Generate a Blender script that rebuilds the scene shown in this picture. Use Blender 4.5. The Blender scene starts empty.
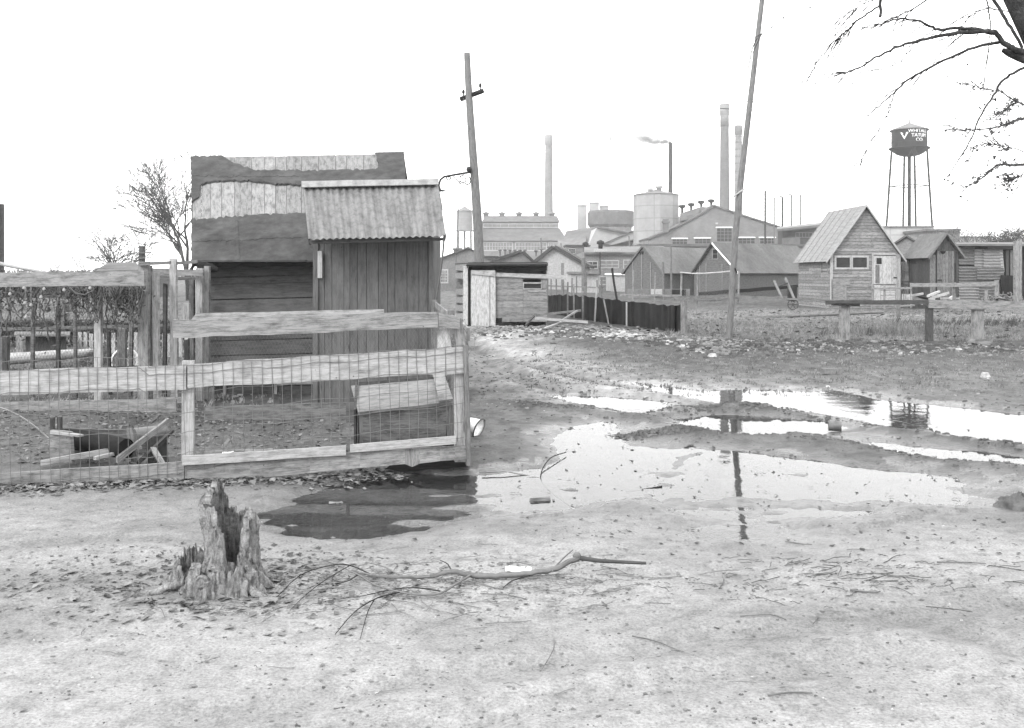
HAZE=0.00045; EXPO=1.3
import bpy, math, random
import numpy as np
from mathutils import Vector, noise as mnoise

SC = bpy.context.scene
COL = SC.collection
F = 1000.0; HZ = 275.0; CH = 1.6
rnd = random.Random(7)

# ------------------------------------------------------------------ helpers
def W(px, py, d):
    """a point at distance d seen in that direction from where the photographer stood"""
    return Vector(((px-512)*d/F, d, CH-(py-HZ)*d/F))
def GD(py): return CH*F/(py-HZ)
def G(px, py):
    d = GD(py); v = W(px, py, d); v.z = gh(v.x, v.y); return v

class MB:
    def __init__(s): s.v=[]; s.f=[]; s.uv=[]; s.sm=[]
    def add(s, vs, fs, uvs=None, smooth=False):
        b=len(s.v); s.v += [tuple(p) for p in vs]
        for i,f in enumerate(fs):
            s.f.append([b+k for k in f]); s.sm.append(smooth)
            s.uv += (uvs[i] if uvs else [(vs[k][0]+vs[k][1], vs[k][2]) for k in f])
    def slab(s, a, b, c, d, t=.02, n=0, rough=0.0, away=None):
        """a,b = start/end of the upper edge, c,d = end/start of the lower edge; thickness t behind the face"""
        a,b,c,d=[Vector(p) for p in (a,b,c,d)]
        nrm=(b-a).cross(d-a)
        if nrm.length<1e-9: nrm=Vector((0,1,0))
        nrm.normalize()
        ref = away if away is not None else Vector((0,1,0))
        if nrm.dot(ref)<0: nrm=-nrm
        L=max((b-a).length,(c-d).length); H=(d-a).length
        if H>L and n==0: flip=True
        else: flip=False
        n=max(1,n); vs=[]
        for i in range(n+1):
            k=i/n; p=a.lerp(b,k); q=d.lerp(c,k)
            if rough:
                w=(q-p).normalized() if (q-p).length>1e-6 else Vector((0,0,-1))
                p=p+w*rnd.uniform(-rough,rough); q=q+w*rnd.uniform(-rough,rough)
                bow=nrm*rnd.uniform(-rough,rough)*.6; p=p+bow; q=q+bow
            vs += [p,q,q+nrm*t,p+nrm*t]
        o=(rnd.uniform(0,50),rnd.uniform(0,50)); fs=[];uv=[]
        def U(x,y): return (o[0]+y,o[1]+x) if flip else (o[0]+x,o[1]+y)
        for i in range(n):
            k=4*i; x0=L*i/n; x1=L*(i+1)/n
            for (p,q,y0,y1) in ((0,1,0,H),(1,2,H,H+t),(2,3,H+t,2*H+t),(3,0,2*H+t,2*H+2*t)):
                fs.append([k+p,k+q,k+4+q,k+4+p]); uv.append([U(x0,y0),U(x0,y1),U(x1,y1),U(x1,y0)])
        fs.append([3,2,1,0]); uv.append([U(0,t),U(H*.2,t),U(H*.2,0),U(0,0)])
        k=4*n; fs.append([k,k+1,k+2,k+3]); uv.append([U(L,0),U(L+.01,H),U(L+.02,H),U(L,0)])
        s.add(vs,fs,uv)
    def box(s, c, size, rz=0, tilt=0, jit=0):
        cx,cy,cz=c; sx,sy,sz=[q/2 for q in size]
        ca,sa=math.cos(rz),math.sin(rz); ct,st=math.cos(tilt),math.sin(tilt)
        def T(x,y,z):
            x2=x*ct+z*st; z2=-x*st+z*ct
            return Vector((cx+x2*ca-y*sa, cy+x2*sa+y*ca, cz+z2))
        P=[T(x*sx+rnd.uniform(-jit,jit),y*sy+rnd.uniform(-jit,jit),z*sz+rnd.uniform(-jit,jit)) for x in(-1,1) for y in(-1,1) for z in(-1,1)]
        q=[[0,1,3,2],[4,6,7,5],[0,4,5,1],[2,3,7,6],[0,2,6,4],[1,5,7,3]]
        o=(rnd.uniform(0,50),rnd.uniform(0,50)); vert = size[2]>=max(size[0],size[1])
        dims={0:(size[1],size[2]),1:(size[1],size[2]),2:(size[0],size[2]),3:(size[0],size[2]),4:(size[0],size[1]),5:(size[0],size[1])}
        uvs=[]
        lax = size.index(max(size))
        for f in q:
            row=[]
            for k in f:
                l=((k>>2)&1, (k>>1)&1, k&1)
                u=l[lax]*size[lax]; oth=[l[i]*size[i] for i in range(3) if i!=lax]
                row.append((o[0]+u, o[1]+oth[0]+oth[1]*1.3))
            uvs.append(row)
        s.add(P,q,uvs)
    def tube(s, pts, r, n=6, smooth=True, cap=True):
        pts=[Vector(p) for p in pts]
        if not hasattr(r,'__len__'): r=[r]*len(pts)
        vs=[]; fs=[]; uvs=[]; o=rnd.uniform(0,30); acc=0; up0=None
        for i,p in enumerate(pts):
            t=(pts[min(i+1,len(pts)-1)]-pts[max(i-1,0)])
            t=t.normalized() if t.length>1e-9 else Vector((0,0,1))
            if up0 is None:
                up0=Vector((0,0,1)) if abs(t.z)<.9 else Vector((1,0,0))
            a=t.cross(up0)
            if a.length<1e-5: a=t.cross(Vector((0,1,.1)))
            a.normalize(); b=t.cross(a)
            for k in range(n):
                an=2*math.pi*k/n; vs.append(p+(a*math.cos(an)+b*math.sin(an))*r[i])
        for i in range(len(pts)-1):
            l=(pts[i+1]-pts[i]).length
            for k in range(n):
                k2=(k+1)%n; fs.append([i*n+k,i*n+k2,(i+1)*n+k2,(i+1)*n+k])
                c=2*math.pi*r[i]/n
                uvs.append([(o+acc,o+k*c),(o+acc,o+k*c+c),(o+acc+l,o+k*c+c),(o+acc+l,o+k*c)])
            acc+=l
        s.add(vs,fs,uvs,smooth)
        if cap:
            b=len(pts)-1
            s.add([vs[k] for k in range(n)],[list(range(n))[::-1]],[[(o+.01*k,o) for k in range(n)]])
            s.add([vs[b*n+k] for k in range(n)],[list(range(n))],[[(o+.01*k,o) for k in range(n)]])
    def lathe(s, prof, c, n=24, smooth=True, rot=0, axis=None):
        """prof: list of (radius, height)"""
        c=Vector(c); vs=[];fs=[]; uvs=[]
        A=Vector(axis).normalized() if axis else Vector((0,0,1))
        X=A.cross(Vector((0,1,0.01))); 
        if X.length<.1: X=Vector((1,0,0))
        X.normalize(); Y=A.cross(X)
        for r,h in prof:
            for k in range(n):
                an=2*math.pi*k/n+rot; vs.append(c+X*(r*math.cos(an))+Y*(r*math.sin(an))+A*h)
        for i in range(len(prof)-1):
            for k in range(n):
                k2=(k+1)%n; fs.append([i*n+k,i*n+k2,(i+1)*n+k2,(i+1)*n+k])
                R=max(prof[i][0],.01); w=2*math.pi*R/n
                uvs.append([(k*w,prof[i][1]),(k*w+w,prof[i][1]),(k*w+w,prof[i+1][1]),(k*w,prof[i+1][1])])
        s.add(vs,fs,uvs,smooth)
    def frustum(s, x0,x1,y0,y1,z0, X0,X1,Y0,Y1,z1):
        P=[(x0,y0,z0),(x1,y0,z0),(x1,y1,z0),(x0,y1,z0),(X0,Y0,z1),(X1,Y0,z1),(X1,Y1,z1),(X0,Y1,z1)]
        s.add(P,[[0,1,5,4],[1,2,6,5],[2,3,7,6],[3,0,4,7],[4,5,6,7],[3,2,1,0]])
    def build(s, name, m, parent=None, bevel=0):
        me=bpy.data.meshes.new(name); me.from_pydata(s.v,[],s.f)
        uvl=me.uv_layers.new(name='UVMap'); arr=np.array(s.uv,dtype=np.float32).ravel()
        if len(arr)==2*len(me.loops): uvl.data.foreach_set('uv',arr)
        me.polygons.foreach_set('use_smooth',s.sm)
        me.materials.append(m); me.update()
        o=bpy.data.objects.new(name,me); COL.objects.link(o)
        if parent is not None:
            o.parent=parent
            loc=world_loc(parent)
            if loc.length>0:
                me.transform(__import__('mathutils').Matrix.Translation(-loc))
        return o
def world_loc(o):
    l=Vector((0,0,0))
    while o is not None: l=l+Vector(o.location); o=o.parent
    return l
def tag(o,label=None,cat=None,group=None,kind=None):
    if label: o['label']=label
    if cat: o['category']=cat
    if group: o['group']=group
    if kind: o['kind']=kind
    return o
def thing(name,label,cat,loc=(0,0,0),group=None):
    o=bpy.data.objects.new(name,None); COL.objects.link(o); o.location=loc; o.empty_display_size=.3
    return tag(o,label,cat,group)
def solo(name,mb,m,label,cat,group=None,kind=None):
    """a thing that is one mesh, its origin at its own foot"""
    xs=[p[0] for p in mb.v]; ys=[p[1] for p in mb.v]; zs=[p[2] for p in mb.v]
    c=((min(xs)+max(xs))/2,(min(ys)+max(ys))/2,min(zs))
    mb.v=[(p[0]-c[0],p[1]-c[1],p[2]-c[2]) for p in mb.v]
    o=mb.build(name,m); o.location=c
    return tag(o,label,cat,group,kind)

# ------------------------------------------------------------------ materials (all neutral: the place is seen in black and white)
def newmat(name):
    m=bpy.data.materials.new(name); m.use_nodes=True; nt=m.node_tree
    b=nt.nodes['Principled BSDF']; b.inputs['Roughness'].default_value=.85
    b.inputs['Specular IOR Level'].default_value=.1
    return m,nt,b
def N(nt,t,**k):
    n=nt.nodes.new(t)
    for a,v in k.items():
        if a.startswith('i_'): n.inputs[a[2:].replace('_',' ')].default_value=v
        else: setattr(n,a,v)
    return n
def math_(nt,op,a,b=None,clamp=False):
    n=nt.nodes.new('ShaderNodeMath'); n.operation=op; n.use_clamp=clamp
    for i,x in enumerate((a,b)):
        if x is None: continue
        if isinstance(x,(int,float)): n.inputs[i].default_value=x
        else: nt.links.new(x,n.inputs[i])
    return n.outputs[0]
def ramp(nt,fac,stops):
    r=nt.nodes.new('ShaderNodeValToRGB'); e=r.color_ramp.elements
    while len(e)<len(stops): e.new(.5)
    for i,(p,v) in enumerate(stops): e[i].position=p; e[i].color=(v,v,v,1)
    nt.links.new(fac,r.inputs[0]); return r.outputs[0]
def bump(nt,b,h,strength=.4,dist=.01):
    n=nt.nodes.new('ShaderNodeBump'); n.inputs['Strength'].default_value=strength; n.inputs['Distance'].default_value=dist
    nt.links.new(h,n.inputs['Height']); nt.links.new(n.outputs[0],b.inputs['Normal'])
def tex(nt,vec,kind='ShaderNodeTexNoise',scale=5,detail=6,rough=.6,**k):
    n=nt.nodes.new(kind); n.inputs['Scale'].default_value=scale
    if kind=='ShaderNodeTexNoise':
        n.inputs['Detail'].default_value=detail; n.inputs['Roughness'].default_value=rough
    nt.links.new(vec,n.inputs['Vector']); return n
def wood(name,v,var=.35,grain=.35,stain=.25,nails=False):
    grain=min(.85,grain*1.3); stain=min(.8,stain*1.7); v*=1.06*AL
    m,nt,b=newmat(name)
    uv=N(nt,'ShaderNodeUVMap'); uv.uv_map='UVMap'
    geo=N(nt,'ShaderNodeNewGeometry')
    mp=N(nt,'ShaderNodeMapping'); mp.inputs['Scale'].default_value=(4.5,85,1); nt.links.new(uv.outputs[0],mp.inputs[0])
    g=tex(nt,mp.outputs[0],scale=1,detail=9,rough=.75)
    mp2=N(nt,'ShaderNodeMapping'); mp2.inputs['Scale'].default_value=(4.5,14,1); nt.links.new(uv.outputs[0],mp2.inputs[0])
    s=tex(nt,mp2.outputs[0],scale=1,detail=9,rough=.78)
    mp3=N(nt,'ShaderNodeMapping'); mp3.inputs['Scale'].default_value=(1.6,7,1); nt.links.new(uv.outputs[0],mp3.inputs[0])
    kn=tex(nt,mp3.outputs[0],kind='ShaderNodeTexVoronoi',scale=1)
    knot=ramp(nt,kn.outputs['Distance'],[(0.0,.45),(.055,.6),(.1,1)])
    gr=ramp(nt,g.outputs[0],[(.3,1-grain),(.5,1),(.72,1+grain*.5)])
    st=ramp(nt,s.outputs[0],[(.33,1-stain),(.55,1)])
    pi=math_(nt,'MULTIPLY_ADD',geo.outputs['Random Per Island'],var); 
    pi.node.inputs[2].default_value=1-var/2
    x=math_(nt,'MULTIPLY',gr,st); x=math_(nt,'MULTIPLY',x,pi); x=math_(nt,'MULTIPLY',x,knot)
    na=tex(nt,uv.outputs[0],kind='ShaderNodeTexVoronoi',scale=7); x=math_(nt,'MULTIPLY',x,ramp(nt,na.outputs['Distance'],[(.03,.35),(.055,1)]))
    x=math_(nt,'MULTIPLY',x,v)
    nt.links.new(x,b.inputs['Base Color']); bump(nt,b,g.outputs[0],.5,.006)
    return m
def rough(name,v,scale=3,amp=.4,fine=40,spec=.1,rg=.9,bumpd=.01,hi=1.0):
    v*=AL
    m,nt,b=newmat(name); tc=N(nt,'ShaderNodeTexCoord')
    a=tex(nt,tc.outputs['Object'],scale=scale,detail=7,rough=.65); c=tex(nt,tc.outputs['Object'],scale=fine,detail=3)
    geo=N(nt,'ShaderNodeNewGeometry')
    x=ramp(nt,a.outputs[0],[(.3,1-amp),(.7,1+amp*hi)]); y=ramp(nt,c.outputs[0],[(.3,.8),(.7,1.2)])
    z=math_(nt,'MULTIPLY',x,y); pi=math_(nt,'MULTIPLY_ADD',geo.outputs['Random Per Island'],.2); pi.node.inputs[2].default_value=.9
    z=math_(nt,'MULTIPLY',z,pi); z=math_(nt,'MULTIPLY',z,v); nt.links.new(z,b.inputs['Base Color'])
    b.inputs['Roughness'].default_value=rg; b.inputs['Specular IOR Level'].default_value=spec
    if bumpd: bump(nt,b,c.outputs[0],.5,bumpd)
    return m
def sheetmetal(name,v,dark=.5,spec=.3,metal=0.0):
    """weathered galvanised sheet: streaks down the sheet (V), rust blotches"""
    v*=AL
    m,nt,b=newmat(name); uv=N(nt,'ShaderNodeUVMap'); uv.uv_map='UVMap'
    mp=N(nt,'ShaderNodeMapping'); mp.inputs['Scale'].default_value=(9,1.2,1); nt.links.new(uv.outputs[0],mp.inputs[0])
    a=tex(nt,mp.outputs[0],scale=1,detail=7,rough=.7)
    c=tex(nt,uv.outputs[0],scale=11,detail=6,rough=.75)
    x=ramp(nt,a.outputs[0],[(.32,1-dark),(.55,1),(.75,1.25)]); y=ramp(nt,c.outputs[0],[(.36,1-dark*.75),(.52,1),(.7,1.15)])
    z=math_(nt,'MULTIPLY',x,y); z=math_(nt,'MULTIPLY',z,v); nt.links.new(z,b.inputs['Base Color'])
    b.inputs['Roughness'].default_value=.7; b.inputs['Metallic'].default_value=metal; b.inputs['Specular IOR Level'].default_value=spec
    bump(nt,b,c.outputs[0],.2,.004); return m
def brick(name,v,mortar,scale=1.0,c2=None):
    v*=AL; mortar*=AL
    m,nt,b=newmat(name); uv=N(nt,'ShaderNodeUVMap'); uv.uv_map='UVMap'
    n=N(nt,'ShaderNodeTexBrick'); nt.links.new(uv.outputs[0],n.inputs[0]); n.inputs['Scale'].default_value=scale
    c2=c2 if c2 is not None else v*.8
    n.inputs['Color1'].default_value=(v,v,v,1); n.inputs['Color2'].default_value=(c2,c2,c2,1); n.inputs['Mortar'].default_value=(mortar,)*3+(1,)
    n.inputs['Mortar Size'].default_value=.015; n.inputs['Brick Width'].default_value=.5; n.inputs['Row Height'].default_value=.18
    s=tex(nt,uv.outputs[0],scale=.35,detail=7,rough=.7); x=ramp(nt,s.outputs[0],[(.3,.72),(.7,1.15)])
    mx=N(nt,'ShaderNodeMix',data_type='RGBA',blend_type='MULTIPLY'); mx.inputs['Factor'].default_value=1
    nt.links.new(n.outputs[0],mx.inputs[6]); nt.links.new(x,mx.inputs[7]); nt.links.new(mx.outputs[2],b.inputs['Base Color']); return m
def panels(name,v,w,h,line=.6,var=.2):
    v*=AL
    m,nt,b=newmat(name); uv=N(nt,'ShaderNodeUVMap'); uv.uv_map='UVMap'
    n=N(nt,'ShaderNodeTexBrick'); n.offset=0; nt.links.new(uv.outputs[0],n.inputs[0]); n.inputs['Scale'].default_value=1
    n.inputs['Color1'].default_value=(v,v,v,1); n.inputs['Color2'].default_value=(v*(1-var),)*3+(1,); n.inputs['Mortar'].default_value=(v*line,)*3+(1,)
    n.inputs['Mortar Size'].default_value=.02*min(w,h)*2; n.inputs['Brick Width'].default_value=w; n.inputs['Row Height'].default_value=h
    s=tex(nt,uv.outputs[0],scale=.5,detail=7,rough=.7); x=ramp(nt,s.outputs[0],[(.3,.8),(.7,1.1)])
    mx=N(nt,'ShaderNodeMix',data_type='RGBA',blend_type='MULTIPLY'); mx.inputs['Factor'].default_value=1
    nt.links.new(n.outputs[0],mx.inputs[6]); nt.links.new(x,mx.inputs[7]); nt.links.new(mx.outputs[2],b.inputs['Base Color']); return m

AL=1.13
M={}
M['rail']=wood('pale_weathered_board',.225,.25,.4,.3)
M['board']=wood('grey_weathered_board',.15,.35,.5,.4)
M['board_mid']=wood('mid_grey_board',.1,.35,.55,.4)
M['board_dark']=wood('dark_stained_board',.045,.3,.4,.3)
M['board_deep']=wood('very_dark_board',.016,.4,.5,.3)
M['privy']=wood('outhouse_board',.068,.22,.3,.25)
M['white_board']=wood('pale_bleached_board',.27,.2,.3,.35)
M['deck']=wood('bare_roof_board',.135,.3,.35,.4)
M['clap']=wood('house_clapboard',.145,.5,.5,.4)
M['tar']=rough('tar_paper',.036,2.2,.4,9,.12,.9,.03)
M['tarhut']=rough('tarred_felt',.012,1.5,.6,30,.06,.9,.01)
M['iron']=sheetmetal('corrugated_iron',.105,.55)
M['iron_pale']=sheetmetal('pale_roof_sheet',.14,.4)
M['iron_wall']=sheetmetal('patched_sheet_wall',.085,.6)
M['metal_dark']=rough('dark_iron',.012,6,.3,40,.15,.6,0)
M['galv']=rough('galvanised_wire',.075,6,.2,40,.4,.5,0)
M['wire']=rough('old_wire',.03,6,.3,40,.4,.6,0)
M['pole']=wood('bare_pole_timber',.10,.1,.4,.3)
M['bark']=rough('tree_bark',.022,14,.7,50,.1,.95,.03)
M['twig']=rough('bare_twig',.05,8,.3,60,.1,.95,0)
M['vine']=rough('dry_vine',.06,8,.4,60,.1,.95,0)
M['stone']=rough('rubble_stone',.115,2,.6,50,.1,.95,.01)
M['pale_stone']=rough('pale_rubble',.24,3,.4,50,.1,.95,.01)
M['litter']=rough('dead_leaves',.10,3,.6,50,.1,.95,0)
M['dark_litter']=rough('dark_clods',.045,3,.5,50,.1,.95,0)
M['grass']=rough('dry_grass',.15,.3,.35,50,.1,.95,0)

def rotwood(name,v,lo=.25):
    v*=AL
    m,nt,b=newmat(name); tc=N(nt,'ShaderNodeTexCoord'); O=tc.outputs['Object']
    mp=N(nt,'ShaderNodeMapping'); mp.inputs['Scale'].default_value=(60,60,7); nt.links.new(O,mp.inputs[0])
    a=tex(nt,mp.outputs[0],scale=1,detail=8,rough=.7).outputs[0]; c=tex(nt,O,scale=16,detail=9,rough=.75).outputs[0]; e=tex(nt,O,scale=90,detail=4,rough=.7).outputs[0]
    x=math_(nt,'MULTIPLY',ramp(nt,a,[(.32,.5),(.5,1),(.7,1.3)]),ramp(nt,c,[(.36,lo),(.5,.9),(.66,1.35)])); x=math_(nt,'MULTIPLY',x,ramp(nt,e,[(.3,.7),(.7,1.3)])); x=math_(nt,'MULTIPLY',x,v)
    nt.links.new(x,b.inputs['Base Color']); h=math_(nt,'ADD',a,c); bump(nt,b,h,1.0,.02); return m
M['stump']=rotwood('rotten_stump_wood',.19); M['stump_dark']=rotwood('rotten_hollow_wood',.10)
M['concrete']=panels('pale_block_wall',.3,3,3,.75,.1)
M['tank']=panels('riveted_tank_plate',.2,5.4,3.0,.72,.05)
M['tankfar']=panels('far_tank_plate',.17,3,2,.8,.05)
M['tower']=rough('dark_tower_paint',.010,.6,.25,10,.1,.6,0)
M['tower_roof']=rough('tower_roof_sheet',.07,.6,.3,10,.3,.6,0)
M['paint_white']=rough('white_paint',.6,4,.1,40,.3,.6,0)
M['brick']=brick('factory_brick',.115,.2,1.0)
M['brick_stack']=brick('chimney_brick',.09,.15,.8)
M['brick_pale']=brick('pale_chimney_brick',.14,.2,.8)
M['roof_mid']=rough('mid_grey_roofing',.066,.5,.35,6,.2,.9,0)
M['roof_grey']=rough('grey_roofing',.085,.4,.3,6,.2,.9,0)
M['roof_dark']=rough('dark_roofing',.03,.5,.3,6,.2,.9,0)
M['factory_wall']=rough('grey_factory_wall',.105,.3,.4,6,.2,.9,0)
M['factory_pale']=rough('pale_factory_wall',.22,.3,.15,6,.2,.9,0)
M['barnwall']=wood('barn_wall_boards',.08,.3,.3,.35)
M['shedwall']=wood('grey_shed_boards',.14,.2,.3,.35)
M['pane']=rough('window_pane',.012,1,.4,10,.2,.3,0)
M['pane_pale']=rough('dusty_pane',.075,.6,.5,4,.5,.4,0)
M['dark']=rough('black_opening',.012,1,.2,10,.1,.9,0)
M['enamel']=rough('chipped_enamel',.6,6,.3,30,.4,.4,0)
M['tin']=rough('rusty_tin',.07,9,.5,40,.4,.6,0)
M['mud']=rough('muddy_clod',.06,3,.4,40,.2,.8,.02)
M['paper']=rough('sodden_paper',.5,8,.3,50,.2,.9,0)
# ------------------------------------------------------------------ the ground
def _hash(ix,iy,seed):
    n=(ix.astype(np.int64)*374761393+iy.astype(np.int64)*668265263+seed*974634777)&0x7fffffff
    n=((n^(n>>13))*1274126177)&0x7fffffff
    return ((n^(n>>16))&0xffff)/65535.0
def vnoise(x,y,seed=0):
    ix=np.floor(x);iy=np.floor(y);fx=x-ix;fy=y-iy
    fx=fx*fx*(3-2*fx);fy=fy*fy*(3-2*fy)
    a=_hash(ix,iy,seed);b=_hash(ix+1,iy,seed);c=_hash(ix,iy+1,seed);d=_hash(ix+1,iy+1,seed)
    return (a*(1-fx)+b*fx)*(1-fy)+(c*(1-fx)+d*fx)*fy*1.0
def fbm(x,y,seed=0,o=4):
    s=0;a=.5;t=0
    for k in range(o):
        s=s+a*vnoise(x,y,seed+k*17);t+=a;x=x*2.03+1.7;y=y*2.03-3.1;a*=.5
    return s/t
WL=-.035                                               # level of the standing water
def gp(px,py):
    d=(CH-WL)*F/(py-HZ); return ((px-512)*d/F,d)
POOLS_PX=[
 [(262,519),(286,503),(315,490),(350,480),(410,474),(466,476),(500,474),(535,466),(552,450),(556,436),(575,426),(600,420),(622,424),(628,434),(642,444),(672,447),(694,443),(706,452),(680,458),(676,470),(664,487),(640,497),(600,503),(560,513),(520,514),(480,511),(430,526),(370,540),(300,541),(268,532)],
 [(664,478),(690,456),(712,450),(745,452),(800,460),(850,468),(960,478),(990,488),(970,501),(915,506),(880,510),(845,524),(818,526),(798,540),(756,549),(715,545),(686,530),(664,512),(655,495)],
 [(676,419),(715,415),(770,417),(832,422),(850,428),(820,436),(780,437),(740,434),(705,433)],
 [(628,382),(660,385),(700,391),(760,390),(830,391),(890,400),(950,407),(1024,414),(1300,440),(1300,480),(1024,445),(960,438),(900,430),(850,420),(790,410),(720,406),(700,401),(666,394)],
 [(545,395),(590,396),(640,399),(682,401),(668,408),(636,414),(604,409),(566,403)],
 [(846,444),(890,442),(950,449),(1024,458),(1250,480),(1250,492),(1024,467),(950,461),(885,452)],
]
POOLS=[np.array([gp(*p) for p in q]) for q in POOLS_PX]
def sdf_poly(x,y,P):
    """signed distance, positive outside"""
    d=np.full(x.shape,1e9);ins=np.zeros(x.shape,bool);n=len(P)
    for i in range(n):
        ax,ay=P[i];bx,by=P[(i+1)%n];ex,ey=bx-ax,by-ay
        t=np.clip(((x-ax)*ex+(y-ay)*ey)/(ex*ex+ey*ey),0,1)
        d=np.minimum(d,(x-ax-t*ex)**2+(y-ay-t*ey)**2)
        c=((ay>y)!=(by>y))&(x<(bx-ax)*(y-ay)/(by-ay+1e-12)+ax); ins^=c
    d=np.sqrt(d); return np.where(ins,-d,d)
def seg_dist(x,y,pts):
    d=np.full(x.shape,1e9)
    for (ax,ay),(bx,by) in zip(pts[:-1],pts[1:]):
        ex,ey=bx-ax,by-ay;t=np.clip(((x-ax)*ex+(y-ay)*ey)/(ex*ex+ey*ey),0,1)
        d=np.minimum(d,(x-ax-t*ex)**2+(y-ay-t*ey)**2)
    return np.sqrt(d)
RIDGES=[([gp(640,420),gp(740,409),gp(850,424),gp(960,441),gp(1024,452),gp(1200,474)],.22,.05),
        ([gp(700,438),gp(800,441),gp(880,455),gp(1024,473),gp(1200,497)],.28,.045),
        ([gp(520,407),gp(560,412),gp(660,412),gp(760,412)],.2,.03),
        ([gp(610,436),gp(650,438),gp(700,436)],.16,.05)]
TRACKS=[[gp(462,338),gp(480,352),gp(530,368),gp(600,385),gp(700,397),gp(900,430)],
        [gp(470,350),gp(500,375),gp(560,395),gp(640,415),(2.4,10.0)]]
FAINT=[[gp(1180,720),gp(940,640),gp(760,590),gp(640,560)],[gp(1180,660),gp(980,600),gp(850,570),gp(740,556)],[gp(-80,560),gp(120,545),gp(300,552),gp(480,552)],[gp(200,728),gp(420,690),gp(700,650),(2.9,4.9)],[gp(430,740),gp(640,700),gp(900,668)]]
def ground_fields(x,y):
    x=np.asarray(x,float);y=np.asarray(y,float)
    base=.012+.05*(fbm(x*.35,y*.35,3,4)-.45)+.026*(fbm(x*2.2,y*2.2,9,4)-.5)
    far=np.clip((y-16)/15,0,1)
    base=base+far*.05*(fbm(x*.8,y*.8,21,4)-.5)
    # stony verge between lane and pens; yard clutter
    verge=np.exp(-((y-(22.3+.02*x))/1.5)**2)*np.clip((x+1.5)/2,0,1)
    base=base+verge*(.07+.12*(fbm(x*2.3,y*2.3,31,4)-.5))
    rub=np.exp(-(((x-1.6)/2.8)**2+((y-25.5)/3.0)**2)); base=base+rub*(.10+.2*(fbm(x*2.5,y*2.5,35,4)-.5))
    for pts,w,h in RIDGES:
        base=base+h*np.exp(-(seg_dist(x,y,pts)/w)**2)*(.15+1.7*fbm(x*5,y*5,int(w*100),5))
    for pts in TRACKS:
        d=seg_dist(x,y,pts); base=base-.045*np.exp(-(d/.2)**2)+.025*np.exp(-((d-.42)/.16)**2)
    for pts in FAINT:
        d=seg_dist(x,y,pts)+.06*(fbm(x*3,y*3,15,2)-.5); base=base-.016*np.exp(-(d/.09)**2)+.008*np.exp(-((d-.17)/.06)**2)
    near=(y>4)&(y<22)&(x>-4)&(x<11)
    s=np.full(x.shape,9.0)
    if near.any():
        xn,yn=x[near],y[near]; sn=np.full(xn.shape,9.0)
        wob=.42*(fbm(xn*1.5,yn*1.5,41,5)-.5)+.10*(fbm(xn*7,yn*7,43,3)-.5)
        for P in POOLS: sn=np.minimum(sn,sdf_poly(xn,yn,P))
        s[near]=sn+wob
    lip=WL+np.where(s>0,.07*(1-np.exp(-s/.35)),np.maximum(.10*s,-.027))
    s=s+.12*(fbm(x*11,y*11,47,3)-.5)
    k=np.exp(-np.clip(s,0,9)/.32)
    lowered=np.where(s<=0,lip+.007*(fbm(x*3,y*3,55,3)-.5)*2,(1-k)*np.maximum(base,WL+.012)+k*(WL+.01*s/.1*.5+.002))
    # islands of mud in the wide shallow pool
    isl=((x>.9)&(x<4.4)&(y>6)&(y<8.6))
    isf=np.clip((x-.6)/.6,0,1)*np.clip((5.2-x)/.6,0,1)*np.clip((y-5.6)/.3,0,1)*np.clip((8.8-y)/.4,0,1)
    lowered=lowered+np.where((s<.2)&(x<.5)&(x>-2.6)&(y<8.3)&(y>5.2),.13*np.clip(fbm(x*2.2+y*.4,y*5,65,5)-.5,0,1),0)
    lowered=lowered+isf*np.where(s<.3,.17*np.clip(fbm(x*1.3,y*2.1,61,5)-.485,0,1)+.03*np.clip(fbm(x*6,y*8,63,3)-.55,0,1),0)
    h=lowered
    # ruts / dry cracks near the camera
    h=h+.012*(fbm(x*1.1+y*.6,y*4.2,71,4)-.5)*np.clip((9-y)/4,0,1)*np.clip(s/.5,0,1)
    return h,s
def gh(x,y):
    h,_=ground_fields(np.array([x]),np.array([y])); return float(h[0])
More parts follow.
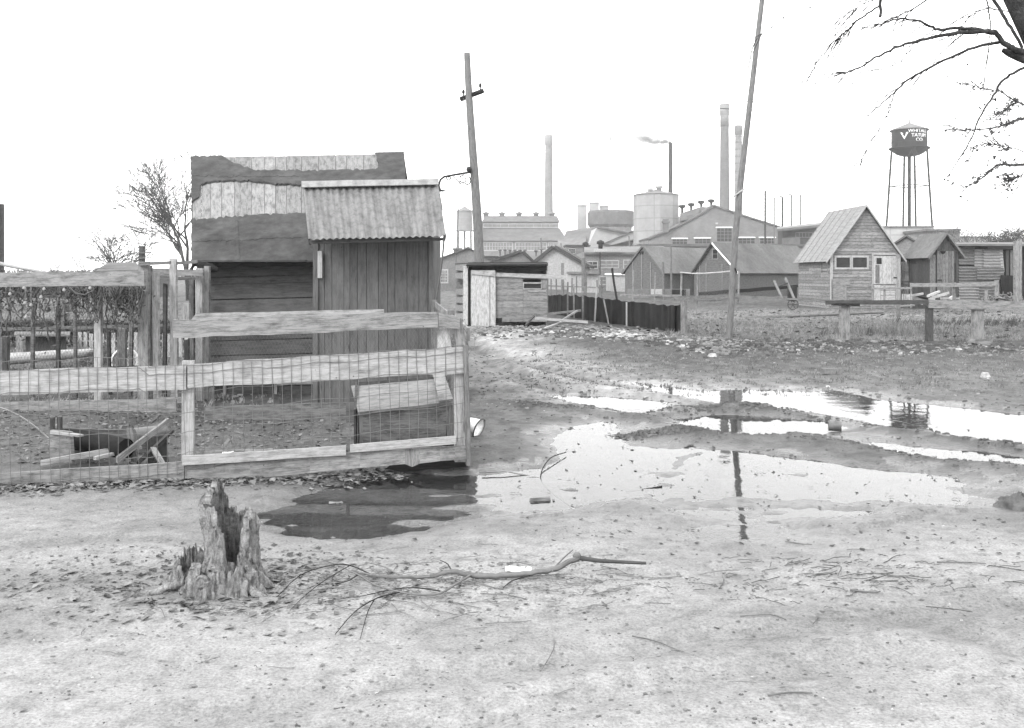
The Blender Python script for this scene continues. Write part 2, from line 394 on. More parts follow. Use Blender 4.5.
def make_ground():
    ys=[-8,-5,-2,0,1,1.8,2.4,2.9,3.2]
    py=760.0
    while py>277.2:
        ys.append(CH*F/(py-HZ)); py-=1.0 if py>420 else (.8 if py>330 else .6)
    ys=sorted(set(ys)); ys+= [900,1300,2200,4000]
    ys=np.array(ys); NX=760
    u=np.linspace(-1,1,NX); u=np.sign(u)*(.75*np.abs(u)+.25*np.abs(u)**3)
    X=u[None,:]*(2.2+.80*np.abs(ys))[:,None]; Y=np.repeat(ys[:,None],NX,1)
    x=X.ravel();y=Y.ravel(); h,s=ground_fields(x,y)
    # fine clods
    h=h+.006*(fbm(x*14,y*14,81,2)-.5)*np.clip(s/.15,0.15,1)
    nr=len(ys); me=bpy.data.meshes.new('ground')
    co=np.stack([x,y,h],1).astype(np.float32)
    i=np.arange(nr-1)[:,None]*NX+np.arange(NX-1)[None,:]
    q=np.stack([i,i+1,i+1+NX,i+NX],-1).reshape(-1,4)
    me.vertices.add(len(co)); me.vertices.foreach_set('co',co.ravel())
    me.loops.add(q.size); me.loops.foreach_set('vertex_index',q.ravel().astype(np.int32))
    me.polygons.add(len(q)); me.polygons.foreach_set('loop_start',(np.arange(len(q))*4).astype(np.int32)); me.polygons.foreach_set('loop_total',np.full(len(q),4,np.int32))
    me.polygons.foreach_set('use_smooth',np.ones(len(q),bool)); me.update(calc_edges=True)
    wet=np.exp(-np.clip(s,0,9)/.30)
    wet=np.clip(wet+ .55*np.exp(-np.clip(s,0,9)/.9)*(fbm(x*2,y*2,91,4)>.5),0,1)
    # what lies on the surface: pale trodden sand near, grey dirt, darker weedy field on the right and beyond
    d1=np.clip((8.6-y)/3.2,0,1)
    tone=.098+.088*d1
    lane=np.exp(-(seg_dist(x,y,[gp(440,318),gp(478,345),gp(560,385),gp(700,397)])/1.5)**2)
    field=np.clip((y-15.0-.12*x)/3.5,0,1)*np.clip((x-.2)/1.5,0,1)*(1-np.clip(lane*1.3,0,1))
    tone=tone*(1-field)+field*.062
    tone=tone+lane*.11*np.clip((y-9)/4,0,1)
    yard=np.clip((y-8.3)/.5,0,1)*np.clip((-.4-x)/.5,0,1)*np.clip((40-y)/10,0,1)
    tone=tone*(1-.25*yard)
    # pale strip worn bare beyond the rail fence
    strip=np.exp(-((y-40)/5.5)**2)*np.clip((x-3)/4,0,1); tone=tone+strip*.09
    rubb=np.exp(-((y-(22.3+.02*x))/1.0)**2)*np.clip((x+1.5)/2,0,1); tone=tone*(1-.3*rubb)
    # damp grey patches
    dp=np.clip((fbm(x*.8,y*1.3,101,5)-.5)*4,0,1); tone=tone*(1-.24*dp)
    for pts in TRACKS: tone=tone*(1-.36*np.exp(-(seg_dist(x,y,pts)/.28)**2))
    for pts in FAINT: tone=tone*(1-.13*np.exp(-(seg_dist(x,y,pts)/.10)**2))
    for pts,w,hh in RIDGES: tone=tone*(1-.35*np.exp(-(seg_dist(x,y,pts)/(w*1.2))**2))
    litter=np.exp(-((y-7.55-.186*(x+3.9))/.28)**2)*np.clip((-.3-x)/.4,0,1); tone=tone*(1-.45*litter*(.4+1.2*fbm(x*3,y*3,105,3)))
    leafy=np.exp(-((y-5.15)/.38)**2)*np.clip((-1.2-x)/.6,0,1)*1.0; tone=tone*(1-.3*leafy)
    mid=np.clip((y-7.5)/3,0,1); tone=tone*(1+mid*(1.1*(fbm(x*5,y*2.5,111,4)-.5)+.8*(fbm(x*17,y*8,113,3)-.5)))
    tone=tone*(1-.22*mid*(1-np.clip(lane*1.5,0,1)))
    tone=tone*AL
    for nm,a in (('wet',wet),('tone',tone)):
        at=me.attributes.new(nm,'FLOAT','POINT'); at.data.foreach_set('value',a.astype(np.float32))
    m,nt,b=newmat('trodden_earth'); tc=N(nt,'ShaderNodeTexCoord'); O=tc.outputs['Object']
    A=N(nt,'ShaderNodeAttribute',attribute_name='wet').outputs['Fac']; T=N(nt,'ShaderNodeAttribute',attribute_name='tone').outputs['Fac']
    n1=tex(nt,O,scale=1.3,detail=9,rough=.68).outputs[0]; n2=tex(nt,O,scale=9,detail=8,rough=.7).outputs[0]
    n3=tex(nt,O,scale=75,detail=4,rough=.7).outputs[0]
    vo=tex(nt,O,kind='ShaderNodeTexVoronoi',scale=34).outputs['Distance']
    mp=N(nt,'ShaderNodeMapping'); mp.inputs['Scale'].default_value=(1.0,3.2,1); mp.inputs['Rotation'].default_value=(0,0,-.25); nt.links.new(O,mp.inputs[0])
    n4=tex(nt,mp.outputs[0],scale=3.2,detail=8,rough=.7).outputs[0]
    x=math_(nt,'MULTIPLY',ramp(nt,n1,[(.3,.78),(.55,1.02),(.75,1.12)]),ramp(nt,n2,[(.3,.66),(.5,1.0),(.7,1.2)]))
    x=math_(nt,'MULTIPLY',x,ramp(nt,n3,[(.3,.6),(.5,1.0),(.7,1.3)]))
    x=math_(nt,'MULTIPLY',x,ramp(nt,n4,[(.32,.78),(.45,1.0),(1,1.04)]))
    # small dark crumbs and pebbles
    cr=tex(nt,O,kind='ShaderNodeTexVoronoi',scale=21); 
    sel=ramp(nt,cr.outputs['Color'],[(.80,0),(.82,1)]); sp=ramp(nt,cr.outputs['Distance'],[(.16,1),(.3,0)])
    sp=math_(nt,'MULTIPLY',sel,sp); sp=math_(nt,'MULTIPLY',sp,-.55); sp=math_(nt,'ADD',sp,1.0)
    x=math_(nt,'MULTIPLY',x,sp); x=math_(nt,'MULTIPLY',x,T)
    wetd=math_(nt,'MULTIPLY',A,-.5); wetd=math_(nt,'ADD',wetd,1.0); x=math_(nt,'MULTIPLY',x,wetd)
    nt.links.new(x,b.inputs['Base Color'])
    rg=math_(nt,'MULTIPLY',A,-.68); rg=math_(nt,'ADD',rg,.95,True); nt.links.new(rg,b.inputs['Roughness'])
    sp2=math_(nt,'MULTIPLY',A,.28); sp2=math_(nt,'ADD',sp2,.12); nt.links.new(sp2,b.inputs['Specular IOR Level'])
    hsum=math_(nt,'ADD',math_(nt,'MULTIPLY',n2,1.0),math_(nt,'MULTIPLY',n3,.35)); hsum=math_(nt,'ADD',hsum,math_(nt,'MULTIPLY',vo,.25))
    bump(nt,b,hsum,.9,.018)
    me.materials.append(m); o=bpy.data.objects.new('ground',me); COL.objects.link(o); tag(o,kind='structure')
make_ground()
def make_water():
    m=bpy.data.materials.new('puddle_water'); m.use_nodes=True; nt=m.node_tree; nt.nodes.clear()
    out=N(nt,'ShaderNodeOutputMaterial'); mix=N(nt,'ShaderNodeMixShader'); fr=N(nt,'ShaderNodeFresnel'); fr.inputs[0].default_value=1.34
    tr=N(nt,'ShaderNodeBsdfTransparent'); tr.inputs[0].default_value=(.85,.85,.85,1); gl=N(nt,'ShaderNodeBsdfGlossy'); gl.inputs['Roughness'].default_value=.03
    tc=N(nt,'ShaderNodeTexCoord'); n=tex(nt,tc.outputs['Object'],scale=3,detail=3); bp=N(nt,'ShaderNodeBump'); bp.inputs['Strength'].default_value=.09; bp.inputs['Distance'].default_value=.02
    nt.links.new(n.outputs[0],bp.inputs['Height']); nt.links.new(bp.outputs[0],gl.inputs['Normal']); nt.links.new(bp.outputs[0],fr.inputs['Normal'])
    nt.links.new(fr.outputs[0],mix.inputs[0]); nt.links.new(tr.outputs[0],mix.inputs[1]); nt.links.new(gl.outputs[0],mix.inputs[2]); nt.links.new(mix.outputs[0],out.inputs[0])
    for i,P in enumerate(POOLS):
        x0,y0=P.min(0)-.35; x1,y1=P.max(0)+.35
        # only as large as the hollow it fills
        nx=max(2,int((x1-x0)/.12)); ny=max(2,int((y1-y0)/.12))
        gx=np.linspace(x0,x1,nx); gy=np.linspace(y0,y1,ny); XX,YY=np.meshgrid(gx,gy); h,s=ground_fields(XX.ravel(),YY.ravel()); h=h.reshape(XX.shape)
        sd=sdf_poly(XX.ravel(),YY.ravel(),P).reshape(XX.shape)
        others=[j for j in range(i)]
        keep=(sd<.34)
        for j in others: keep&=~(sdf_poly(XX.ravel(),YY.ravel(),POOLS[j]).reshape(XX.shape)<.34)
        idx={};vs=[];fs=[]
        for a in range(ny-1):
            for c in range(nx-1):
                if keep[a,c] or keep[a+1,c] or keep[a,c+1] or keep[a+1,c+1]:
                    f=[]
                    for (p,q) in ((a,c),(a,c+1),(a+1,c+1),(a+1,c)):
                        if (p,q) not in idx: idx[(p,q)]=len(vs); vs.append((XX[p,q],YY[p,q],WL+.0002*i))
                        f.append(idx[(p,q)])
                    fs.append(f)
        me=bpy.data.meshes.new('puddle_water'); me.from_pydata(vs,[],fs); me.materials.append(m)
        o=bpy.data.objects.new('puddle_water',me); COL.objects.link(o); tag(o,kind='structure')
make_water()

# ------------------------------------------------------------------ camera, light, air
cam=bpy.data.cameras.new('camera'); co=bpy.data.objects.new('camera',cam); COL.objects.link(co); SC.camera=co
co.location=(0,0,CH); co.rotation_euler=(math.radians(90),0,0)
cam.sensor_width=36; cam.lens=36*F/1024; cam.shift_y=-(364-HZ)/1024; cam.clip_end=9000; cam.clip_start=.05
wd=bpy.data.worlds.new('World'); SC.world=wd; wd.use_nodes=True; nt=wd.node_tree
bg=nt.nodes['Background']; sky=N(nt,'ShaderNodeTexSky'); sky.sky_type='NISHITA'; sky.sun_disc=False
SE,SR=math.radians(38),math.radians(-140)
sky.sun_elevation=SE; sky.sun_rotation=SR; sky.dust_density=6; sky.air_density=1.0
bw=N(nt,'ShaderNodeRGBToBW'); nt.links.new(sky.outputs[0],bw.inputs[0])
tcw=N(nt,'ShaderNodeTexCoord'); cl=tex(nt,tcw.outputs['Generated'],scale=2.2,detail=6,rough=.55)
cloud=ramp(nt,cl.outputs[0],[(.3,.86),(.7,1.0)])
lvl=math_(nt,'MULTIPLY',cloud,SKY_LEVEL:=16.5)
mxw=N(nt,'ShaderNodeMix',data_type='FLOAT'); mxw.inputs[0].default_value=.88
nt.links.new(bw.outputs[0],mxw.inputs[2]); nt.links.new(lvl,mxw.inputs[3])
nt.links.new(mxw.outputs[0],bg.inputs[0]); bg.inputs[1].default_value=.1
sl=bpy.data.lights.new('sun','SUN'); sl.energy=1.3; sl.angle=math.radians(14); sl.color=(1,1,1)
so=bpy.data.objects.new('sun',sl); COL.objects.link(so)
sd=Vector((math.cos(SE)*math.sin(SR),math.cos(SE)*math.cos(SR),math.sin(SE)))
so.rotation_euler=sd.to_track_quat('Z','Y').to_euler(); so.location=(-20,-20,60)
SC.view_settings.view_transform='Standard'; SC.view_settings.look='None'; SC.view_settings.gamma=1; SC.view_settings.exposure=EXPO
def make_haze():
    mb=MB(); mb.frustum(-700,700,-20,900,-2,-700,700,-20,900,95)
    m=bpy.data.materials.new('haze'); m.use_nodes=True; nt=m.node_tree; nt.nodes.clear(); out=N(nt,'ShaderNodeOutputMaterial')
    v=N(nt,'ShaderNodeVolumePrincipled'); v.inputs['Color'].default_value=(.93,.93,.93,1); v.inputs['Density'].default_value=HAZE; v.inputs['Anisotropy'].default_value=.2
    nt.links.new(v.outputs[0],out.inputs['Volume']); o=mb.build('haze',m); tag(o,kind='stuff')
if HAZE>0: make_haze()
# ------------------------------------------------------------------ the wire poultry fence along the track
def FD(px,off=0.0):
    k=(px-512)/F; return 8.27/(1-.186*k)+off
def FP(px,py,off=0.0): return W(px,py,FD(px,off))
FE=MB
fence=thing('wire_fence','long poultry fence of weathered boards and square wire in front of the sheds','fence',(-2.2,7.9,0))
# mid rail (two lengths, nailed end to end) and upper rail
m=MB(); m.slab(FP(-420,383),FP(186,365.5),FP(186,389.5),FP(-420,410),.03,14,.006); m.build('rail',M['rail'],fence)
m=MB(); m.slab(FP(187.5,364),FP(466,347),FP(466,373),FP(187.5,388),.03,14,.006); m.build('rail',M['rail'],fence)
m=MB(); m.slab(FP(173,320,-.01),FP(438,312,-.01),FP(438,328,-.01),FP(173,338,-.01),.035,14,.006); m.build('rail',M['board'],fence)
m=MB(); m.slab(FP(438.5,312,-.012),FP(460,318,-.0),FP(460,329,-.0),FP(438.5,327,-.012),.03,2,.003); m.build('rail',M['board'],fence)
m=MB(); m.slab(FP(196,313.5,.06),FP(384,309,.06),FP(384,316,.02),FP(190,321,.02),.02,6,.003,away=Vector((0,0,-1))); m.build('rail_cap',M['deck'],fence)
# base boards sunk in the dirt
m=MB(); m.slab(FP(-420,500),FP(184,462),FP(184,481),FP(-420,523),.03,14,.005); m.build('base_board',M['board'],fence)
m=MB()
pts=[(184.8,462,481),(250,459,479),(310,455,473),(360,452,468),(405,449,464),(412,448.6,467),(420,448,463.5),(440,447,461),(455,446.5,460),(469,446,459)]
for (x0,t0,b0),(x1,t1,b1) in zip(pts[:-1],pts[1:]):
    m.slab(FP(x0,t0),FP(x1,t1),FP(x1,b1),FP(x0,b0),.03)
m.build('base_board',M['board'],fence)
for (x0,x1,a0,b0,a1,b1) in ((182,346,456,465.5,446,455.5),(350,456,445,452.5,436,444)):
    m=MB(); m.slab(FP(x0,a0,-.03),FP(x1,a1,-.03),FP(x1,b1,-.03),FP(x0,b0,-.03),.022,6,.003); m.build('kick_board',M['rail'],fence)
def post(x0,x1,t,b,off,mat,name='post',parent=None,lean=0,jag=0,d=None,thick=.07):
    m=MB(); dd=d if d else None
    P=(lambda px,py:W(px,py,d)) if d else (lambda px,py:FP(px,py,off))
    m.slab(P(x0+lean,t),P(x1+lean,t+jag),P(x1,b),P(x0,b),thick); return m.build(name,mat,parent)
for a in ((181,193,361,479,.035,M['rail'],1),(455,466.5,373,462,.035,M['rail'],0),(457,466,318,348,.035,M['board'],-4)):
    post(a[0],a[1],a[2],a[3],a[4],a[5],parent=fence,lean=a[6])
for a in ((-330,-318,384,512),(-120,-108,380,497)): post(*a,.035,M['board'],parent=fence)
post(466.8,471.5,346,466,-.02,M['board_mid'],parent=fence,lean=-3.5,thick=.1)
# square netting: verticals about 8 cm apart, four uneven line wires
m=MB(); x=-412.0; j=0
while x<464:
    k=(x+420)/884
    top=362-(x-0)*.036+rnd.uniform(-1.5,1.5); bot=487-(x)*.0505-rnd.uniform(1,3) if x<184 else 481-(x-184)*.112-rnd.uniform(8,12)
    if x>140: top=365-(x-187)*.068+rnd.uniform(-2,1)
    sway=rnd.uniform(-.8,.8); pts=[]
    for t in range(7):
        pts.append(FP(x+sway*math.sin(t*1.1+j)+t*.35, top+(bot-top)*t/6, -.006-.004*((t+j)%2)))
    m.tube(pts,.0023,4,cap=False); x+=9.6+rnd.uniform(-.8,.8); j+=1
for (f0,f1) in ((.0,.0),(.09,.07),(.27,.25),(.45,.44),(.64,.62),(.83,.82),(.99,.985)):
    pts=[]
    for i in range(90):
        x=-412+i*(876/89.0)
        top=362-x*.036 if x<=140 else 365-(x-187)*.068
        bot=485-x*.0505 if x<184 else 471-(x-184)*.112
        f=f0+(f1-f0)*i/89
        pts.append(FP(x,top+(bot-top)*f+1.1*math.sin(i*.83)+rnd.uniform(-.5,.5),-.008))
    m.tube(pts,.0023,4,cap=False)
m.build('square_netting',M['galv'],fence)
# old fine netting stretched between upper and middle rails
def fine_net(A,B,C,D,nu,nv,name,parent,r=.0011,mat='galv',sag=.01):
    """diamond netting on the quad A(top start) B(top end) C(bottom end) D(bottom start)"""
    m=MB()
    def P(u,v):
        p=A.lerp(B,u).lerp(D.lerp(C,u),v); return p+Vector((0,sag*math.sin(u*7)*math.sin(v*3.1),0))
    n=nu+nv
    for s in (1,-1):
        for i in range(-nv,nu+nv):
            pts=[]
            for t in range(nv+1):
                u=(i+s*t*.5+(nv*.5 if s<0 else 0))/nu; v=t/nv
                if 0<=u<=1: pts.append(P(u+.0015*math.sin(t*2.1+i),v))
            if len(pts)>1: m.tube(pts,r,3,cap=False)
    return m.build(name,M[mat],parent)
fine_net(FP(188,338,.015),FP(455,327,.015),FP(455,350,.015),FP(188,364,.015),74,7,'fine_netting',fence,.0006)
#fine_net(FP(187,390,.02),FP(455,374,.02),FP(455,446,.02),FP(187,458,.02),60,16,'fine_netting',fence,.0009)

side=thing('side_fence','short netted fence run going back from the right corner of the poultry fence','fence',(-.6,10.2,0))
C0=W(469,0,8.25); C1=W(434,0,12.2)
def SP(t,h): return Vector((C0.x+(C1.x-C0.x)*t, C0.y+(C1.y-C0.y)*t, h))
for t,hh in ((.42,1.25),(.98,1.3)):
    m=MB(); m.box(SP(t,hh/2),(.07,.07,hh)); m.build('post',M['board_mid'],side)
m=MB(); m.slab(SP(.02,1.16),SP(1,1.28),SP(1,1.18),SP(.02,1.05),.02,5,.004,away=Vector((1,0,0))); m.build('rail',M['board'],side)
m=MB(); m.slab(SP(.02,.26),SP(1,.28),SP(1,.06),SP(.02,.02),.02,5,.004,away=Vector((1,0,0))); m.build('base_board',M['board_mid'],side)
fine_net(SP(.01,1.08),SP(1,1.22),SP(1,.1),SP(.01,.04),90,26,'fine_netting',side,.0013,'galv',.06)
m=MB()
for i in range(26):
    p=SP(rnd.uniform(.0,.30),rnd.uniform(1.0,1.12)); q=[p]
    for k in range(7): q.append(q[-1]+Vector((rnd.uniform(-.05,.05),rnd.uniform(-.08,.1),rnd.uniform(-.07,.05))))
    m.tube(q,.0022,3,cap=False)
m.build('netting_tangle',M['galv'],side)['kind']='stuff'
m=MB(); m.slab(FP(438,329,.05),FP(449,329,.05),FP(452,350,.05),FP(437,350,.05),.015); m.build('slat',M['white_board'],side)

# ------------------------------------------------------------------ low hen box just inside the fence
D1=8.75
hb=thing('nest_box','low hen nest box with a pale sloping lid, behind the right end of the netting','nest box',(W(405,0,D1).x,D1,0))
def BX(px,py,d=D1): return W(px,py,d)
m=MB(); m.slab(BX(362,413),BX(446,404.5),BX(446,443),BX(363,443),.03,4,.003)
m.build('front_board',M['board_mid'],hb)
m=MB()
m.slab(BX(351,385.5,9.35),BX(448,377,9.35),BX(450,402,D1-.04),BX(358,412,D1-.04),.025,5,.003,away=Vector((0,0,-1))); m.build('lid',M['deck'],hb)
m=MB(); m.slab(BX(433,378,9.32)+Vector((0,0,.035)),BX(444,377,9.32)+Vector((0,0,.035)),BX(453,402,D1-.05)+Vector((0,0,.03)),BX(439,404,D1-.05)+Vector((0,0,.03)),.02,2,.002,away=Vector((0,0,-1))); m.build('cleat',M['board'],hb)
m=MB(); m.slab(BX(360,412),BX(363,412),BX(363,444),BX(360,444),.05); m.build('corner_post',M['board_mid'],hb); m=MB(); m.slab(BX(447,404.5),BX(453,404),BX(453,443),BX(447,443),.05) if 1 else m.slab(BX(446,394),BX(455,392),BX(455,443),BX(446,443),.05); m.build('corner_post',M['board_mid'],hb)
m=MB(); 
xa,xb=BX(352,0,9.3).x,BX(449,0,9.3).x
m.slab(Vector((xa+.03,9.3,.60)),Vector((xa+.1,D1+.03,.42)),Vector((xa+.1,D1+.03,.02)),Vector((xa+.03,9.3,.02)),.02,away=Vector((1,0,0)))
m.slab(Vector((xb,9.3,.66)),Vector((xb-.02,D1+.03,.48)),Vector((xb-.02,D1+.03,.02)),Vector((xb,9.3,.02)),.02,away=Vector((-1,0,0)))
m.slab(Vector((xa+.05,9.33,.6)),Vector((xb,9.33,.66)),Vector((xb,9.33,.02)),Vector((xa+.05,9.33,.02)),.02)
m.build('side_board',M['board_dark'],hb)

# ------------------------------------------------------------------ outhouse with the corrugated roof
D2=12.3
oh=thing('outhouse','narrow dark plank outhouse under a pale corrugated iron roof, behind the wire fence','outhouse',(W(373,0,D2).x,D2,0))
zb=-.05
def O2(px,py,d=D2): return W(px,py,d)
m=MB(); edges=[317]
while edges[-1]<431: edges.append(edges[-1]+rnd.choice((6,7.5,9,12)))
edges[-1]=433
for a,b in zip(edges[:-1],edges[1:]):
    p=O2(a+.2,234); q=O2(b-.2,234); o=rnd.uniform(0,.006)
    m.slab(Vector((p.x,D2-o,p.z)),Vector((q.x,D2-o,q.z)),Vector((q.x,D2-o,zb)),Vector((p.x,D2-o,zb)),.022)
xl=O2(315,0).x; xr=O2(433,0).x; n=10
for i in range(n):
    y0=D2+.04+1.25*i/n; y1=D2+.04+1.25*(i+1)/n-.006
    for X,s in ((xl,1),(xr,-1)):
        h0=2.1+.5*(i/n); h1=2.1+.5*((i+1)/n)
        m.slab(Vector((X,y0,h0)),Vector((X,y1,h1)),Vector((X,y1,zb)),Vector((X,y0,zb)),.02,away=Vector((s,0,0)))
for X0,X1 in ((xl+.02,xr-.02),):
    m.slab(Vector((X0,D2+1.3,2.65)),Vector((X1,D2+1.3,2.65)),Vector((X1,D2+1.3,zb)),Vector((X0,D2+1.3,zb)),.02)
m.build('wall',M['privy'],oh)
m=MB(); m.slab(O2(313,237,D2-.03),O2(318,237,D2-.03),Vector((O2(318,0).x,D2-.03,zb)),Vector((O2(313,0).x,D2-.03,zb)),.03); m.build('corner_trim',M['privy'],oh); m=MB()
m.slab(O2(429,237,D2-.028),O2(433.5,237,D2-.028),Vector((O2(433.5,0).x,D2-.028,zb)),Vector((O2(429,0).x,D2-.028,zb)),.03); m.build('corner_trim',M['privy'],oh)
m=MB(); m.slab(O2(317.5,251,D2-.06),O2(322,251,D2-.06),O2(322,278,D2-.06),O2(317.5,278,D2-.06),.03); m.build('hasp_board',M['rail'],oh)
def corrugated(m,E0,E1,R0,R1,pitch=.078,amp=.011,nv=10,lapj=.0,th=.004,rag=.0):
    """sheet from eave E0-E1 up to ridge R0-R1"""
    L=(E1-E0).length; nu=int(L/pitch*6); nrm=(E1-E0).cross(R0-E0).normalized()
    if nrm.z<0: nrm=-nrm
    vs=[];uvs=[];fs=[];H=(R0-E0).length
    for j in range(nv+1):
        v=j/nv
        for i in range(nu+1):
            u=i/nu; e=E0.lerp(E1,u); r=R0.lerp(R1,u); 
            vv=v if j>0 else -rag*abs(mnoise.noise(Vector((u*9,0,3))))
            p=e.lerp(r,vv)+nrm*(amp*math.sin(2*math.pi*u*L/pitch)+.006*mnoise.noise(Vector((u*4,v*3,1))))
            vs.append(p)
    for j in range(nv):
        for i in range(nu):
            a=j*(nu+1)+i; fs.append([a,a+1,a+nu+2,a+nu+1])
            uvs.append([(i/nu*L,j/nv*H),((i+1)/nu*L,j/nv*H),((i+1)/nu*L,(j+1)/nv*H),(i/nu*L,(j+1)/nv*H)])
    m.add(vs,fs,uvs,True)
    b=[v-nrm*th for v in vs]; m.add(b,[f[::-1] for f in fs],uvs,True)
    k=nu+1
    m.add(vs[:k]+b[:k],[[i,i+1,k+i+1,k+i] for i in range(nu)],[[(0,0),(.01,0),(.01,.01),(0,.01)]]*nu)
m=MB()
E0=O2(308.5,239,11.75);E1=O2(446,236,11.75);R0=O2(302.5,184.5,12.75);R1=O2(438,182,12.75)
corrugated(m,E0,E1,R0,R1,rag=.02)
dn=Vector((0,.9,-.3)); corrugated(m,R0+dn,R1+dn,R0,R1)
m.build('roof',M['iron'],oh)
m=MB(); m.slab(O2(301.5,181,12.74),O2(438.5,178.5,12.74),O2(438.5,184,12.6),O2(301.5,187,12.6),.01,6,.003); m.slab(O2(301.5,181,12.745),O2(438.5,178.5,12.745),O2(438.5,180,12.95),O2(301.5,183,12.95),.01,6,.002,away=Vector((0,0,-1))); m.build('ridge_cap',M['iron_pale'],oh)
m=MB(); m.slab(O2(302.5,187,12.72),O2(304.5,187,12.72),O2(310.8,246,11.8),O2(308.8,243,11.8),.02,away=Vector((1,0,0))); m.slab(O2(309,240.5,11.82),O2(445,237.7,11.82),O2(445,240.5,11.82),O2(309,244,11.82),.03); m.build('barge_board',M['board_dark'],oh)
m=MB(); 
q=[O2(444,240,11.8),O2(443,252,11.85),O2(441,268,11.95),O2(438.5,285,12.05),O2(436,300,12.15),O2(434,308,12.2)]
m.tube(q,.012,5); m.tube([O2(445,234,11.72),O2(444,240,11.8)],.02,5); m.build('drain_wire',M['pole'],oh)

# ------------------------------------------------------------------ the tar-papered shack
D3=13.9
sh=thing('shack','low shack roofed with torn tar paper over bare boards, behind the corrugated outhouse','shack',(W(298,0,D3).x,D3,0))
EY,RY=12.95,15.6
XL=W(192,0,15.6).x
def RF(px,f,lift=0.0,skew=0):
    """a point on the front roof slope: f=0 eave, 1 ridge; px measured along the ridge"""
    d=EY+(RY-EY)*f; e=1.6+(275-262.5)*EY/F; r=1.6+(275-(157.5-(px-192)*.018))*RY/F
    x=(px-512)/F*RY*(1-f)*.985*0+ (px-512)/F*RY*(.86+.14*f) if False else (px-512)*(EY+(RY-EY)*f)/F
    return Vector((x,d-lift*.6,e+(r-e)*f+lift))
yof=lambda py:(263.5-py)/(263.5-156.5)
def fy(py):
    """slope fraction that is seen at height py"""
    lo,hi=0.0,1.0
    for _ in range(30):
        mid=(lo+hi)/2; p=RF(250,mid); y=HZ-(p.z-CH)*F/p.y
        if y>py: lo=mid
        else: hi=mid
    return (lo+hi)/2
m=MB(); x=192.5
while x<404:
    x2=min(404.5,x+rnd.choice((9,11,13,15,17)))
    j=rnd.uniform(-.003,.004)
    m.slab(RF(x+.15,1,j),RF(x2-.15,1,j),RF(x2-.15,.02,j),RF(x+.15,.02,j),.02,away=Vector((0,0,-1))); x=x2
m.build('roof_deck',M['deck'],sh)
def sheet(poly,lift,name='tar_paper',mat='tar',n=5):
    """a piece of paper on the roof, outline in (px, py) with ragged edges"""
    out=[]
    for (a,b) in zip(poly,poly[1:]+poly[:1]):
        L=max(1,int(math.hypot(b[0]-a[0],b[1]-a[1])/2.2))
        for i in range(L):
            t=i/L; rg=0 if i==0 else rnd.choice((.4,1,1.6,2.4))
            out.append((a[0]+(b[0]-a[0])*t+rg*rnd.uniform(-.5,.5), a[1]+(b[1]-a[1])*t+rg*rnd.uniform(-.7,.7)))
    vs=[RF(x,min(1.004,fy(y)),lift) for x,y in out]; bs=[v-Vector((0,0,.022)) for v in vs]
    k=len(vs); m=MB(); m.add(vs+bs,[list(range(k)),list(range(k,2*k))[::-1]]+[[i,(i+1)%k,k+(i+1)%k,k+i] for i in range(k)])
    return m.build(name,M[mat],sh)
sheet([(191,157),(222,156.5),(230,162),(243,168),(254,172),(300,173),(375,173),(380,170),(377,163),(375,155),(404,153),(406,180),(404,186),(300,187),(262,184),(236,181),(207,183),(201,186),(199,198),(192,203)],.03)
sheet([(192,221),(210,220),(240,218),(262,216),(404,215),(406,262),(192,265)],.03)
# the lower wall under the eave
WY=13.35
m=MB(); hh=[(262,275.5),(276.5,283),(283.5,298),(299,313),(314,324),(325,339),(340,354),(355,369),(370,383)]
for a,b in hh:
    o=rnd.uniform(0,.008); m.slab(W(208,a+1.5,WY-o),W(316,a-1.2,WY-o),W(316,b-1.2,WY-o),W(208,b+1.5,WY-o),.022,4,.002)
p=W(208,0,WY).x;q=W(316,0,WY).x
for a,b in ((-.05,.06),(.0,0)): pass
m.slab(W(208,404,WY),W(316,402,WY),Vector((q,WY,-.05)),Vector((p,WY,-.05)),.02)
xl,xr=W(194,0,15.5).x,W(404,0,15.5).x
m.slab(W(206,258,WY+.06),W(318,258,WY+.06),W(318,400,WY+.06),W(206,400,WY+.06),.01)
# side walls and back, plain boards
n=12
for i in range(n):
    y0=WY+.05+(15.5-WY)*i/n; y1=WY+.05+(15.5-WY)*(i+1)/n-.004
    for X,s in ((p-.14,1),(W(400,0,15.5).x,-1)):
        h0=1.72+1.7*max(0,(y0-EY))/(RY-EY)-.05; h1=1.72+1.7*max(0,(y1-EY))/(RY-EY)-.05
        m.slab(Vector((X,y0,h0)),Vector((X,y1,h1)),Vector((X,y1,-.05)),Vector((X,y0,-.05)),.02,away=Vector((s,0,0)))
m.slab(Vector((p-.14,17.2,2.4)),Vector((W(400,0,15.5).x,17.2,2.4)),Vector((W(400,0,15.5).x,17.2,-.05)),Vector((p-.14,17.2,-.05)),.02)
m.slab(Vector((p-.14,WY,1.7)),Vector((p,WY,1.7)),Vector((p,WY,-.05)),Vector((p-.14,WY,-.05)),.02)
m.build('wall',M['privy'],sh)
m=MB(); m.slab(RF(192.5,1,-.01),RF(404,1,-.01),RF(404,1,0)+Vector((0,1.75,-1.1)),RF(192.5,1,0)+Vector((0,1.75,-1.1)),.02,away=Vector((0,0,-1))); m.build('rear_roof',M['tar'],sh)
m=MB()
pts=[RF(191.5,f,-.02) for f in (1,.6,.3,0)]; 
for a,b in zip(pts[:-1],pts[1:]): m.slab(a,b,b-Vector((0,0,.16)),a-Vector((0,0,.16)),.02,away=Vector((1,0,0)))
m.build('fascia',M['board_deep'],sh)
m=MB() # roll of loose paper at the left eave
vs=[]; prof=[(.01,0),(.05,.02),(.065,.1),(.055,.2),(.03,.27),(.005,.29)]
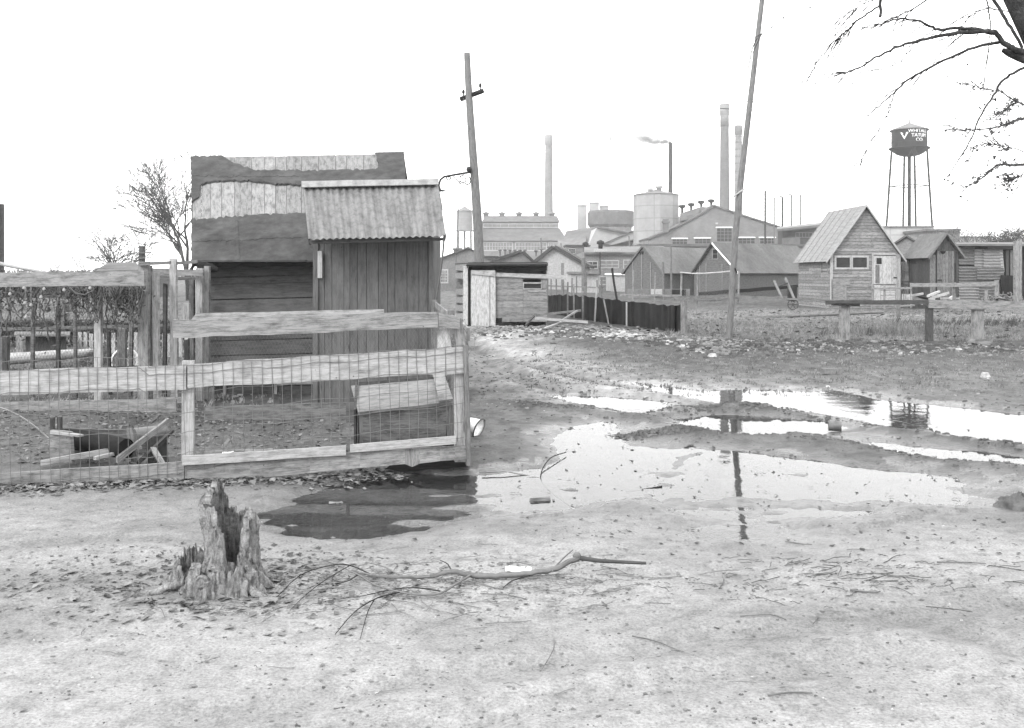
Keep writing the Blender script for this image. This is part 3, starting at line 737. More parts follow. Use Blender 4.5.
m.lathe([(r*1.0,h) for r,h in prof],W(197,265,12.9),10,axis=(1,-.05,-.22)); m.build('paper_roll',M['tarhut'],sh)
# hatch openings at the foot of the wall, framed in paler board
for (x0,x1) in ((226,273),(277,318)):
    fr=MB(); fr.slab(W(x0,381,WY-.04),W(x1,380,WY-.04),W(x1,384,WY-.04),W(x0,385,WY-.04),.03); fr.slab(W(x0,402,WY-.04),W(x1,401,WY-.04),W(x1,404,WY-.04),W(x0,405,WY-.04),.03)
    fr.slab(W(x0-3,381,WY-.045),W(x0,381,WY-.045),W(x0,405,WY-.045),W(x0-3,405,WY-.045),.03)
    f=fr.build('hatch_frame',M['board'],sh); mm=MB(); mm.slab(W(x0+.3,385.5,WY-.015),W(x1-.3,384.5,WY-.015),W(x1-.3,401,WY-.015),W(x0+.3,402,WY-.015),.01); mm.build('hatch',M['board_dark'],f)
# boards leaning round the shack's left corner
pen=thing('poultry_pen','open frame of odd posts and cross bars between the vine beam and the shack corner','pen',(W(175,0,12.4).x,12.4,0))
for (x0,x1,t,b,d,mt,ln,nm) in ((138,148,262,412,11.9,'board',0,'post'),(148.5,152.5,266,412,12.1,'board_mid',-2,'post'),(153,158.5,272,406,12.0,'rail',-1,'post'),
      (171,177.5,258,404,12.2,'rail',-2,'post'),(189,193.5,280,404,13.0,'board_mid',0,'post'),(195.5,202,268,403,12.6,'rail',0,'post'),(203,208,266,402,12.7,'board',1,'post'),
      (181.5,189,303,335,11.6,'board',0,'short_post'),(184,188,340,403,12.2,'board_dark',0,'post'),(209,213,388,408,12.4,'board_mid',0,'short_post')):
    m=MB(); m.slab(W(x0+ln,t,d),W(x1+ln,t+rnd.uniform(-1,1),d),W(x1,b,d),W(x0,b,d),.07); m.build(nm,M[mt],pen)
for (x0,y0,x1,y1,w,d,mt) in ((138,262.5,170,261.0,3.2,11.85,'board_mid'),(176,261.5,197,260,3.2,12.1,'board_mid'),(149,269,203,270,6,12.5,'board'),(156,277.5,196,276.5,3.4,12.7,'board_mid'),(155,398,187,397,6,11.9,'board')):
    m=MB(); m.slab(W(x0,y0,d),W(x1,y1,d),W(x1,y1+w,d),W(x0,y0+w,d),.04,2,.002); m.build('cross_bar',M[mt],pen)

# low boards laid on edge in the yard
def low_board(x0,t0,b0,x1,t1,b1,d,mt,label):
    m=MB(); m.slab(W(x0,t0,d),W(x1,t1,d),W(x1,b1,d),W(x0,b0,d),.03,8,.004); return solo('plank',m,M[mt],label,'plank')
low_board(205,407,426,347,402,421,11.0,'board_mid','broad grey board on edge below the shack hatches')
low_board(-60,403,417,176,399,413,11.6,'board','long grey board on edge across the left yard, beyond the trough')
low_board(346,403,424,362,402,422,10.8,'privy','stubby dark board beside the nest box')

# ------------------------------------------------------------------ the vine beam, nets and back fences at the left
BD=11.6
vb=thing('vine_trellis','heavy grey beam on posts at the left edge, hung with dried vines','trellis',(W(40,0,BD).x,BD,0))
m=MB(); m.slab(W(-420,276,BD),W(144,271,BD),W(144,285.5,BD),W(-420,291,BD),.08,12,.004); m.build('beam',M['board'],vb)
for (x0,x1,t,b,d) in ((94,100.5,286,412,BD+.1),(-6,-1,286,412,BD+.1),(-150,-143,286,413,BD+.1),(-300,-293,286,414,BD+.1)):
    m=MB(); m.slab(W(x0,t,d),W(x1,t,d),W(x1,b,d),W(x0,b,d),.07); m.build('post',M['rail'],vb)
def vine_bunch(m,x0,x1,n,dd,loop=.5):
    for i in range(n):
        a=rnd.uniform(x0,x1); L=rnd.uniform(.2,.62); p=W(a,287,dd+rnd.uniform(-.12,.15)); q=[p]; 
        if rnd.random()<loop:
            b=a+rnd.uniform(10,32); e=W(min(b,x1+8),287,p.y); dep=rnd.uniform(.08,.42)
            for k in range(1,9):
                t=k/8; q.append(p.lerp(e,t)+Vector((rnd.uniform(-.02,.02),rnd.uniform(-.03,.03),-dep*math.sin(math.pi*t)+rnd.uniform(-.015,.015))))
        else:
            for k in range(8): q.append(q[-1]+Vector((rnd.uniform(-.035,.035),rnd.uniform(-.03,.03),-L/8)))
        m.tube(q,rnd.choice((.004,.006,.009)),4,cap=False)
def leaf(m,p,s,flat=False):
    a=Vector((rnd.uniform(-1,1),rnd.uniform(-1,1),rnd.uniform(-1,1)*(0.25 if flat else 1))).normalized(); b=a.cross(Vector((rnd.uniform(-.3,.3),rnd.uniform(-.3,.3),1) if flat else (rnd.uniform(-1,1),rnd.uniform(-1,1),rnd.uniform(-1,1))))
    if b.length<.1: return
    b.normalize(); c=a.cross(b)
    m.add([p-a*s,p+b*s*.5+c*s*.15,p+a*s,p-b*s*.5+c*s*.15],[[0,1,2,3]])
m=MB(); vine_bunch(m,-400,66,210,BD+.05,.35)
for i in range(2600): 
    x=rnd.uniform(-410,62); leaf(m,W(x,287,BD+rnd.uniform(-.15,.2))-Vector((0,0,abs(rnd.gauss(0,.25)))),rnd.uniform(.014,.034))
m.build('vine_mass',M['vine'],vb)
m=MB(); vine_bunch(m,64,94,26,BD,.7); 
for i in range(260): leaf(m,W(rnd.choice((rnd.gauss(84,5),rnd.gauss(70,5))),288,BD+rnd.uniform(-.1,.1))-Vector((0,0,abs(rnd.gauss(0,.12)))),rnd.uniform(.012,.03))
m.build('vine_loops',M['vine'],vb)
m=MB(); vine_bunch(m,102,136,44,BD,.6)
for i in range(600): leaf(m,W(rnd.gauss(122,9),288,BD+rnd.uniform(-.1,.1))-Vector((0,0,abs(rnd.gauss(0,.16)))),rnd.uniform(.012,.03))
m.build('vine_loops',M['vine'],vb)
for (x,y) in ((24,288),(44,289),(41,297),(25,303),(31,305),(26,317),(10,294),(64,290),(90,288)):
    m=MB(); p=W(x,y,BD-.18); m.lathe([(.001,-.02),(.016,-.012),(.02,0),(.015,.014),(.001,.02)],p,8)
    m.tube([p,W(x,287,BD-.1)],.002,3,cap=False); m.build('gourd',M['rail'],vb)
# back fences
def picket(name,label,x0,x1,t,b,d,step,wd,mt,parentname='fence',rails=(),skip=0,group=None):
    th=thing(name,label,'fence',(W((x0+x1)/2,0,d).x,d,0),group); x=x0; m=MB(); pcs=0
    while x<x1:
        if rnd.random()>skip:
            j=rnd.uniform(-1.2,1.2); m.slab(W(x,t+j,d),W(x+wd,t+j+rnd.uniform(-.5,.5),d),W(x+wd,b,d),W(x,b,d),.02)
        x+=step
    m.build('pickets',M[mt],th); tag(th.children[-1] if th.children else th) 
    for (r0,r1) in rails:
        k=MB(); k.slab(W(x0-2,r0,d+.03),W(x1+2,r0,d+.03),W(x1+2,r1,d+.03),W(x0-2,r1,d+.03),.03,4,.004); k.build('rail',M[mt],th)
    return th
picket('picket_fence','pale short picket fence beyond the vine trellis and pen frame',78,205,333,357,19.5,5.6,3.4,'white_board',rails=((340,342),(351,353)))
bf=thing('netting_fence','long dark netting fence with a pale top strip, across the back of the left yard','fence',(W(40,0,22.5).x,22.5,0))
m=MB(); x=-420
while x<196:
    w=rnd.uniform(9,22); t=303+rnd.uniform(-1,2)
    m.slab(W(x,t,22.5),W(x+w-.8,t+rnd.uniform(-.8,.8),22.5),W(x+w-.8,312,22.5),W(x,312,22.5),.02); m.slab(W(x,313,22.5),W(x+w-.8,313,22.5),W(x+w-.8,320.5,22.5),W(x,320.5,22.5),.02); x+=w
m.build('top_boards',M['board'],bf)
m=MB(); m.slab(W(-420,322.5,22.6),W(196,322.5,22.6),W(196,336,22.6),W(-420,336,22.6),.02,20,.01); m.build('dark_board',M['board_dark'],bf)
for x in (-380,-260,-150,-40,60,128,192):
    k=MB(); k.slab(W(x,300,22.4),W(x+4,300,22.4),W(x+4,352,22.4),W(x,352,22.4),.08); k.build('post',M['board_mid'],bf)
m=MB()
for i in range(9000):
    x=rnd.uniform(-420,196); y=rnd.uniform(320,349); 
    leaf(m,W(x,y,22.3+rnd.uniform(-.2,.3)),rnd.uniform(.03,.07))
m.build('creeper',M['vine'],bf)
# dark hut, log, tub, hay by the back fence
t_=thing('animal_hut','low dark plank hut by the back fence of the left yard','hut',(W(42,0,19).x,19,0))
m=MB()
for i in range(9):
    x=17+i*5.4; m.slab(W(x,334,19),W(x+5.1,334,19),W(x+5.1,356,19),W(x,356,19),.02)
m.slab(W(17,334,19.02),W(17,335,20),W(17,354,20),W(17,356,19.02),.02,away=Vector((1,0,0))); m.slab(W(66,334,19.02),W(66,335,20),W(66,354,20),W(66,356,19.02),.02,away=Vector((-1,0,0)))
m.slab(W(17,335,20),W(66,335,20),W(66,354,20),W(17,354,20),.02)
m.build('wall',M['board_dark'],t_); m=MB(); m.slab(W(14,331.5,20.1),W(70,331.5,20.1),W(70,335,18.8),W(14,335,18.8),.03,3,.004,away=Vector((0,0,-1))); m.build('roof',M['board_mid'],t_)
for x in (18,76): pass
m=MB(); m.tube([W(-70,362,16.5),W(6,359,16.8),W(60,355,17.2),W(92,352.5,17.6)],[.11,.1,.09,.07],9); solo('log',m,M['white_board'],'long pale log lying in the left yard in front of the dark hut','log')
m=MB(); c=G(122,371); m.lathe([(.001,0),(.19,0),(.22,.28),(.235,.3),(.21,.3),(.18,.04)],c+Vector((0,0,.13)),20,axis=(.5,-.8,.15)); 
solo('tub',m,M['enamel'],'pale round tub tipped on its side behind the netting','tub')
m=MB()
for i in range(1500):
    a=rnd.uniform(0,6.28); r=abs(rnd.gauss(0,.3)); h=.42*math.exp(-(r/.3)**2)*rnd.random(); c=G(100,366)
    p=c+Vector((r*math.cos(a),r*math.sin(a)*.7,h)); d=Vector((rnd.uniform(-1,1),rnd.uniform(-1,1),rnd.uniform(-.3,.5)))*.08
    m.tube([p,p+d],.004,3,cap=False)
solo('hay_heap',m,M['deck'],'small heap of hay beside the tipped tub','hay')
for (x0,x1,t,b,d,mt,lb) in ((117,125,328,372,15.6,'board_mid','short dark post standing in front of the tipped tub'),(16,23,336,362,17.0,'board','stubby grey post in front of the dark hut'),(-5,7,336,374,14.8,'board_dark','dark broad post at the left edge of the yard')):
    m=MB(); m.slab(W(x0,t,d),W(x1,t+1,d),W(x1,b+2,d),W(x0,b+2,d),.09); solo('post',m,M[mt],lb,'post')

# ------------------------------------------------------------------ broken trough with pipe and boards just inside the fence
tr=thing('trough','broken open trough made of boards, lying just behind the left wire netting','trough',(W(100,0,8.5).x,8.5,0))
m=MB(); m.slab(W(50,430,8.3),W(70,432,8.15),W(72,463,8.15),W(50,463,8.3),.03,2,.003); m.build('end_board',M['board'],tr)
m=MB(); m.slab(W(51,428,8.6),W(160,431,9.0),W(160,452,9.0),W(51,455,8.6),.03,6,.004); m.build('back_board',M['board_mid'],tr)
m=MB(); m.slab(W(50,431,8.25),W(78,435,8.05),W(78,437,8.05),W(50,434,8.25),.05); m.build('edge_batten',M['rail'],tr)
m=MB(); m.slab(W(50,418,8.5),W(53,418,8.5),W(53,440,8.5),W(50,440,8.5),.04); m.slab(W(57,417,8.6),W(60.5,417,8.6),W(60.5,440,8.6),W(57,440,8.6),.04); m.build('upright',M['board_dark'],tr)
m=MB(); m.tube([W(64,438,8.7),W(85,441,8.5),W(110,446,8.3),W(126,449,8.2)],[.085,.09,.09,.085],14,cap=False); m.tube([W(66,438.3,8.68),W(125,448.6,8.21)],.078,12,cap=True)
solo('drain_pipe',m,M['tarhut'],'dark stout pipe lying in the broken trough','pipe')
m=MB(); m.tube([W(134,436,8.9),W(150,434,9.0),W(166,431,9.1)],[.07,.07,.06],12); solo('drain_pipe',m,M['galv'],'short bright-topped pipe behind the crossed laths','pipe')
for (a,b,c,d,w,mt,lb) in (((40,466),(128,450),7.95,8.25,5,'rail','pale lath propped from the base board up to the trough'),((96,460),(142,449),8.0,8.4,3,'rail','shorter pale lath beside the longest lath in the trough'),
      ((118,463),(169,424),8.1,8.5,6,'board','grey board leaning steeply across the trough end'),((136,462),(170,430),8.3,8.6,3,'board_dark','dark lath under the steep leaning board'),
      ((150,447),(160,464),8.2,8.0,6,'board','stub of board standing askew under the leaning board'),((126,428),(131,462),8.35,8.3,6,'board_mid','knotty upright stub in the middle of the trough'),((152,424),(162,415),8.6,8.7,2,'board_dark','thin dark stick pointing up behind the leaning board')):
    m=MB(); A=W(a[0],a[1],c); B=W(b[0],b[1],d); up=Vector((0,0,w*.0082)); 
    if abs(b[0]-a[0])<abs(b[1]-a[1])*1.1: up=Vector((w*.0082,0,0))
    m.slab(A+up,B+up,B,A,.03,3,.002); solo('board_scrap',m,M[mt],lb,'board')
m=MB(); m.slab(W(145,438,8.6),W(166,436,8.6),W(168,462,8.4),W(148,463,8.4),.02); solo('board_scrap',m,M['board_deep'],'nearly black square panel behind the crossed laths','board')
# bent hoop of wire near left edge
m=MB(); q=[]
for i in range(14):
    t=i/13; q.append(W(-8+60*t,406+4*math.sin(t*2)+32*t*t,8.0+.2*t))
m.tube(q,.006,5); solo('bent_rod',m,M['rail'],'thin pale rod arched over the ground at the left edge','rod')

# laps and battens on the tar paper
for (a,b) in (((192,243),(302,239)),((192,176),(300,178.5))):
    sheet([(a[0],a[1]-1.2),(b[0],b[1]-1.2),(b[0],b[1]+1.0),(a[0],a[1]+1.2)],.036,'paper_lap')
sheet([(236,222),(238,222),(240,262),(237,262)],.038,'paper_lap')
m=MB(); m.slab(RF(192,.0,.0),RF(404,.0,.0),RF(404,0,-.05),RF(192,0,-.06),.02,20,.012); m.build('eave_edge',M['tarhut'],sh)
m=MB(); m.slab(FP(402,455,.16),FP(468,452,.16),FP(468,474,.16),FP(380,474,.16),.02); m.build('gap_shade',M['board_deep'],fence)  # added dark slab, stands in for shade in the gap under the base board
# more odd sticks and rails in the pens
for i,(x0,x1,t,b,d,mt,ln) in enumerate(((162,165.5,283,405,12.8,'board_dark',1),(108,111,330,400,13.2,'board_dark',-2),(30,33,300,398,13.0,'board_mid',1),(56,59,306,400,13.4,'board_dark',0),(74,76.5,296,398,12.8,'board_mid',-1.5),(128,131,300,405,13.0,'board_mid',1.5),(-30,-26,298,404,12.9,'board_mid',0))):
    m=MB(); m.slab(W(x0+ln,t,d),W(x1+ln,t+1,d),W(x1,b,d),W(x0,b,d),.05,3,.006); m.build('stake',M[mt],pen)
for (x0,y0,x1,y1,w,d,mt) in ((0,328,170,324,3,13.6,'board_mid'),(-60,372,140,366,3,14.0,'board_dark'),(60,388,185,384,3.2,12.9,'board_mid')):
    m=MB(); m.slab(W(x0,y0,d),W(x1,y1,d),W(x1,y1+w,d),W(x0,y0+w,d),.03,8,.008); m.build('cross_bar',M[mt],pen)
fine_net(W(-60,300,13.8),W(170,296,13.8),W(170,385,13.8),W(-60,392,13.8),70,26,'netting',pen,.0016,'wire',.05)
# ------------------------------------------------------------------ the middle distance: plank shed, poles, pens, rail fence, small house
def gslab(m,x0,x1,t0,t1,b0,b1,d0,d1,t=.02,n=0,r=0,away=None):
    m.slab(W(x0,t0,d0),W(x1,t1,d1),W(x1,b1,d1),W(x0,b0,d0),t,n,r,away)
# plank shed beside the lane
D4=31.0
ps=thing('plank_shed','small flat-roofed shed of pale planks beside the lane, below the utility pole','shed',(W(510,0,D4).x,D4,0))
def S(px,py,d=D4): return W(px,py,d)
m=MB(); ys=[277,283,289,295,301,308,315,322]
for i in range(len(ys)-1):
    cut=523 if 283<=ys[i]<289 else 547
    m.slab(S(495,ys[i]+.2),S(523,ys[i]),S(523,ys[i+1]-.3),S(495,ys[i+1]-.2),.02)
    if ys[i] not in (277,283): m.slab(S(523.3,ys[i]),S(547,ys[i]+.3),S(547,ys[i+1]-.2),S(523.3,ys[i+1]-.3),.02)
for a,b,x0,x1 in ((277,288.6,541,547),(277,279,523.3,541)): m.slab(S(x0,a),S(x1,a),S(x1,b),S(x0,b),.02)
for i in range(8):
    a=264+i*8.1; X0=S(466,0,D4).x; X1=S(455.5,0,34.5).x
    if i!=2: m.slab(Vector((X0,D4+.02,CH-(a-HZ)*D4/F)),Vector((X1,34.5,CH-(a+1-HZ)*34.5/F)),Vector((X1,34.5,CH-(a+6-HZ)*34.5/F)),Vector((X0,D4+.02,CH-(a+7.4-HZ)*D4/F)),.02,away=Vector((1,0,0)))
m.slab(S(456,268,34.6),S(547,268,34.6),S(547,322,34.6),S(456,322,34.6),.02); X0=S(547,0).x
m.slab(Vector((X0,D4+.02,1.8)),Vector((X0,34.6,1.8)),Vector((X0,34.6,-.05)),Vector((X0,D4+.02,-.05)),.02,away=Vector((-1,0,0)))
m.build('wall',M['shedwall'],ps)
m=MB(); gslab(m,495,566,272.5,275,276.5,279.5,D4-.06,D4-.06,.03,3,.004); m.build('fascia_board',M['rail'],ps)
m=MB(); gslab(m,470,547,264.5,264,270.5,270.5,D4-.02,D4-.02,.03); gslab(m,468,547,262.4,262,264.5,264,34.8,34.8,.03); m.build('tarred_fascia',M['tarhut'],ps)
m=MB(); m.slab(S(455,263,34.9),S(548,262.5,34.9),S(548,264.2,D4-.25),S(467,264.8,D4-.25),.05,away=Vector((0,0,-1))); m.build('roof',M['tarhut'],ps)
m=MB(); gslab(m,471,489.6,270,271,326,327.5,D4-.1,D4-.1,.03); gslab(m,490.2,495.5,271,271.5,327,326.5,D4-.1,D4-.1,.03); d_=m.build('door',M['white_board'],ps)
m=MB(); gslab(m,471.5,495,270.3,270.3,274,276.5,D4-.14,D4-.14,.02); m.build('batten',M['rail'],d_); tag(d_,'pale plank door, part open')
m=MB(); gslab(m,463,467.8,266,266,324,325,D4-.12,D4-.12,.05); m.build('corner_post',M['white_board'],ps)
m=MB(); gslab(m,468.4,470.2,266,266,325,325,D4-.05,D4-.05,.05); m.build('door_jamb',M['board_deep'],ps)
m=MB(); 
for a in ((523,282.3,541.5,283.6),(523,288.4,541.5,289.4),(528,290.4,546,291.6)): gslab(m,a[0],a[2],a[1],a[1],a[3],a[3],D4-.03,D4-.03,.02)
for x in (523,541): gslab(m,x,x+.9,282.5,282.5,289,289,D4-.031,D4-.031,.02)
f=m.build('window_frame',M['rail'],ps); m=MB(); gslab(m,524,541,283.8,283.8,288.3,288.3,D4+.02,D4+.02,.01); m.build('pane',M['pane'],f)
m=MB(); gslab(m,495.6,502,318,318,323,323,D4-.02,D4-.02,.02); m.build('vent_hole',M['dark'],ps)
m=MB(); m.slab(S(455,263,34.8),S(467,265,D4-.2),S(467,268,D4-.2),S(455,266,34.8),.03,away=Vector((1,0,0))); m.build('barge_board',M['board_dark'],ps)
m=MB(); gslab(m,547,556,276,276,278,278.5,D4-.04,D4-.04,.03)
# the pale corner brace on the gable post
# utility pole with lamp bracket
D5=35.5
up=thing('utility_pole','tall bare utility pole with a scrolled iron lamp bracket, behind the plank shed','utility pole',(W(480.5,0,D5).x,D5,0))
B_=W(481,0,D5); B_.z=-.2
m=MB(); T_=W(468.3,53,D5); pts=[B_.lerp(T_,t)+Vector((.05*math.sin(t*5),0,0)) for t in [i/9 for i in range(10)]]
m.tube(pts,[.20-.09*i/9 for i in range(10)],12); m.build('pole',M['pole'],up)
m=MB(); c=W(471.8,95,D5); ax=Vector((.62,-.35,.16)).normalized(); 
m.tube([c-ax*.47,c-ax*.1,c+ax*.1,c+ax*.47],[.09]*4,8); m.build('cross_arm',M['tarhut'],up)
for s in (-1,1):
    m=MB(); p=c+ax*.36*s; m.lathe([(.02,.05),(.025,.16),(.05,.18),(.055,.24),(.03,.3),(.001,.31)],p,8); m.build('insulator',M['metal_dark'],up)
Ab=W(471.5,172,D5-.2)
br=MB(); q=[Ab,W(462,173.5,D5-.2),W(450,175.6,D5-.2),W(444,176.8,D5-.2),W(440.6,179.5,D5-.2),W(439,184,D5-.2),W(438.7,188,D5-.2)]; br.tube(q,.038,8)
brk=br.build('lamp_bracket',M['metal_dark'],up)
def spiral(cx,cy,r0,turns,a0,dirn=1):
    pts=[]
    for i in range(22):
        t=i/21; a=a0+dirn*t*turns*2*math.pi; r=r0*(1-.8*t)
        pts.append(W(cx+r*math.cos(a),cy-r*math.sin(a),D5-.2))
    return pts
for cc in ((463.5,179.5,4.6,1.3,1.3,1),(449,177.8,2.8,1.1,2.6,1),(466,182,6,.5,1.1,-1)):
    m=MB(); m.tube(spiral(*cc),.021,5); m.build('scroll',M['metal_dark'],brk)
m=MB(); m.tube([W(453,176.5,D5-.2),W(461,184,D5-.2),W(468,184,D5-.2)],.02,5); m.build('stay',M['metal_dark'],brk)
m=MB(); m.lathe([(.03,.12),(.06,.08),(.09,-.02),(.30,-.06),(.30,-.075),(.001,-.03)],W(438.7,189,D5-.2),14); m.build('lamp_hood',M['metal_dark'],up)
m=MB(); m.lathe([(.001,-.09),(.08,-.06),(.1,0),(.07,.09),(.001,.1)],W(469,169.5,D5-.22),8); m.build('bracket_knob',M['metal_dark'],up)
# overhead wires
def wire(P,Q,sag,r,label,n=24,group=None,mat='wire'):
    m=MB(); m.tube([P.lerp(Q,i/n)-Vector((0,0,sag*4*(i/n)*(1-i/n))) for i in range(n+1)],r,4,cap=False); solo('overhead_wire',m,M[mat],label,'wire',group)
wire(c+ax*.36+Vector((0,0,.3)),W(1500,103,44),.7,.014,'upper of the two thin wires strung right from the utility pole',24,'wires strung from the utility pole')
wire(c+ax*.3+Vector((0,0,.05)),W(1500,110,44),.75,.014,'lower of the two thin wires strung right from the utility pole',24,'wires strung from the utility pole')
wire(W(463.5,98,D5),W(456,262,34.0),.0,.013,'fine loose wire hanging down left of the utility pole')
# leaning pole by the verge
P0=G(728.5,344); P0.z-=.3
lp=thing('leaning_pole','tall thin bare pole leaning right, standing alone on the stony verge','pole',(P0.x,P0.y,0))
ctl=[(728.5,344),(731,310),(735.5,235),(741,180),(748,120),(755,60),(762,0),(768,-55)]
m=MB(); D6=P0.y; m.tube([W(x,y,D6) for x,y in ctl],[.078,.076,.072,.07,.066,.062,.058,.05],10); m.build('shaft',M['pole'],lp)
m=MB(); m.tube([W(733.5,196.5,D6-.07),W(744,189,D6-.07)],.022,6); m.build('peg',M['rail'],lp)
m=MB(); m.tube([W(735,268,D6-.08),W(737,273,D6-.09)],.02,5); m.build('staple',M['metal_dark'],lp)
# short sawhorse and boards lying before the shed
tb=thing('trestle','collapsed trestle of grey boards on the rubble before the plank shed','trestle',(W(556,0,29.5).x,29.5,0))
for (a,b,w,d0,d1,mt) in (((536,314),(581,309.5),2.2,29.5,29.5,'board_mid'),((535,317),(588,321),2.4,28.6,28.6,'rail'),((562,320),(578,310),1.6,29,29.4,'board'),((527,324),(535,315),1.6,28.8,29.2,'board_dark'),((509,320),(536,316),1.6,30,29.4,'board_mid'),((545,328),(566,320),1.0,28,29,'rail')):
    m=MB(); m.slab(W(a[0],a[1],d0),W(b[0],b[1],d1),W(b[0],b[1]+w,d1),W(a[0],a[1]+w,d0),.06,2,.004); m.build('board',M[mt],tb)
# dark tarpaper pen fence, curving toward us
dk=thing('tarpaper_fence','low curving fence of black tar paper on the rubble right of the plank shed','fence',(W(620,0,33).x,33,0))
ctlf=[(548,295.5,312,41),(556,295,313,40),(565,295,315,38.5),(575,295.5,317,37),(588,296.5,320,35),(600,298,323,33.5),(615,300,324,32),(630,301.5,326,31),(645,302.5,329,30),(660,305,331,28.6),(672,305.5,333.5,27.6),(684,304,335.5,26.8)]
m=MB(); 
def interp(t):
    i=min(int(t),len(ctlf)-2); f=t-i; return [ctlf[i][k]*(1-f)+ctlf[i+1][k]*f for k in range(4)]
n=70; prev=None
for i in range(n+1):
    x,t,b,d=interp(i*(len(ctlf)-1)/n); wv=.28*mnoise.noise(Vector((i*.55,2,0)))+.05*rnd.uniform(-1,1); d+=wv; t+=2.0*mnoise.noise(Vector((i*.4,7,0)))+rnd.uniform(-.5,.5)
    cur=(W(x,t,d),W(x,b+1.2,d))
    if prev: m.slab(prev[0],cur[0],cur[1],prev[1],.012)
    prev=cur
m.build('tar_sheet',M['tarhut'],dk)
for (x,t,b,d,ln,w,mt) in ((567,282,320,38,0,1.6,'board_mid'),(573.5,284,318,37,-.5,1.4,'board'),(582,291,321,35,0,1.8,'board'),(594,287,322,34,2,1.6,'rail'),(626,302,329,31,0,1.4,'rail'),(608,299,324,32,-5,1.4,'board'),(681,302,338,26.6,0,4,'board'),(685.5,300,338,26.4,-1.0,2.4,'board_mid')):
    k=MB(); k.slab(W(x+ln,t,d-.12),W(x+w+ln,t,d-.12),W(x+w,b,d-.12),W(x,b,d-.12),.06); k.build('stake',M[mt],dk)
# bare stakes and a row of palings just right of the shed
pl=thing('stake_fence','row of thin uneven grey stakes with one rail, between plank shed and tar paper fence','fence',(W(560,0,42).x,42,0))
for (x,t,w,ln) in ((547,276,1.4,0),(550.5,277,1.2,0),(556,277,1.4,-.5),(563.5,274,2,-2),(571,278,1.3,.5),(576,276,1.2,0),(585,272,1.6,.6),(597,280,1.3,-.6),(601,277,1.6,0)):
    k=MB(); k.slab(W(x+ln,t,42),W(x+w+ln,t,42),W(x+w,313,42),W(x,313,42),.06); k.build('stake',M['board_mid'],pl)
k=MB(); gslab(k,546,604,285,287,286.4,288.4,42.1,42.1,.03,3,.01); k.build('rail',M['board'],pl)
m=MB(); m.tube([W(612,268,45),W(614,283,45),W(617,300,45)],[.055,.05,.055],7); solo('post',m,M['board_deep'],'slanting black post behind the tar paper fence','post')
# light rail pen between tar fence and leaning pole
rp=thing('pen_fence','weak fence of grey boards and a sagging white rail, behind the leaning pole','fence',(W(720,0,40).x,40,0))
for (x,t,b,w,mt) in ((681,272,302,1.6,'board'),(697,272,318,1.4,'board'),(738.5,270,303,1.6,'board'),(633,270,303,1.2,'board'),(655,272,303,1.0,'board')):
    k=MB(); k.slab(W(x,t,40),W(x+w,t,40),W(x+w-1,b,40),W(x-1,b,40),.07); k.build('post',M[mt],rp)
k=MB(); k.tube([W(x,y,39.9) for x,y in ((680,272.3),(692,273.6),(705,273.4),(720,272.4),(737,270.6))],.03,5); k.build('white_rail',M['white_board'],rp)
k=MB(); gslab(k,674,742,296,295,300.5,299,39.8,39.8,.03,6,.01); k.build('rail',M['board_mid'],rp)
k=MB(); gslab(k,742,838,295.5,300,298,302,39.5,38,.03,6,.01); k.build('rail',M['board_mid'],rp)
k=MB(); gslab(k,620,680,294,294.5,296,296.5,40,40,.03,4,.01); k.build('rail',M['board'],rp)
fine_net(W(684,275,40.1),W(738,273,40.1),W(738,300,40.1),W(684,303,40.1),40,20,'netting',rp,.004,'galv')
# rail fence on the verge at the right
D7=22.9
rf=thing('rail_fence','low rail fence of planks on square posts along the verge at the right','fence',(W(900,0,D7).x,D7,0))
for (x0,x1,t,b,mt,ln) in ((841.5,850,306,346,'board',0),(928,933.5,306,347,'board_dark',0),(974.5,984,309,346,'board',0),(1072,1080,309,347,'board',0),(1170,1177,309,348,'board_dark',0),(1270,1278,309,348,'board',0)):
    k=MB(); k.slab(W(x0+ln,t,D7),W(x1+ln,t,D7),W(x1,b,D7),W(x0,b,D7),.17); k.build('post',M[mt],rf)
k=MB(); k.slab(W(826,300.8,D7-.02),W(930,299.6,D7-.02),W(930,304.2,D7-.02),W(826,304.6,D7-.02),.05,6,.006); k.build('rail',M['board_dark'],rf)
k=MB(); k.slab(W(929,299.6,D7-.05),W(1090,303,D7-.05),W(1090,311.6,D7-.05),W(929,308.2,D7-.05),.04,8,.006); k.build('rail',M['board'],rf)
k=MB(); k.slab(W(1090.5,303,D7-.05),W(1290,304,D7-.05),W(1290,312,D7-.05),W(1090.5,311.6,D7-.05),.04,8,.006); k.build('rail',M['board'],rf)
k=MB(); k.slab(W(836,303.2,D7-.09),W(860,303.6,D7-.09),W(860,306.2,D7-.09),W(832,305.6,D7-.09),.12,2,.004); k.build('block',M['board_deep'],rf)
k=MB(); k.slab(W(972,307.5,D7+.0),W(986,308,D7+.0),W(986,309.8,D7+.0),W(972,309.6,D7+.0),.2); k.build('cap',M['board_dark'],rf)

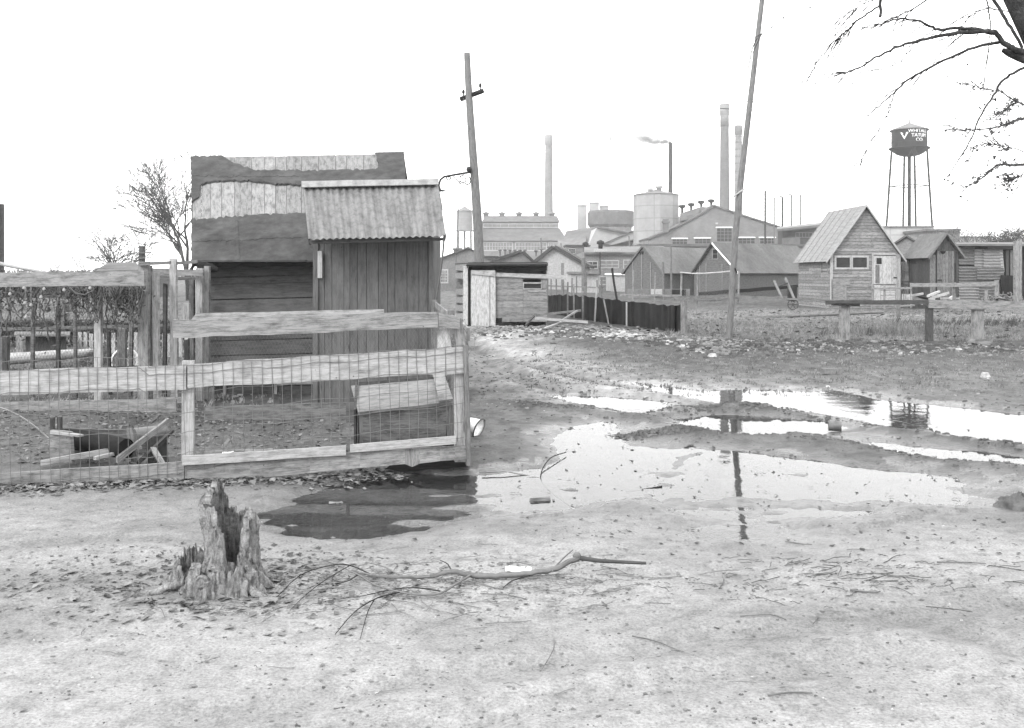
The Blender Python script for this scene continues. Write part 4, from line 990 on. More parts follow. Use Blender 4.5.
# ------------------------------------------------------------------ gabled buildings
def hit(px,py,o,u):
    a=(px-512)/F;b=(HZ-py)/F; s=(a*o[1]-o[0])/(u[0]-a*u[1]); t=o[1]+s*u[1]; return s,CH+b*t
class Gable:
    """o = front-left foot, ang = turn of the gable front, w wide, L deep"""
    def __init__(s,root,o,ang,w,L,he,hr,ridge=.5,base=-.1):
        s.r=root;s.o=Vector((o[0],o[1],0));s.u=Vector((math.cos(ang),math.sin(ang),0));s.v=Vector((-math.sin(ang),math.cos(ang),0));s.w=w;s.L=L;s.he=he;s.hr=hr;s.k=ridge;s.b=base
    def P(s,a,b,h): return s.o+s.u*a+s.v*b+Vector((0,0,h))
    def walls(s,mat,name='wall'):
        m=MB(); k=s.w*s.k
        f=[s.P(0,0,s.b),s.P(s.w,0,s.b),s.P(s.w,0,s.he),s.P(k,0,s.hr),s.P(0,0,s.he)]
        g=[p+s.v*s.L for p in f]
        m.add(f+g,[[0,1,2,3,4],[9,8,7,6,5],[0,4,9,5],[1,6,7,2]],[[(0,0),(s.w,0),(s.w,s.he),(k,s.hr),(0,s.he)],[(0,s.he),(k,s.hr),(s.w,s.he),(s.w,0),(0,0)],[(0,0),(0,s.he),(s.L,s.he),(s.L,0)],[(0,0),(s.L,0),(s.L,s.he),(0,s.he)]])
        return m.build(name,mat,s.r)
    def roof(s,mat,ov=.2,oe=.2,t=.08,name='roof',side=(1,1),mat2=None):
        m=MB(); k=s.w*s.k; sl1=(s.hr-s.he)/k; sl2=(s.hr-s.he)/(s.w-k); z=.03
        R0=s.P(k,-ov,s.hr+z);R1=s.P(k,s.L+ov,s.hr+z)
        E0=s.P(-oe,-ov,s.he-oe*sl1+z);E1=s.P(-oe,s.L+ov,s.he-oe*sl1+z)
        F0=s.P(s.w+oe,-ov,s.he-oe*sl2+z);F1=s.P(s.w+oe,s.L+ov,s.he-oe*sl2+z)
        m.slab(R0,R1,E1,E0,t,away=Vector((0,0,1))); m.slab(R0,R1,F1,F0,t,away=Vector((0,0,1)))
        return m.build(name,mat,s.r)
    def verge(s,mat,ov=.2,oe=.2,wd=.14,t=.03,sides=(0,1)):
        k=s.w*s.k
        for i in sides:
            e=s.P(-oe,0,s.he-oe*(s.hr-s.he)/k) if i==0 else s.P(s.w+oe,0,s.he-oe*(s.hr-s.he)/(s.w-k))
            r=s.P(k,0,s.hr); off=-s.v*(ov+.012)+Vector((0,0,.1)); m=MB(); m.slab(e+off,r+off,r+off-Vector((0,0,wd)),e+off-Vector((0,0,wd)),t,away=-s.v); m.build('barge_board',mat,s.r)
    def face(s,which='f'):
        return (s.o,s.u) if which=='f' else (s.P(0,s.L,0),-s.v)   # left side runs from back to front
    def opening(s,x0,y0,x1,y1,which='f',frame='rail',pane='pane',cols=1,rows=1,fw=.06,name='window',proud=.03,fname=None):
        o,u=s.face(which); n=-s.v if which=='f' else -s.u
        a0,h0=hit(x0,y0,o,u);a1,_=hit(x1,y0,o,u);_,h1=hit((x0+x1)/2,y1,o,u)
        if a1<a0: a0,a1=a1,a0
        def Q(a,h,d): return Vector((o[0],o[1],0))+u*a+n*d+Vector((0,0,h))
        m=MB()
        def bar(a,b,c,d): m.slab(Q(a,d,proud),Q(b,d,proud),Q(b,c,proud),Q(a,c,proud),proud+.0,away=-n)
        bar(a0-fw,a0,h1-fw,h0+fw);bar(a1,a1+fw,h1-fw,h0+fw);bar(a0,a1,h0,h0+fw);bar(a0,a1,h1-fw,h1)
        for i in range(1,cols): c=a0+(a1-a0)*i/cols; bar(c-fw*.3,c+fw*.3,h1,h0)
        for i in range(1,rows): c=h1+(h0-h1)*i/rows; bar(a0,a1,c-fw*.3,c+fw*.3)
        f=m.build(fname or name,M[frame] if frame in M else frame,s.r)
        e=max(.012,proud-.025); k=MB(); k.slab(Q(a0,h0,e),Q(a1,h0,e),Q(a1,h1,e),Q(a0,h1,e),.008,away=-n); k.build('pane',M[pane],f); return f

# the small clapboard house
ho=(W(830,0,48).x,48.0)
hs=thing('small_house','small clapboard house with a pale sheet roof and two dark windows, right of centre','house',(ho[0]+1.7,48,0))
H=Gable(hs,ho,.0,W(900,0,48).x-ho[0],4.6,2.62,4.95,.5)
# turn slightly so that the left wall shows
H=Gable(hs,ho,.03,3.36,4.7,2.55,4.9,.5)
m=MB(); 
core=H.walls(M['board_deep'],'frame_wall')
h=-.05; sides_skip=[]
while h<H.hr-.1:
    h2=min(h+.155,H.hr-.02); 
    def ext(hh):
        if hh<=H.he: return 0,H.w
        f=(hh-H.he)/(H.hr-H.he); return H.w*.5*f,H.w-H.w*.5*f
    a,b=ext(h);c_,d_2=ext(h2)
    cuts=[0,.6+rnd.random()*2.0,H.w]
    for x0,x1 in zip(cuts[:-1],cuts[1:]):
        p0,p1=max(a,x0),min(b,x1);q0,q1=max(c_,x0),min(d_2,x1)
        if p1-p0>.05 and q1-q0>.02:
            m.slab(H.P(q0+.004,-.02,h2-.012),H.P(q1-.004,-.02,h2-.012),H.P(p1-.004,-.035,h),H.P(p0+.004,-.035,h),.015)
    if h2<H.he-.02:
        cut=rnd.uniform(1,3.5)
        for y0,y1 in ((0,cut),(cut,H.L)):
            m.slab(H.P(-.02,y0+.004,h2-.012),H.P(-.02,y1-.004,h2-.012),H.P(-.035,y1-.004,h),H.P(-.035,y0+.004,h),.015,away=Vector((1,0,0)))
    h=h2
m.build('clapboard',M['clap'],hs)
m=MB()
k=H.w*.5;sl=(H.hr-H.he)/k;oe=.26;ov=.22;n=6
for i in range(n):
    y0=-ov+(H.L+2*ov)*i/n; y1=-ov+(H.L+2*ov)*(i+1)/n-.03; j=rnd.uniform(0,.012)
    m.slab(H.P(k,y0,H.hr+.05+j),H.P(k,y1,H.hr+.05+j),H.P(-oe,y1,H.he-oe*sl+.05+j),H.P(-oe,y0,H.he-oe*sl+.05+j),.02,away=Vector((0,0,-1)))
    m.slab(H.P(k+.01,y0,H.hr+.05+j),H.P(k+.01,y1,H.hr+.05+j),H.P(H.w+oe,y1,H.he-oe*sl+.05+j),H.P(H.w+oe,y0,H.he-oe*sl+.05+j),.02,away=Vector((0,0,-1)))
    m.tube([H.P(k,y1+.015,H.hr+.07),H.P(-oe,y1+.015,H.he-oe*sl+.07)],.02,5)
m.build('roof',M['iron_pale'],hs)
H.verge(M['rail'],ov=.22,oe=.26,wd=.13)
H.opening(836,257.5,849.5,267.5,frame='rail',pane='pane',fw=.09,proud=.06); H.opening(852.5,257.5,866.5,267.5,frame='rail',pane='pane',fw=.09,proud=.06)
H.opening(822,257,828,273,which='l',frame='board',pane='pane',fw=.07,proud=.05,name='side_window')
m=MB()
def hq(px,py,dd=-.06):
    a,hh=hit(px,py,H.o,H.u); return H.P(a,dd,hh)
def fq(m,x0,y0,x1,y1,dd=-.06,t=.03): m.slab(hq(x0,y0,dd),hq(x1,y0,dd),hq(x1,y1,dd),hq(x0,y1,dd),t)
for x in (873,877.5,882,886.5,891): fq(m,x,256 if x<890 else 256,x+4.3,284)
d1=m.build('door',M['white_board'],hs); tag(d1,'pale board door with a small dark window')
m=MB(); fq(m,876,258,881,264,-.075,.01); m.build('door_window',M['dark'],d1)
m=MB(); fq(m,875,265,879,283,-.072,.01); m.build('door_panel',M['board_mid'],d1)
m=MB(); fq(m,893,277,896,278.2,-.09,.02); m.build('hinge',M['metal_dark'],d1)
m=MB(); fq(m,871.5,253,873,304,-.08,.04); fq(m,895.3,254,896.5,304,-.08,.04); fq(m,873.1,253,895.2,255,-.08,.04); m.build('door_frame',M['rail'],hs)
m=MB(); fq(m,873.5,285,880,304,-.05,.02); fq(m,880.3,285.5,895,290,-.05,.02); fq(m,880.3,290.5,895,295,-.05,.02);fq(m,880.3,295.5,895,304,-.05,.02); m.build('lower_boards',M['white_board'],hs)
m=MB(); fq(m,831,279,849.5,285,-.07,.02); fq(m,831,285.3,846,300,-.07,.02); m.build('patch_board',M['board'],hs)
m=MB(); fq(m,829.5,254,832.5,306,-.07,.03); m.build('corner_trim',M['rail'],hs)
m=MB(); fq(m,896.8,254,900,306,-.07,.03); m.build('corner_trim',M['rail'],hs)
# annex boards between house and outhouse
m=MB(); 
for i in range(5): gslab(m,900.5+i*2.3,902.6+i*2.3,257+rnd.uniform(-1,1),257,306,306,48.6,48.6,.02)
for y in (270,279.5,283): gslab(m,900.5,911.5,y,y,y+1.1,y+1.1,48.5,48.5,.03)
solo('board_screen',m,M['board'],'narrow screen of grey boards between the small house and the dark plank outhouse','screen')

# dark outhouse with a crescent notch over the door
oo=(W(930.5,0,46.5).x,46.5)
ot=thing('outhouse','dark plank outhouse with a pitched grey roof, right of the small house','outhouse',(oo[0]+.7,46.5,0))
O=Gable(ot,oo,.10,1.36,2.0,2.62,3.5,.5)
O.walls(M['board_deep'],'frame_wall')
m=MB(); x=0
while x<O.w-.02:
    x2=min(O.w,x+rnd.uniform(.09,.14)); kx=(x+x2)/2; top=O.he+(O.hr-O.he)*(1-abs(kx-O.w/2)/(O.w/2))-.06
    m.slab(O.P(x+.004,-.03,top),O.P(x2-.004,-.03,top),O.P(x2-.004,-.03,-.05),O.P(x+.004,-.03,-.05),.02); x=x2
y=0
while y<O.L-.02:
    y2=min(O.L,y+rnd.uniform(.12,.2)); m.slab(O.P(-.03,y+.004,O.he-.03),O.P(-.03,y2-.004,O.he-.03),O.P(-.03,y2-.004,-.05),O.P(-.03,y+.004,-.05),.02,away=Vector((1,0,0))); y=y2
m.build('wall',M['board_dark'],ot)
O.roof(M['roof_grey'],.22,.22,.05); O.verge(M['board_mid'],.22,.22,.13)
m=MB()
def oq(px,py,dd=-.05):
    a,hh=hit(px,py,O.o,O.u); return O.P(a,dd,hh)
def of(m,x0,y0,x1,y1,dd=-.06,t=.03): m.slab(oq(x0,y0,dd),oq(x1,y0,dd),oq(x1,y1,dd),oq(x0,y1,dd),t)
x=936.5
while x<953.5: of(m,x,251,x+2.6,305,-.06,.02); x+=2.9
dd_=m.build('door',M['board_mid'],ot); m=MB(); of(m,935,250,936.2,305,-.07,.03); m.build('jamb',M['board_deep'],ot); m=MB(); of(m,953.6,263,954.8,305,-.07,.03); m.build('jamb',M['board_deep'],ot)
m=MB(); pts=[oq(942+2.8*math.cos(a),251+3.0*math.sin(a),-.095) for a in [math.pi*i/10 for i in range(11)]]; kk=len(pts); m.add(pts+[p+Vector((0,.01,0)) for p in pts],[list(range(kk)),[i+kk for i in range(kk)][::-1]]); m.build('notch',M['dark'],dd_)
m=MB(); of(m,936.5,279.5,941,280.6,-.1,.02); m.build('latch',M['metal_dark'],dd_)
m=MB(); of(m,929.5,255,935,306,-.055,.03); m.build('corner_board',M['board_mid'],ot)

# sheet-iron lean-to
ln_=thing('lean_to','flat-roofed lean-to walled with patched corrugated sheets, at the right edge','lean-to',(W(985,0,51).x,51,0))
D8=51.0
def hcorr(m,x0,x1,t,b,d,pitch=.15,amp=.028):
    """sheet with level ribs"""
    A=W(x0,t,d);B=W(x1,t,d);hh=(b-t)*d/F; nv=int(hh/pitch*4); vs=[];fs=[];uvs=[]
    for j in range(nv+1):
        z=-hh*j/nv; y=amp*math.sin(2*math.pi*hh*j/nv/pitch)
        vs += [A+Vector((0,y,z)),B+Vector((0,y,z))]
        if j: k=2*j; fs.append([k-2,k-1,k+1,k]); uvs.append([(z,0),(z,B.x-A.x),(z-.02,B.x-A.x),(z-.02,0)])
    m.add(vs,fs,uvs,True); b_=[v+Vector((0,.006,0)) for v in vs]; m.add(b_,[f[::-1] for f in fs],uvs,True)
for (x0,x1,t,b,mt,o) in ((959,975,247,265,'iron_wall',.0),(974.5,984,249,281,'iron_pale',.03),(983.5,1003,249.5,269,'iron_pale',.10),(959,978,266,300,'iron_wall',.05),(977,1004,268,280,'iron_wall',.16),(976,1000,279,312,'iron_wall',.04),(959,979,284,312,'iron_pale',.07)):
    m=MB(); hcorr(m,x0,x1,t,b,D8-o); m.build('wall_sheet',M[mt],ln_)
m=MB(); gslab(m,958,1140,246,246.5,312,312,D8+.2,D8+.2,.03); gslab(m,958,1140,243,243,290,290,D8+3.4,D8+3.4,.03); m.slab(W(958,247,D8+.21),W(958,244,D8+3.4),W(958,290,D8+3.4),W(958,312,D8+.21),.02,away=Vector((1,0,0))); m.build('wall',M['board_deep'],ln_)
m=MB(); m.slab(W(955,242.5,D8+3.7),W(1150,241.5,D8+3.7),W(1150,244,D8-.5),W(957,244,D8-.5),.05,away=Vector((0,0,-1))); m.slab(W(957,244.1,D8-.5),W(1150,244.1,D8-.5),W(1150,246.3,D8-.5),W(957,246,D8-.5),.04); m.build('roof',M['roof_grey'],ln_)
m=MB(); gslab(m,988,1016,246.5,246.5,249.5,249.2,D8-.3,D8-.3,.03); m.build('fascia_board',M['board_dark'],ln_)
for (x0,x1,t,b,d,mt,ln,nm) in ((1001.5,1004.5,250,272,D8-.1,'rail',-2,'slat'),(1006,1009,250,292,D8-.1,'board_dark',0,'slat'),(1010.5,1013,250,292,D8-.12,'board_mid',0,'slat'),(1013.5,1015.5,250,292,D8-.1,'board_dark',0,'slat')):
    m=MB(); m.slab(W(x0+ln,t,d),W(x1+ln,t,d),W(x1,b,d),W(x0,b,d),.03); m.build(nm,M[mt],ln_)
m=MB(); gslab(m,1001,1014,275,276,297,297,D8-.25,D8-.25,.04,3,.02); m.build('tar_sheet',M['tarhut'],ln_)
pp=thing('gate_post','tall split double gate post at the right edge before the lean-to','post',(W(1018,0,44).x,44,0))
for (x0,x1,t,mt) in ((1015.5,1019,241,'board'),(1019.3,1022,239,'board')):
    m=MB(); gslab(m,x0,x1,t,t,316,316,44,44,.2); m.build('post',M[mt],pp)
# low yard fence in front of the outhouse
yf=thing('yard_fence','low yard fence of pale boards in front of the dark outhouse and lean-to','fence',(W(950,0,41).x,41,0))
for (a,b,t0,t1,bb0,bb1,mt) in ((910,954,283,283,287,287,'board'),(954.3,997,283,281.5,287,285.5,'board'),(872,912,287.5,287,289.5,289,'board')):
    m=MB(); gslab(m,a,b,t0,t1,bb0,bb1,41,41,.03,4,.008); m.build('rail',M[mt],yf)
for (x,w,t,b,mt) in ((910.5,1.6,283,308,'board'),(953,3,282,312,'board_mid'),(995,4,280,296,'board'),(985,3,290,312,'board'),(872,1.6,284,310,'board'),(845,1.4,285,309,'board'),(884,1.6,286,309,'board')):
    m=MB(); gslab(m,x,x+w,t,t,b,b,41.1,41.1,.06); m.build('post',M[mt],yf)
m=MB(); x=902
for i in range(5): gslab(m,x,x+1.3,294,294,304,304,40.9,40.9,.02); x+=2.2
m.build('pickets',M['rail'],yf)
m=MB(); gslab(m,897,900.5,303,303,318.5,318.5,38,38,.1); solo('post',m,M['board_mid'],'stub of a thick post just left of the white scrap heap','post')
# long pole lying in the field
m=MB(); m.tube([W(744,318,37),W(800,315.6,37),W(883,312.2,37)],[.06,.06,.05],7); solo('lying_pole',m,M['board_mid'],'long thin pole lying on the bare strip beyond the rail fence','pole')
# horse cultivator beside the house
cu=thing('cultivator','old iron-wheeled hand cultivator with raised handles, left of the small house','cultivator',(W(786,0,45).x,45,0))
for (a,b,r,mt) in (((774,280.5),(782,298),.06,'board'),((785,277.5),(796,303),.06,'board'),((776,287),(788,283),.04,'board_dark'),((782,298),(796,301),.06,'tarhut')):
    m=MB(); m.tube([W(*a,45),W(*b,44.8)],r,6); m.build('handle' if a[1]<282 else 'bar',M[mt],cu)
m=MB(); c2=W(793,304.5,44.8); m.lathe([(.21,-.03),(.24,-.03),(.24,.03),(.21,.03),(.21,-.03)],c2,20,axis=(0.2,1,0)); 
for i in range(6):
    a=i*math.pi/3; m.tube([c2,c2+Vector((.22*math.cos(a),0,.22*math.sin(a)))],.012,4)
m.build('wheel',M['metal_dark'],cu)
m=MB(); m.slab(W(789,286,46),W(797,286,46),W(797,300,46),W(789,300,46),.3); solo('crate',m,M['board_deep'],'nearly black crate against the left wall of the small house','crate')
# ------------------------------------------------------------------ the two long gabled sheds
def pxg(name,label,cat,xl,xr,d,ang,L,he_y,hr_y,wall,roof,ov=.25,oe=.25,ridge=.5,he_at=None,verge=None,rt=.1):
    """gable whose front runs from xl to xr in view; the left corner stands at distance d"""
    o=(W(xl,0,d).x,d); u=(math.cos(ang),math.sin(ang)); w,_=hit(xr,HZ,Vector(o),Vector(u))
    th=thing(name,label,cat,(o[0]+u[0]*w/2,o[1]+u[1]*w/2,0)); g=Gable(th,o,ang,w,L,CH+(HZ-he_y)*d/F,0,ridge)
    a=w*ridge; g.hr=CH+(HZ-hr_y)*(d+u[1]*a)/F; g.walls(M[wall]); g.roof(M[roof],ov,oe,rt)
    if verge: g.verge(M[verge],ov,oe,.22)
    return g
A=pxg('gabled_shed','left of two long gabled sheds with plain grey roofs, behind the tar paper fence','shed',625,662,76,-.75,9.5,272,247.5,'barnwall','roof_grey',.15,.2,.5,rt=.12)
def door_on(g,x0,y0,x1,y1,mat,name='door',pr=.05):
    m=MB(); a0,h0=hit(x0,y0,g.o,g.u);a1,_=hit(x1,y0,g.o,g.u);_,h1=hit(x0,y1,g.o,g.u)
    m.slab(g.P(a0,-pr,h0),g.P(a1,-pr,h0),g.P(a1,-pr,h1),g.P(a0,-pr,h1),pr-.005,away=g.v); return m.build(name,M[mat],g.r)
door_on(A,640,251.5,643.5,254.5,'dark','loft_hatch')
for x in (632.5,641.5,650.5): door_on(A,x,262 if x!=641.5 else 252,x+.9,294,'shedwall','batten')
Bg=pxg('gabled_shed','right of two long gabled sheds, white barge board on its gable, behind the leaning pole','shed',694,738,74,-.72,13.5,272,243.5,'barnwall','roof_mid',.15,.2,.44,rt=.12)
Bg.verge(M['paint_white'],.15,.2,.15,sides=(1,)); Bg.verge(M['board_deep'],.15,.2,.2,sides=(0,))
Bg.opening(713,249.5,717.5,258.5,frame='shedwall',pane='dark',cols=1,rows=2,fw=.06,name='loft_window')
for x in (699.5,706,722,730): door_on(Bg,x,264,x+.8,294,'shedwall','batten')
# white rail wire across the roof of the right shed
# lower range joining the sheds, whitewashed foundations
m=MB(); gslab(m,628,690,289,289,298,298,66,66,.2); solo('low_wall',m,M['factory_wall'],'low pale wall running below the left gabled shed','wall')
for (x0,x1,t,b,mt,lb) in ((651,664,289,296,'factory_pale','pale panel door left in the low wall'),(700,712,0,0,'dark','')):
    if lb: 
        m=MB(); gslab(m,x0,x1,t,t,b,b,65.6,65.6,.1); solo('panel',m,M[mt],'pale panel leaning on the low wall below the left gabled shed','panel')
m=MB(); gslab(m,672,686,289.5,289.5,296,296,65.6,65.6,.1); solo('panel',m,M['dark'],'black panel leaning on the low wall below the left gabled shed','panel')
# embankment pipe: dark trough running to the house
m=MB(); m.slab(W(700,292,55),W(798,285,55),W(798,287.6,55),W(700,296,55),.4,8,.02); 
solo('trough_pipe',m,M['tarhut'],'long black trough on the ground between the leaning pole and the small house','trough')
m=MB(); 
for i in range(500):
    x=rnd.gauss(713,9); p=G(x,299+rnd.uniform(-3,3)); p.z+=abs(rnd.gauss(0,.12)); leaf(m,p,rnd.uniform(.05,.12),True)
solo('brush_heap',m,M['dark_litter'],'dark low heap of brush behind the leaning pole','brush',kind='stuff')

# ------------------------------------------------------------------ nearer factory buildings
g=pxg('grey_building','low wide grey gabled building seen between the outhouse and the plank shed','building',408,512,100,.0,22,271,248.5,'factory_wall','roof_mid',.3,.3,.58)
g.opening(441,270.5,447,282,frame='factory_pale',pane='pane_pale',cols=3,rows=4,fw=.14,name='window')
g.opening(417,268,422,280,frame='factory_pale',pane='pane_pale',cols=3,rows=4,fw=.14,name='window')
m=MB(); m.box((W(457.5,0,104).x,104,3.1),(.8,.8,2.2)); m.box((W(457.5,0,104).x,104,4.3),(1.0,1.0,.2)); m.build('roof_chimney',M['brick_stack'],g.r)
g=pxg('barn','pale gabled barn with a dark roof, just behind the plank shed','barn',533,583.5,110,-.12,16,265.5,248.3,'factory_pale','roof_dark',.5,.5,.42,rt=.35)
g.opening(535.5,263.5,547,270.5,frame='shedwall',pane='dark',fw=.08,name='hatch'); door_on(g,561,263,564,292,'factory_wall','door'); door_on(g,571,273,581,292,'factory_pale','door')
for x in (536,541.5,549,556): 
    m=MB(); m.lathe([(.08,-.4),(.08,.12),(.26,.15),(.2,.3),(.05,.38)],W(x,248.0+abs(x-553)*.28,116),10); m.build('roof_vent',M['roof_grey'],g.r)
g2=pxg('barn','dark-roofed low barn behind the utility pole, left of the pale gabled barn','barn',474,538,118,.0,16,268,252.5,'factory_wall','roof_dark',.4,.4,.75,rt=.3)
for i,x in enumerate((500,505,510,515,520,525)):
    m=MB(); m.lathe([(.08,-.5),(.08,.2),(.26,.23),(.2,.36),(.05,.45)],W(x,252.5,121),8); m.build('roof_vent',M['roof_grey'],g2.r)
# brick range behind the tar fence
br_=thing('brick_building','two-storey brick range with pale window bands, left of the gabled sheds','building',(W(615,0,135).x,135,0))
def blk(th,x0,x1,y0,d,dep,mat,name='wall',base=-.2,x0b=None):
    m=MB(); a,b=W(x0,y0,d),W(x1,y0,d); m.frustum(a.x,b.x,d,d+dep,base,a.x,b.x,d,d+dep,a.z)
    return m.build(name,M[mat],th)
def band(th,x0,x1,y0,y1,d,frame='factory_pale',pane='pane_pale',cols=4,rows=2,fw=.12,name='window'):
    g=Gable(th,(W(x0-30,0,d).x,d),0,1,1,1,1); return g.opening(x0,y0,x1,y1,frame=frame,pane=pane,cols=cols,rows=rows,fw=fw,name=name,proud=.1)
blk(br_,584,664,252,135,18,'brick')
m=MB(); m.slab(W(584,247,146),W(664,246,146),W(664,252.3,134.5),W(584,252.3,134.5),.3,away=Vector((0,0,-1))); m.build('roof',M['roof_grey'],br_)
band(br_,600,618,261,267.5,135,pane='factory_wall',cols=3); band(br_,624,632,260.5,268,135,cols=2); band(br_,600,618,277,284,135,cols=3); band(br_,588,597,262,268,135,pane='pane',cols=2)
m=MB(); gslab(m,594,622,248.8,248.6,251.6,251.4,134,134,.3); m.build('skylight',M['factory_pale'],br_)
m=MB(); m.lathe([(.3,-1),(.3,.7),(.55,.75),(.5,1.1),(.1,1.3)],W(600.5,249.5,137),10); m.build('roof_vent',M['tower'],br_)
m=MB(); m.lathe([(.3,-1),(.3,.4),(.5,.45),(.45,.75),(.1,.95)],W(585.5,248,150),10); m.build('roof_vent',M['tower'],br_)
wb=thing('low_building','low flat white block in front of the brick range, behind the tar paper fence','building',(W(620,0,95).x,95,0))
blk(wb,612,626,274,95,6,'factory_pale'); m=MB(); gslab(m,611,627,273.2,273.2,275,275,94.8,94.8,6.4); m.build('roof',M['paint_white'],wb)
w2=thing('low_building','pale low sheds in a row just left of the slanting black post','building',(W(597,0,90).x,90,0))
blk(w2,571,583,274,90,5,'factory_pale'); blk(w2,587,598.5,273,90.2,5,'factory_pale'); m=MB(); gslab(m,570,599,271.6,272,274,274,89.8,89.8,5.6); m.build('roof',M['factory_wall'],w2)

# ------------------------------------------------------------------ the far works
mb_=thing('monitor_hall','long factory hall with a raised clerestory roof, right of the utility pole','factory hall',(W(520,0,330).x,330,0))
Z=lambda y,d: CH+(HZ-y)*d/F
X=lambda x,d: (x-512)*d/F
m=MB(); d=330; m.frustum(X(477,d),X(567,d),d,d+38,-1,X(477,d),X(567,d),d,d+38,Z(241,d)); m.frustum(X(481,d),X(560,d),d+9,d+29,Z(240,d),X(481,d),X(560,d),d+9,d+29,Z(222.5,d)+.6); m.build('wall',M['factory_wall'],mb_)
m=MB(); m.frustum(X(476,d),X(568,d),d-.8,d+38.8,Z(241,d)+.05,X(481.5,d),X(560.8,d),d+9,d+29,Z(227,d)); m.build('lower_roof',M['roof_mid'],mb_)
m=MB(); m.frustum(X(481,d),X(561,d),d+8.2,d+29.8,Z(222.4,d)+.65,X(484,d),X(559,d),d+14,d+24,Z(217,d)+1.2); m.build('upper_roof',M['roof_mid'],mb_)
for (a,b) in ((484,512),(516,546),(549,564)): band(mb_,a,b,243,250,330,frame='factory_pale',pane='pane_pale',cols=10,rows=2,fw=.35)
band(mb_,484,558,224.2,227.0,338.8,frame='factory_pale',pane='factory_wall',cols=9,rows=1,fw=.25,name='clerestory_window')
for x in (486,502,519,536,552):
    m=MB(); m.lathe([(.9,-1),(.9,1.0),(1.5,1.2),(.2,2.0)],W(x,217.3,345),10); m.build('roof_vent',M['factory_wall'],mb_)
def stack(label,x0,x1,y0,d,mat,wb=1.22,top=None,rings=(),cap=True,h0=0,wt=None,name='factory_chimney'):
    cx=(x0+x1)/2; r=(x1-x0)/2*d/F; c=(X(cx,d),d,0); h=Z(y0,d)
    th=thing(name,label,'chimney',c); m=MB(); m.lathe([(r*wb,-1),(r,h-.0)],c,28); m.lathe([(r,h),(r*.72,h),(r*.7,h-3)],c,28); m.build('shaft',M[mat],th)
    if cap: k=MB(); k.lathe([(r*1.0,h-r*3.0),(r*1.16,h-r*2.7),(r*1.18,h-.05),(r*.98,h+.02)],c,28); k.build('crown',M[top or mat],th)
    for (ya,yb) in rings:
        k=MB(); hb_,ht=Z(yb,d),Z(ya,d); rr=lambda hh: r*(wb+(1-wb)*(hh+1)/(h+1))+.06
        k.lathe([(rr(hb_)-.04,hb_),(rr(hb_),hb_),(rr(ht),ht),(rr(ht)-.04,ht)],c,28); k.build('band',M[top or mat],th)
    return th
stack('tall pale factory chimney rising behind the long clerestory hall',545.2,552.2,135,350,'brick_pale',1.45,top='tankfar')
stack('tallest brick chimney with a pale top, left of the leaning pole',720.5,728.6,104,290,'brick_stack',1.38,top='brick_pale',rings=((108.5,127),))
stack('ringed pale chimney partly hidden behind the leaning pole',735.2,741.8,125.5,310,'brick_pale',1.35,top='brick_stack',rings=((136,136.8),(142,142.8),(149,149.8),(156,156.8),(163,163.8),(171,171.8),(180,180.8),(190,190.8)))
stack('thin black smoking stack behind the pale round tank',668.3,672.6,142.5,300,'metal_dark',1.05,cap=False)
for i,(x,y,w,lb,mt) in enumerate(((765.2,190.5,1.9,'first thin black stack right of the leaning pole, the thickest of the five','metal_dark'),(774.3,197,1.3,'pale thin stack, second of the five right of the leaning pole','tower_roof'),(782.3,197,1.9,'third thin stack right of the leaning pole, with a dark hooked top','tower'),(791.5,195,1.6,'fourth thin stack right of the leaning pole, with a hooked tip','tower_roof'),(800.4,194.5,1.5,'fifth and rightmost thin stack, left of the small house roof','tower_roof'))):
    t_=stack(lb,x-w/2,x+w/2,y,215,mt,1.1,cap=False,name='thin_stack'); t_['group']='thin stacks on the dark shed roof'
    if i in (2,3):
        k=MB(); k.tube([W(x,y+.3,215),W(x-1.5,y-.6,215),W(x-3,y-.4,215)],.14,6); k.build('hood',M[mt],t_)
# smoke from the black stack
def make_smoke():
    m=MB(); n=18; q=[];r=[]
    for i in range(n+1):
        t=i/n; q.append(W(670.6-60*t,141.8-3.8*t**.7+.5*math.sin(t*9),300)); r.append(.45+1.7*t**.7)
    m.tube(q,r,12); x0,x1=q[0].x,q[-1].x
    mt=bpy.data.materials.new('thin_smoke'); mt.use_nodes=True; nt=mt.node_tree; nt.nodes.clear(); out=N(nt,'ShaderNodeOutputMaterial'); v=N(nt,'ShaderNodeVolumePrincipled')
    v.inputs['Color'].default_value=(.3,.3,.3,1); tc=N(nt,'ShaderNodeTexCoord'); sp=N(nt,'ShaderNodeSeparateXYZ'); nt.links.new(tc.outputs['Object'],sp.inputs[0])
    t=math_(nt,'DIVIDE',math_(nt,'SUBTRACT',sp.outputs[0],x1),x0-x1,True); t=math_(nt,'POWER',t,1.6)
    no=tex(nt,tc.outputs['Object'],scale=.55,detail=4).outputs[0]; k=ramp(nt,no,[(.30,0),(.58,1)])
    d=math_(nt,'MULTIPLY',math_(nt,'MULTIPLY',t,k),2.6); nt.links.new(d,v.inputs['Density'])
    nt.links.new(v.outputs[0],out.inputs['Volume'])
    o=m.build('smoke',mt); tag(o,'thin grey smoke trailing left from the black stack','smoke',kind='stuff')
make_smoke()
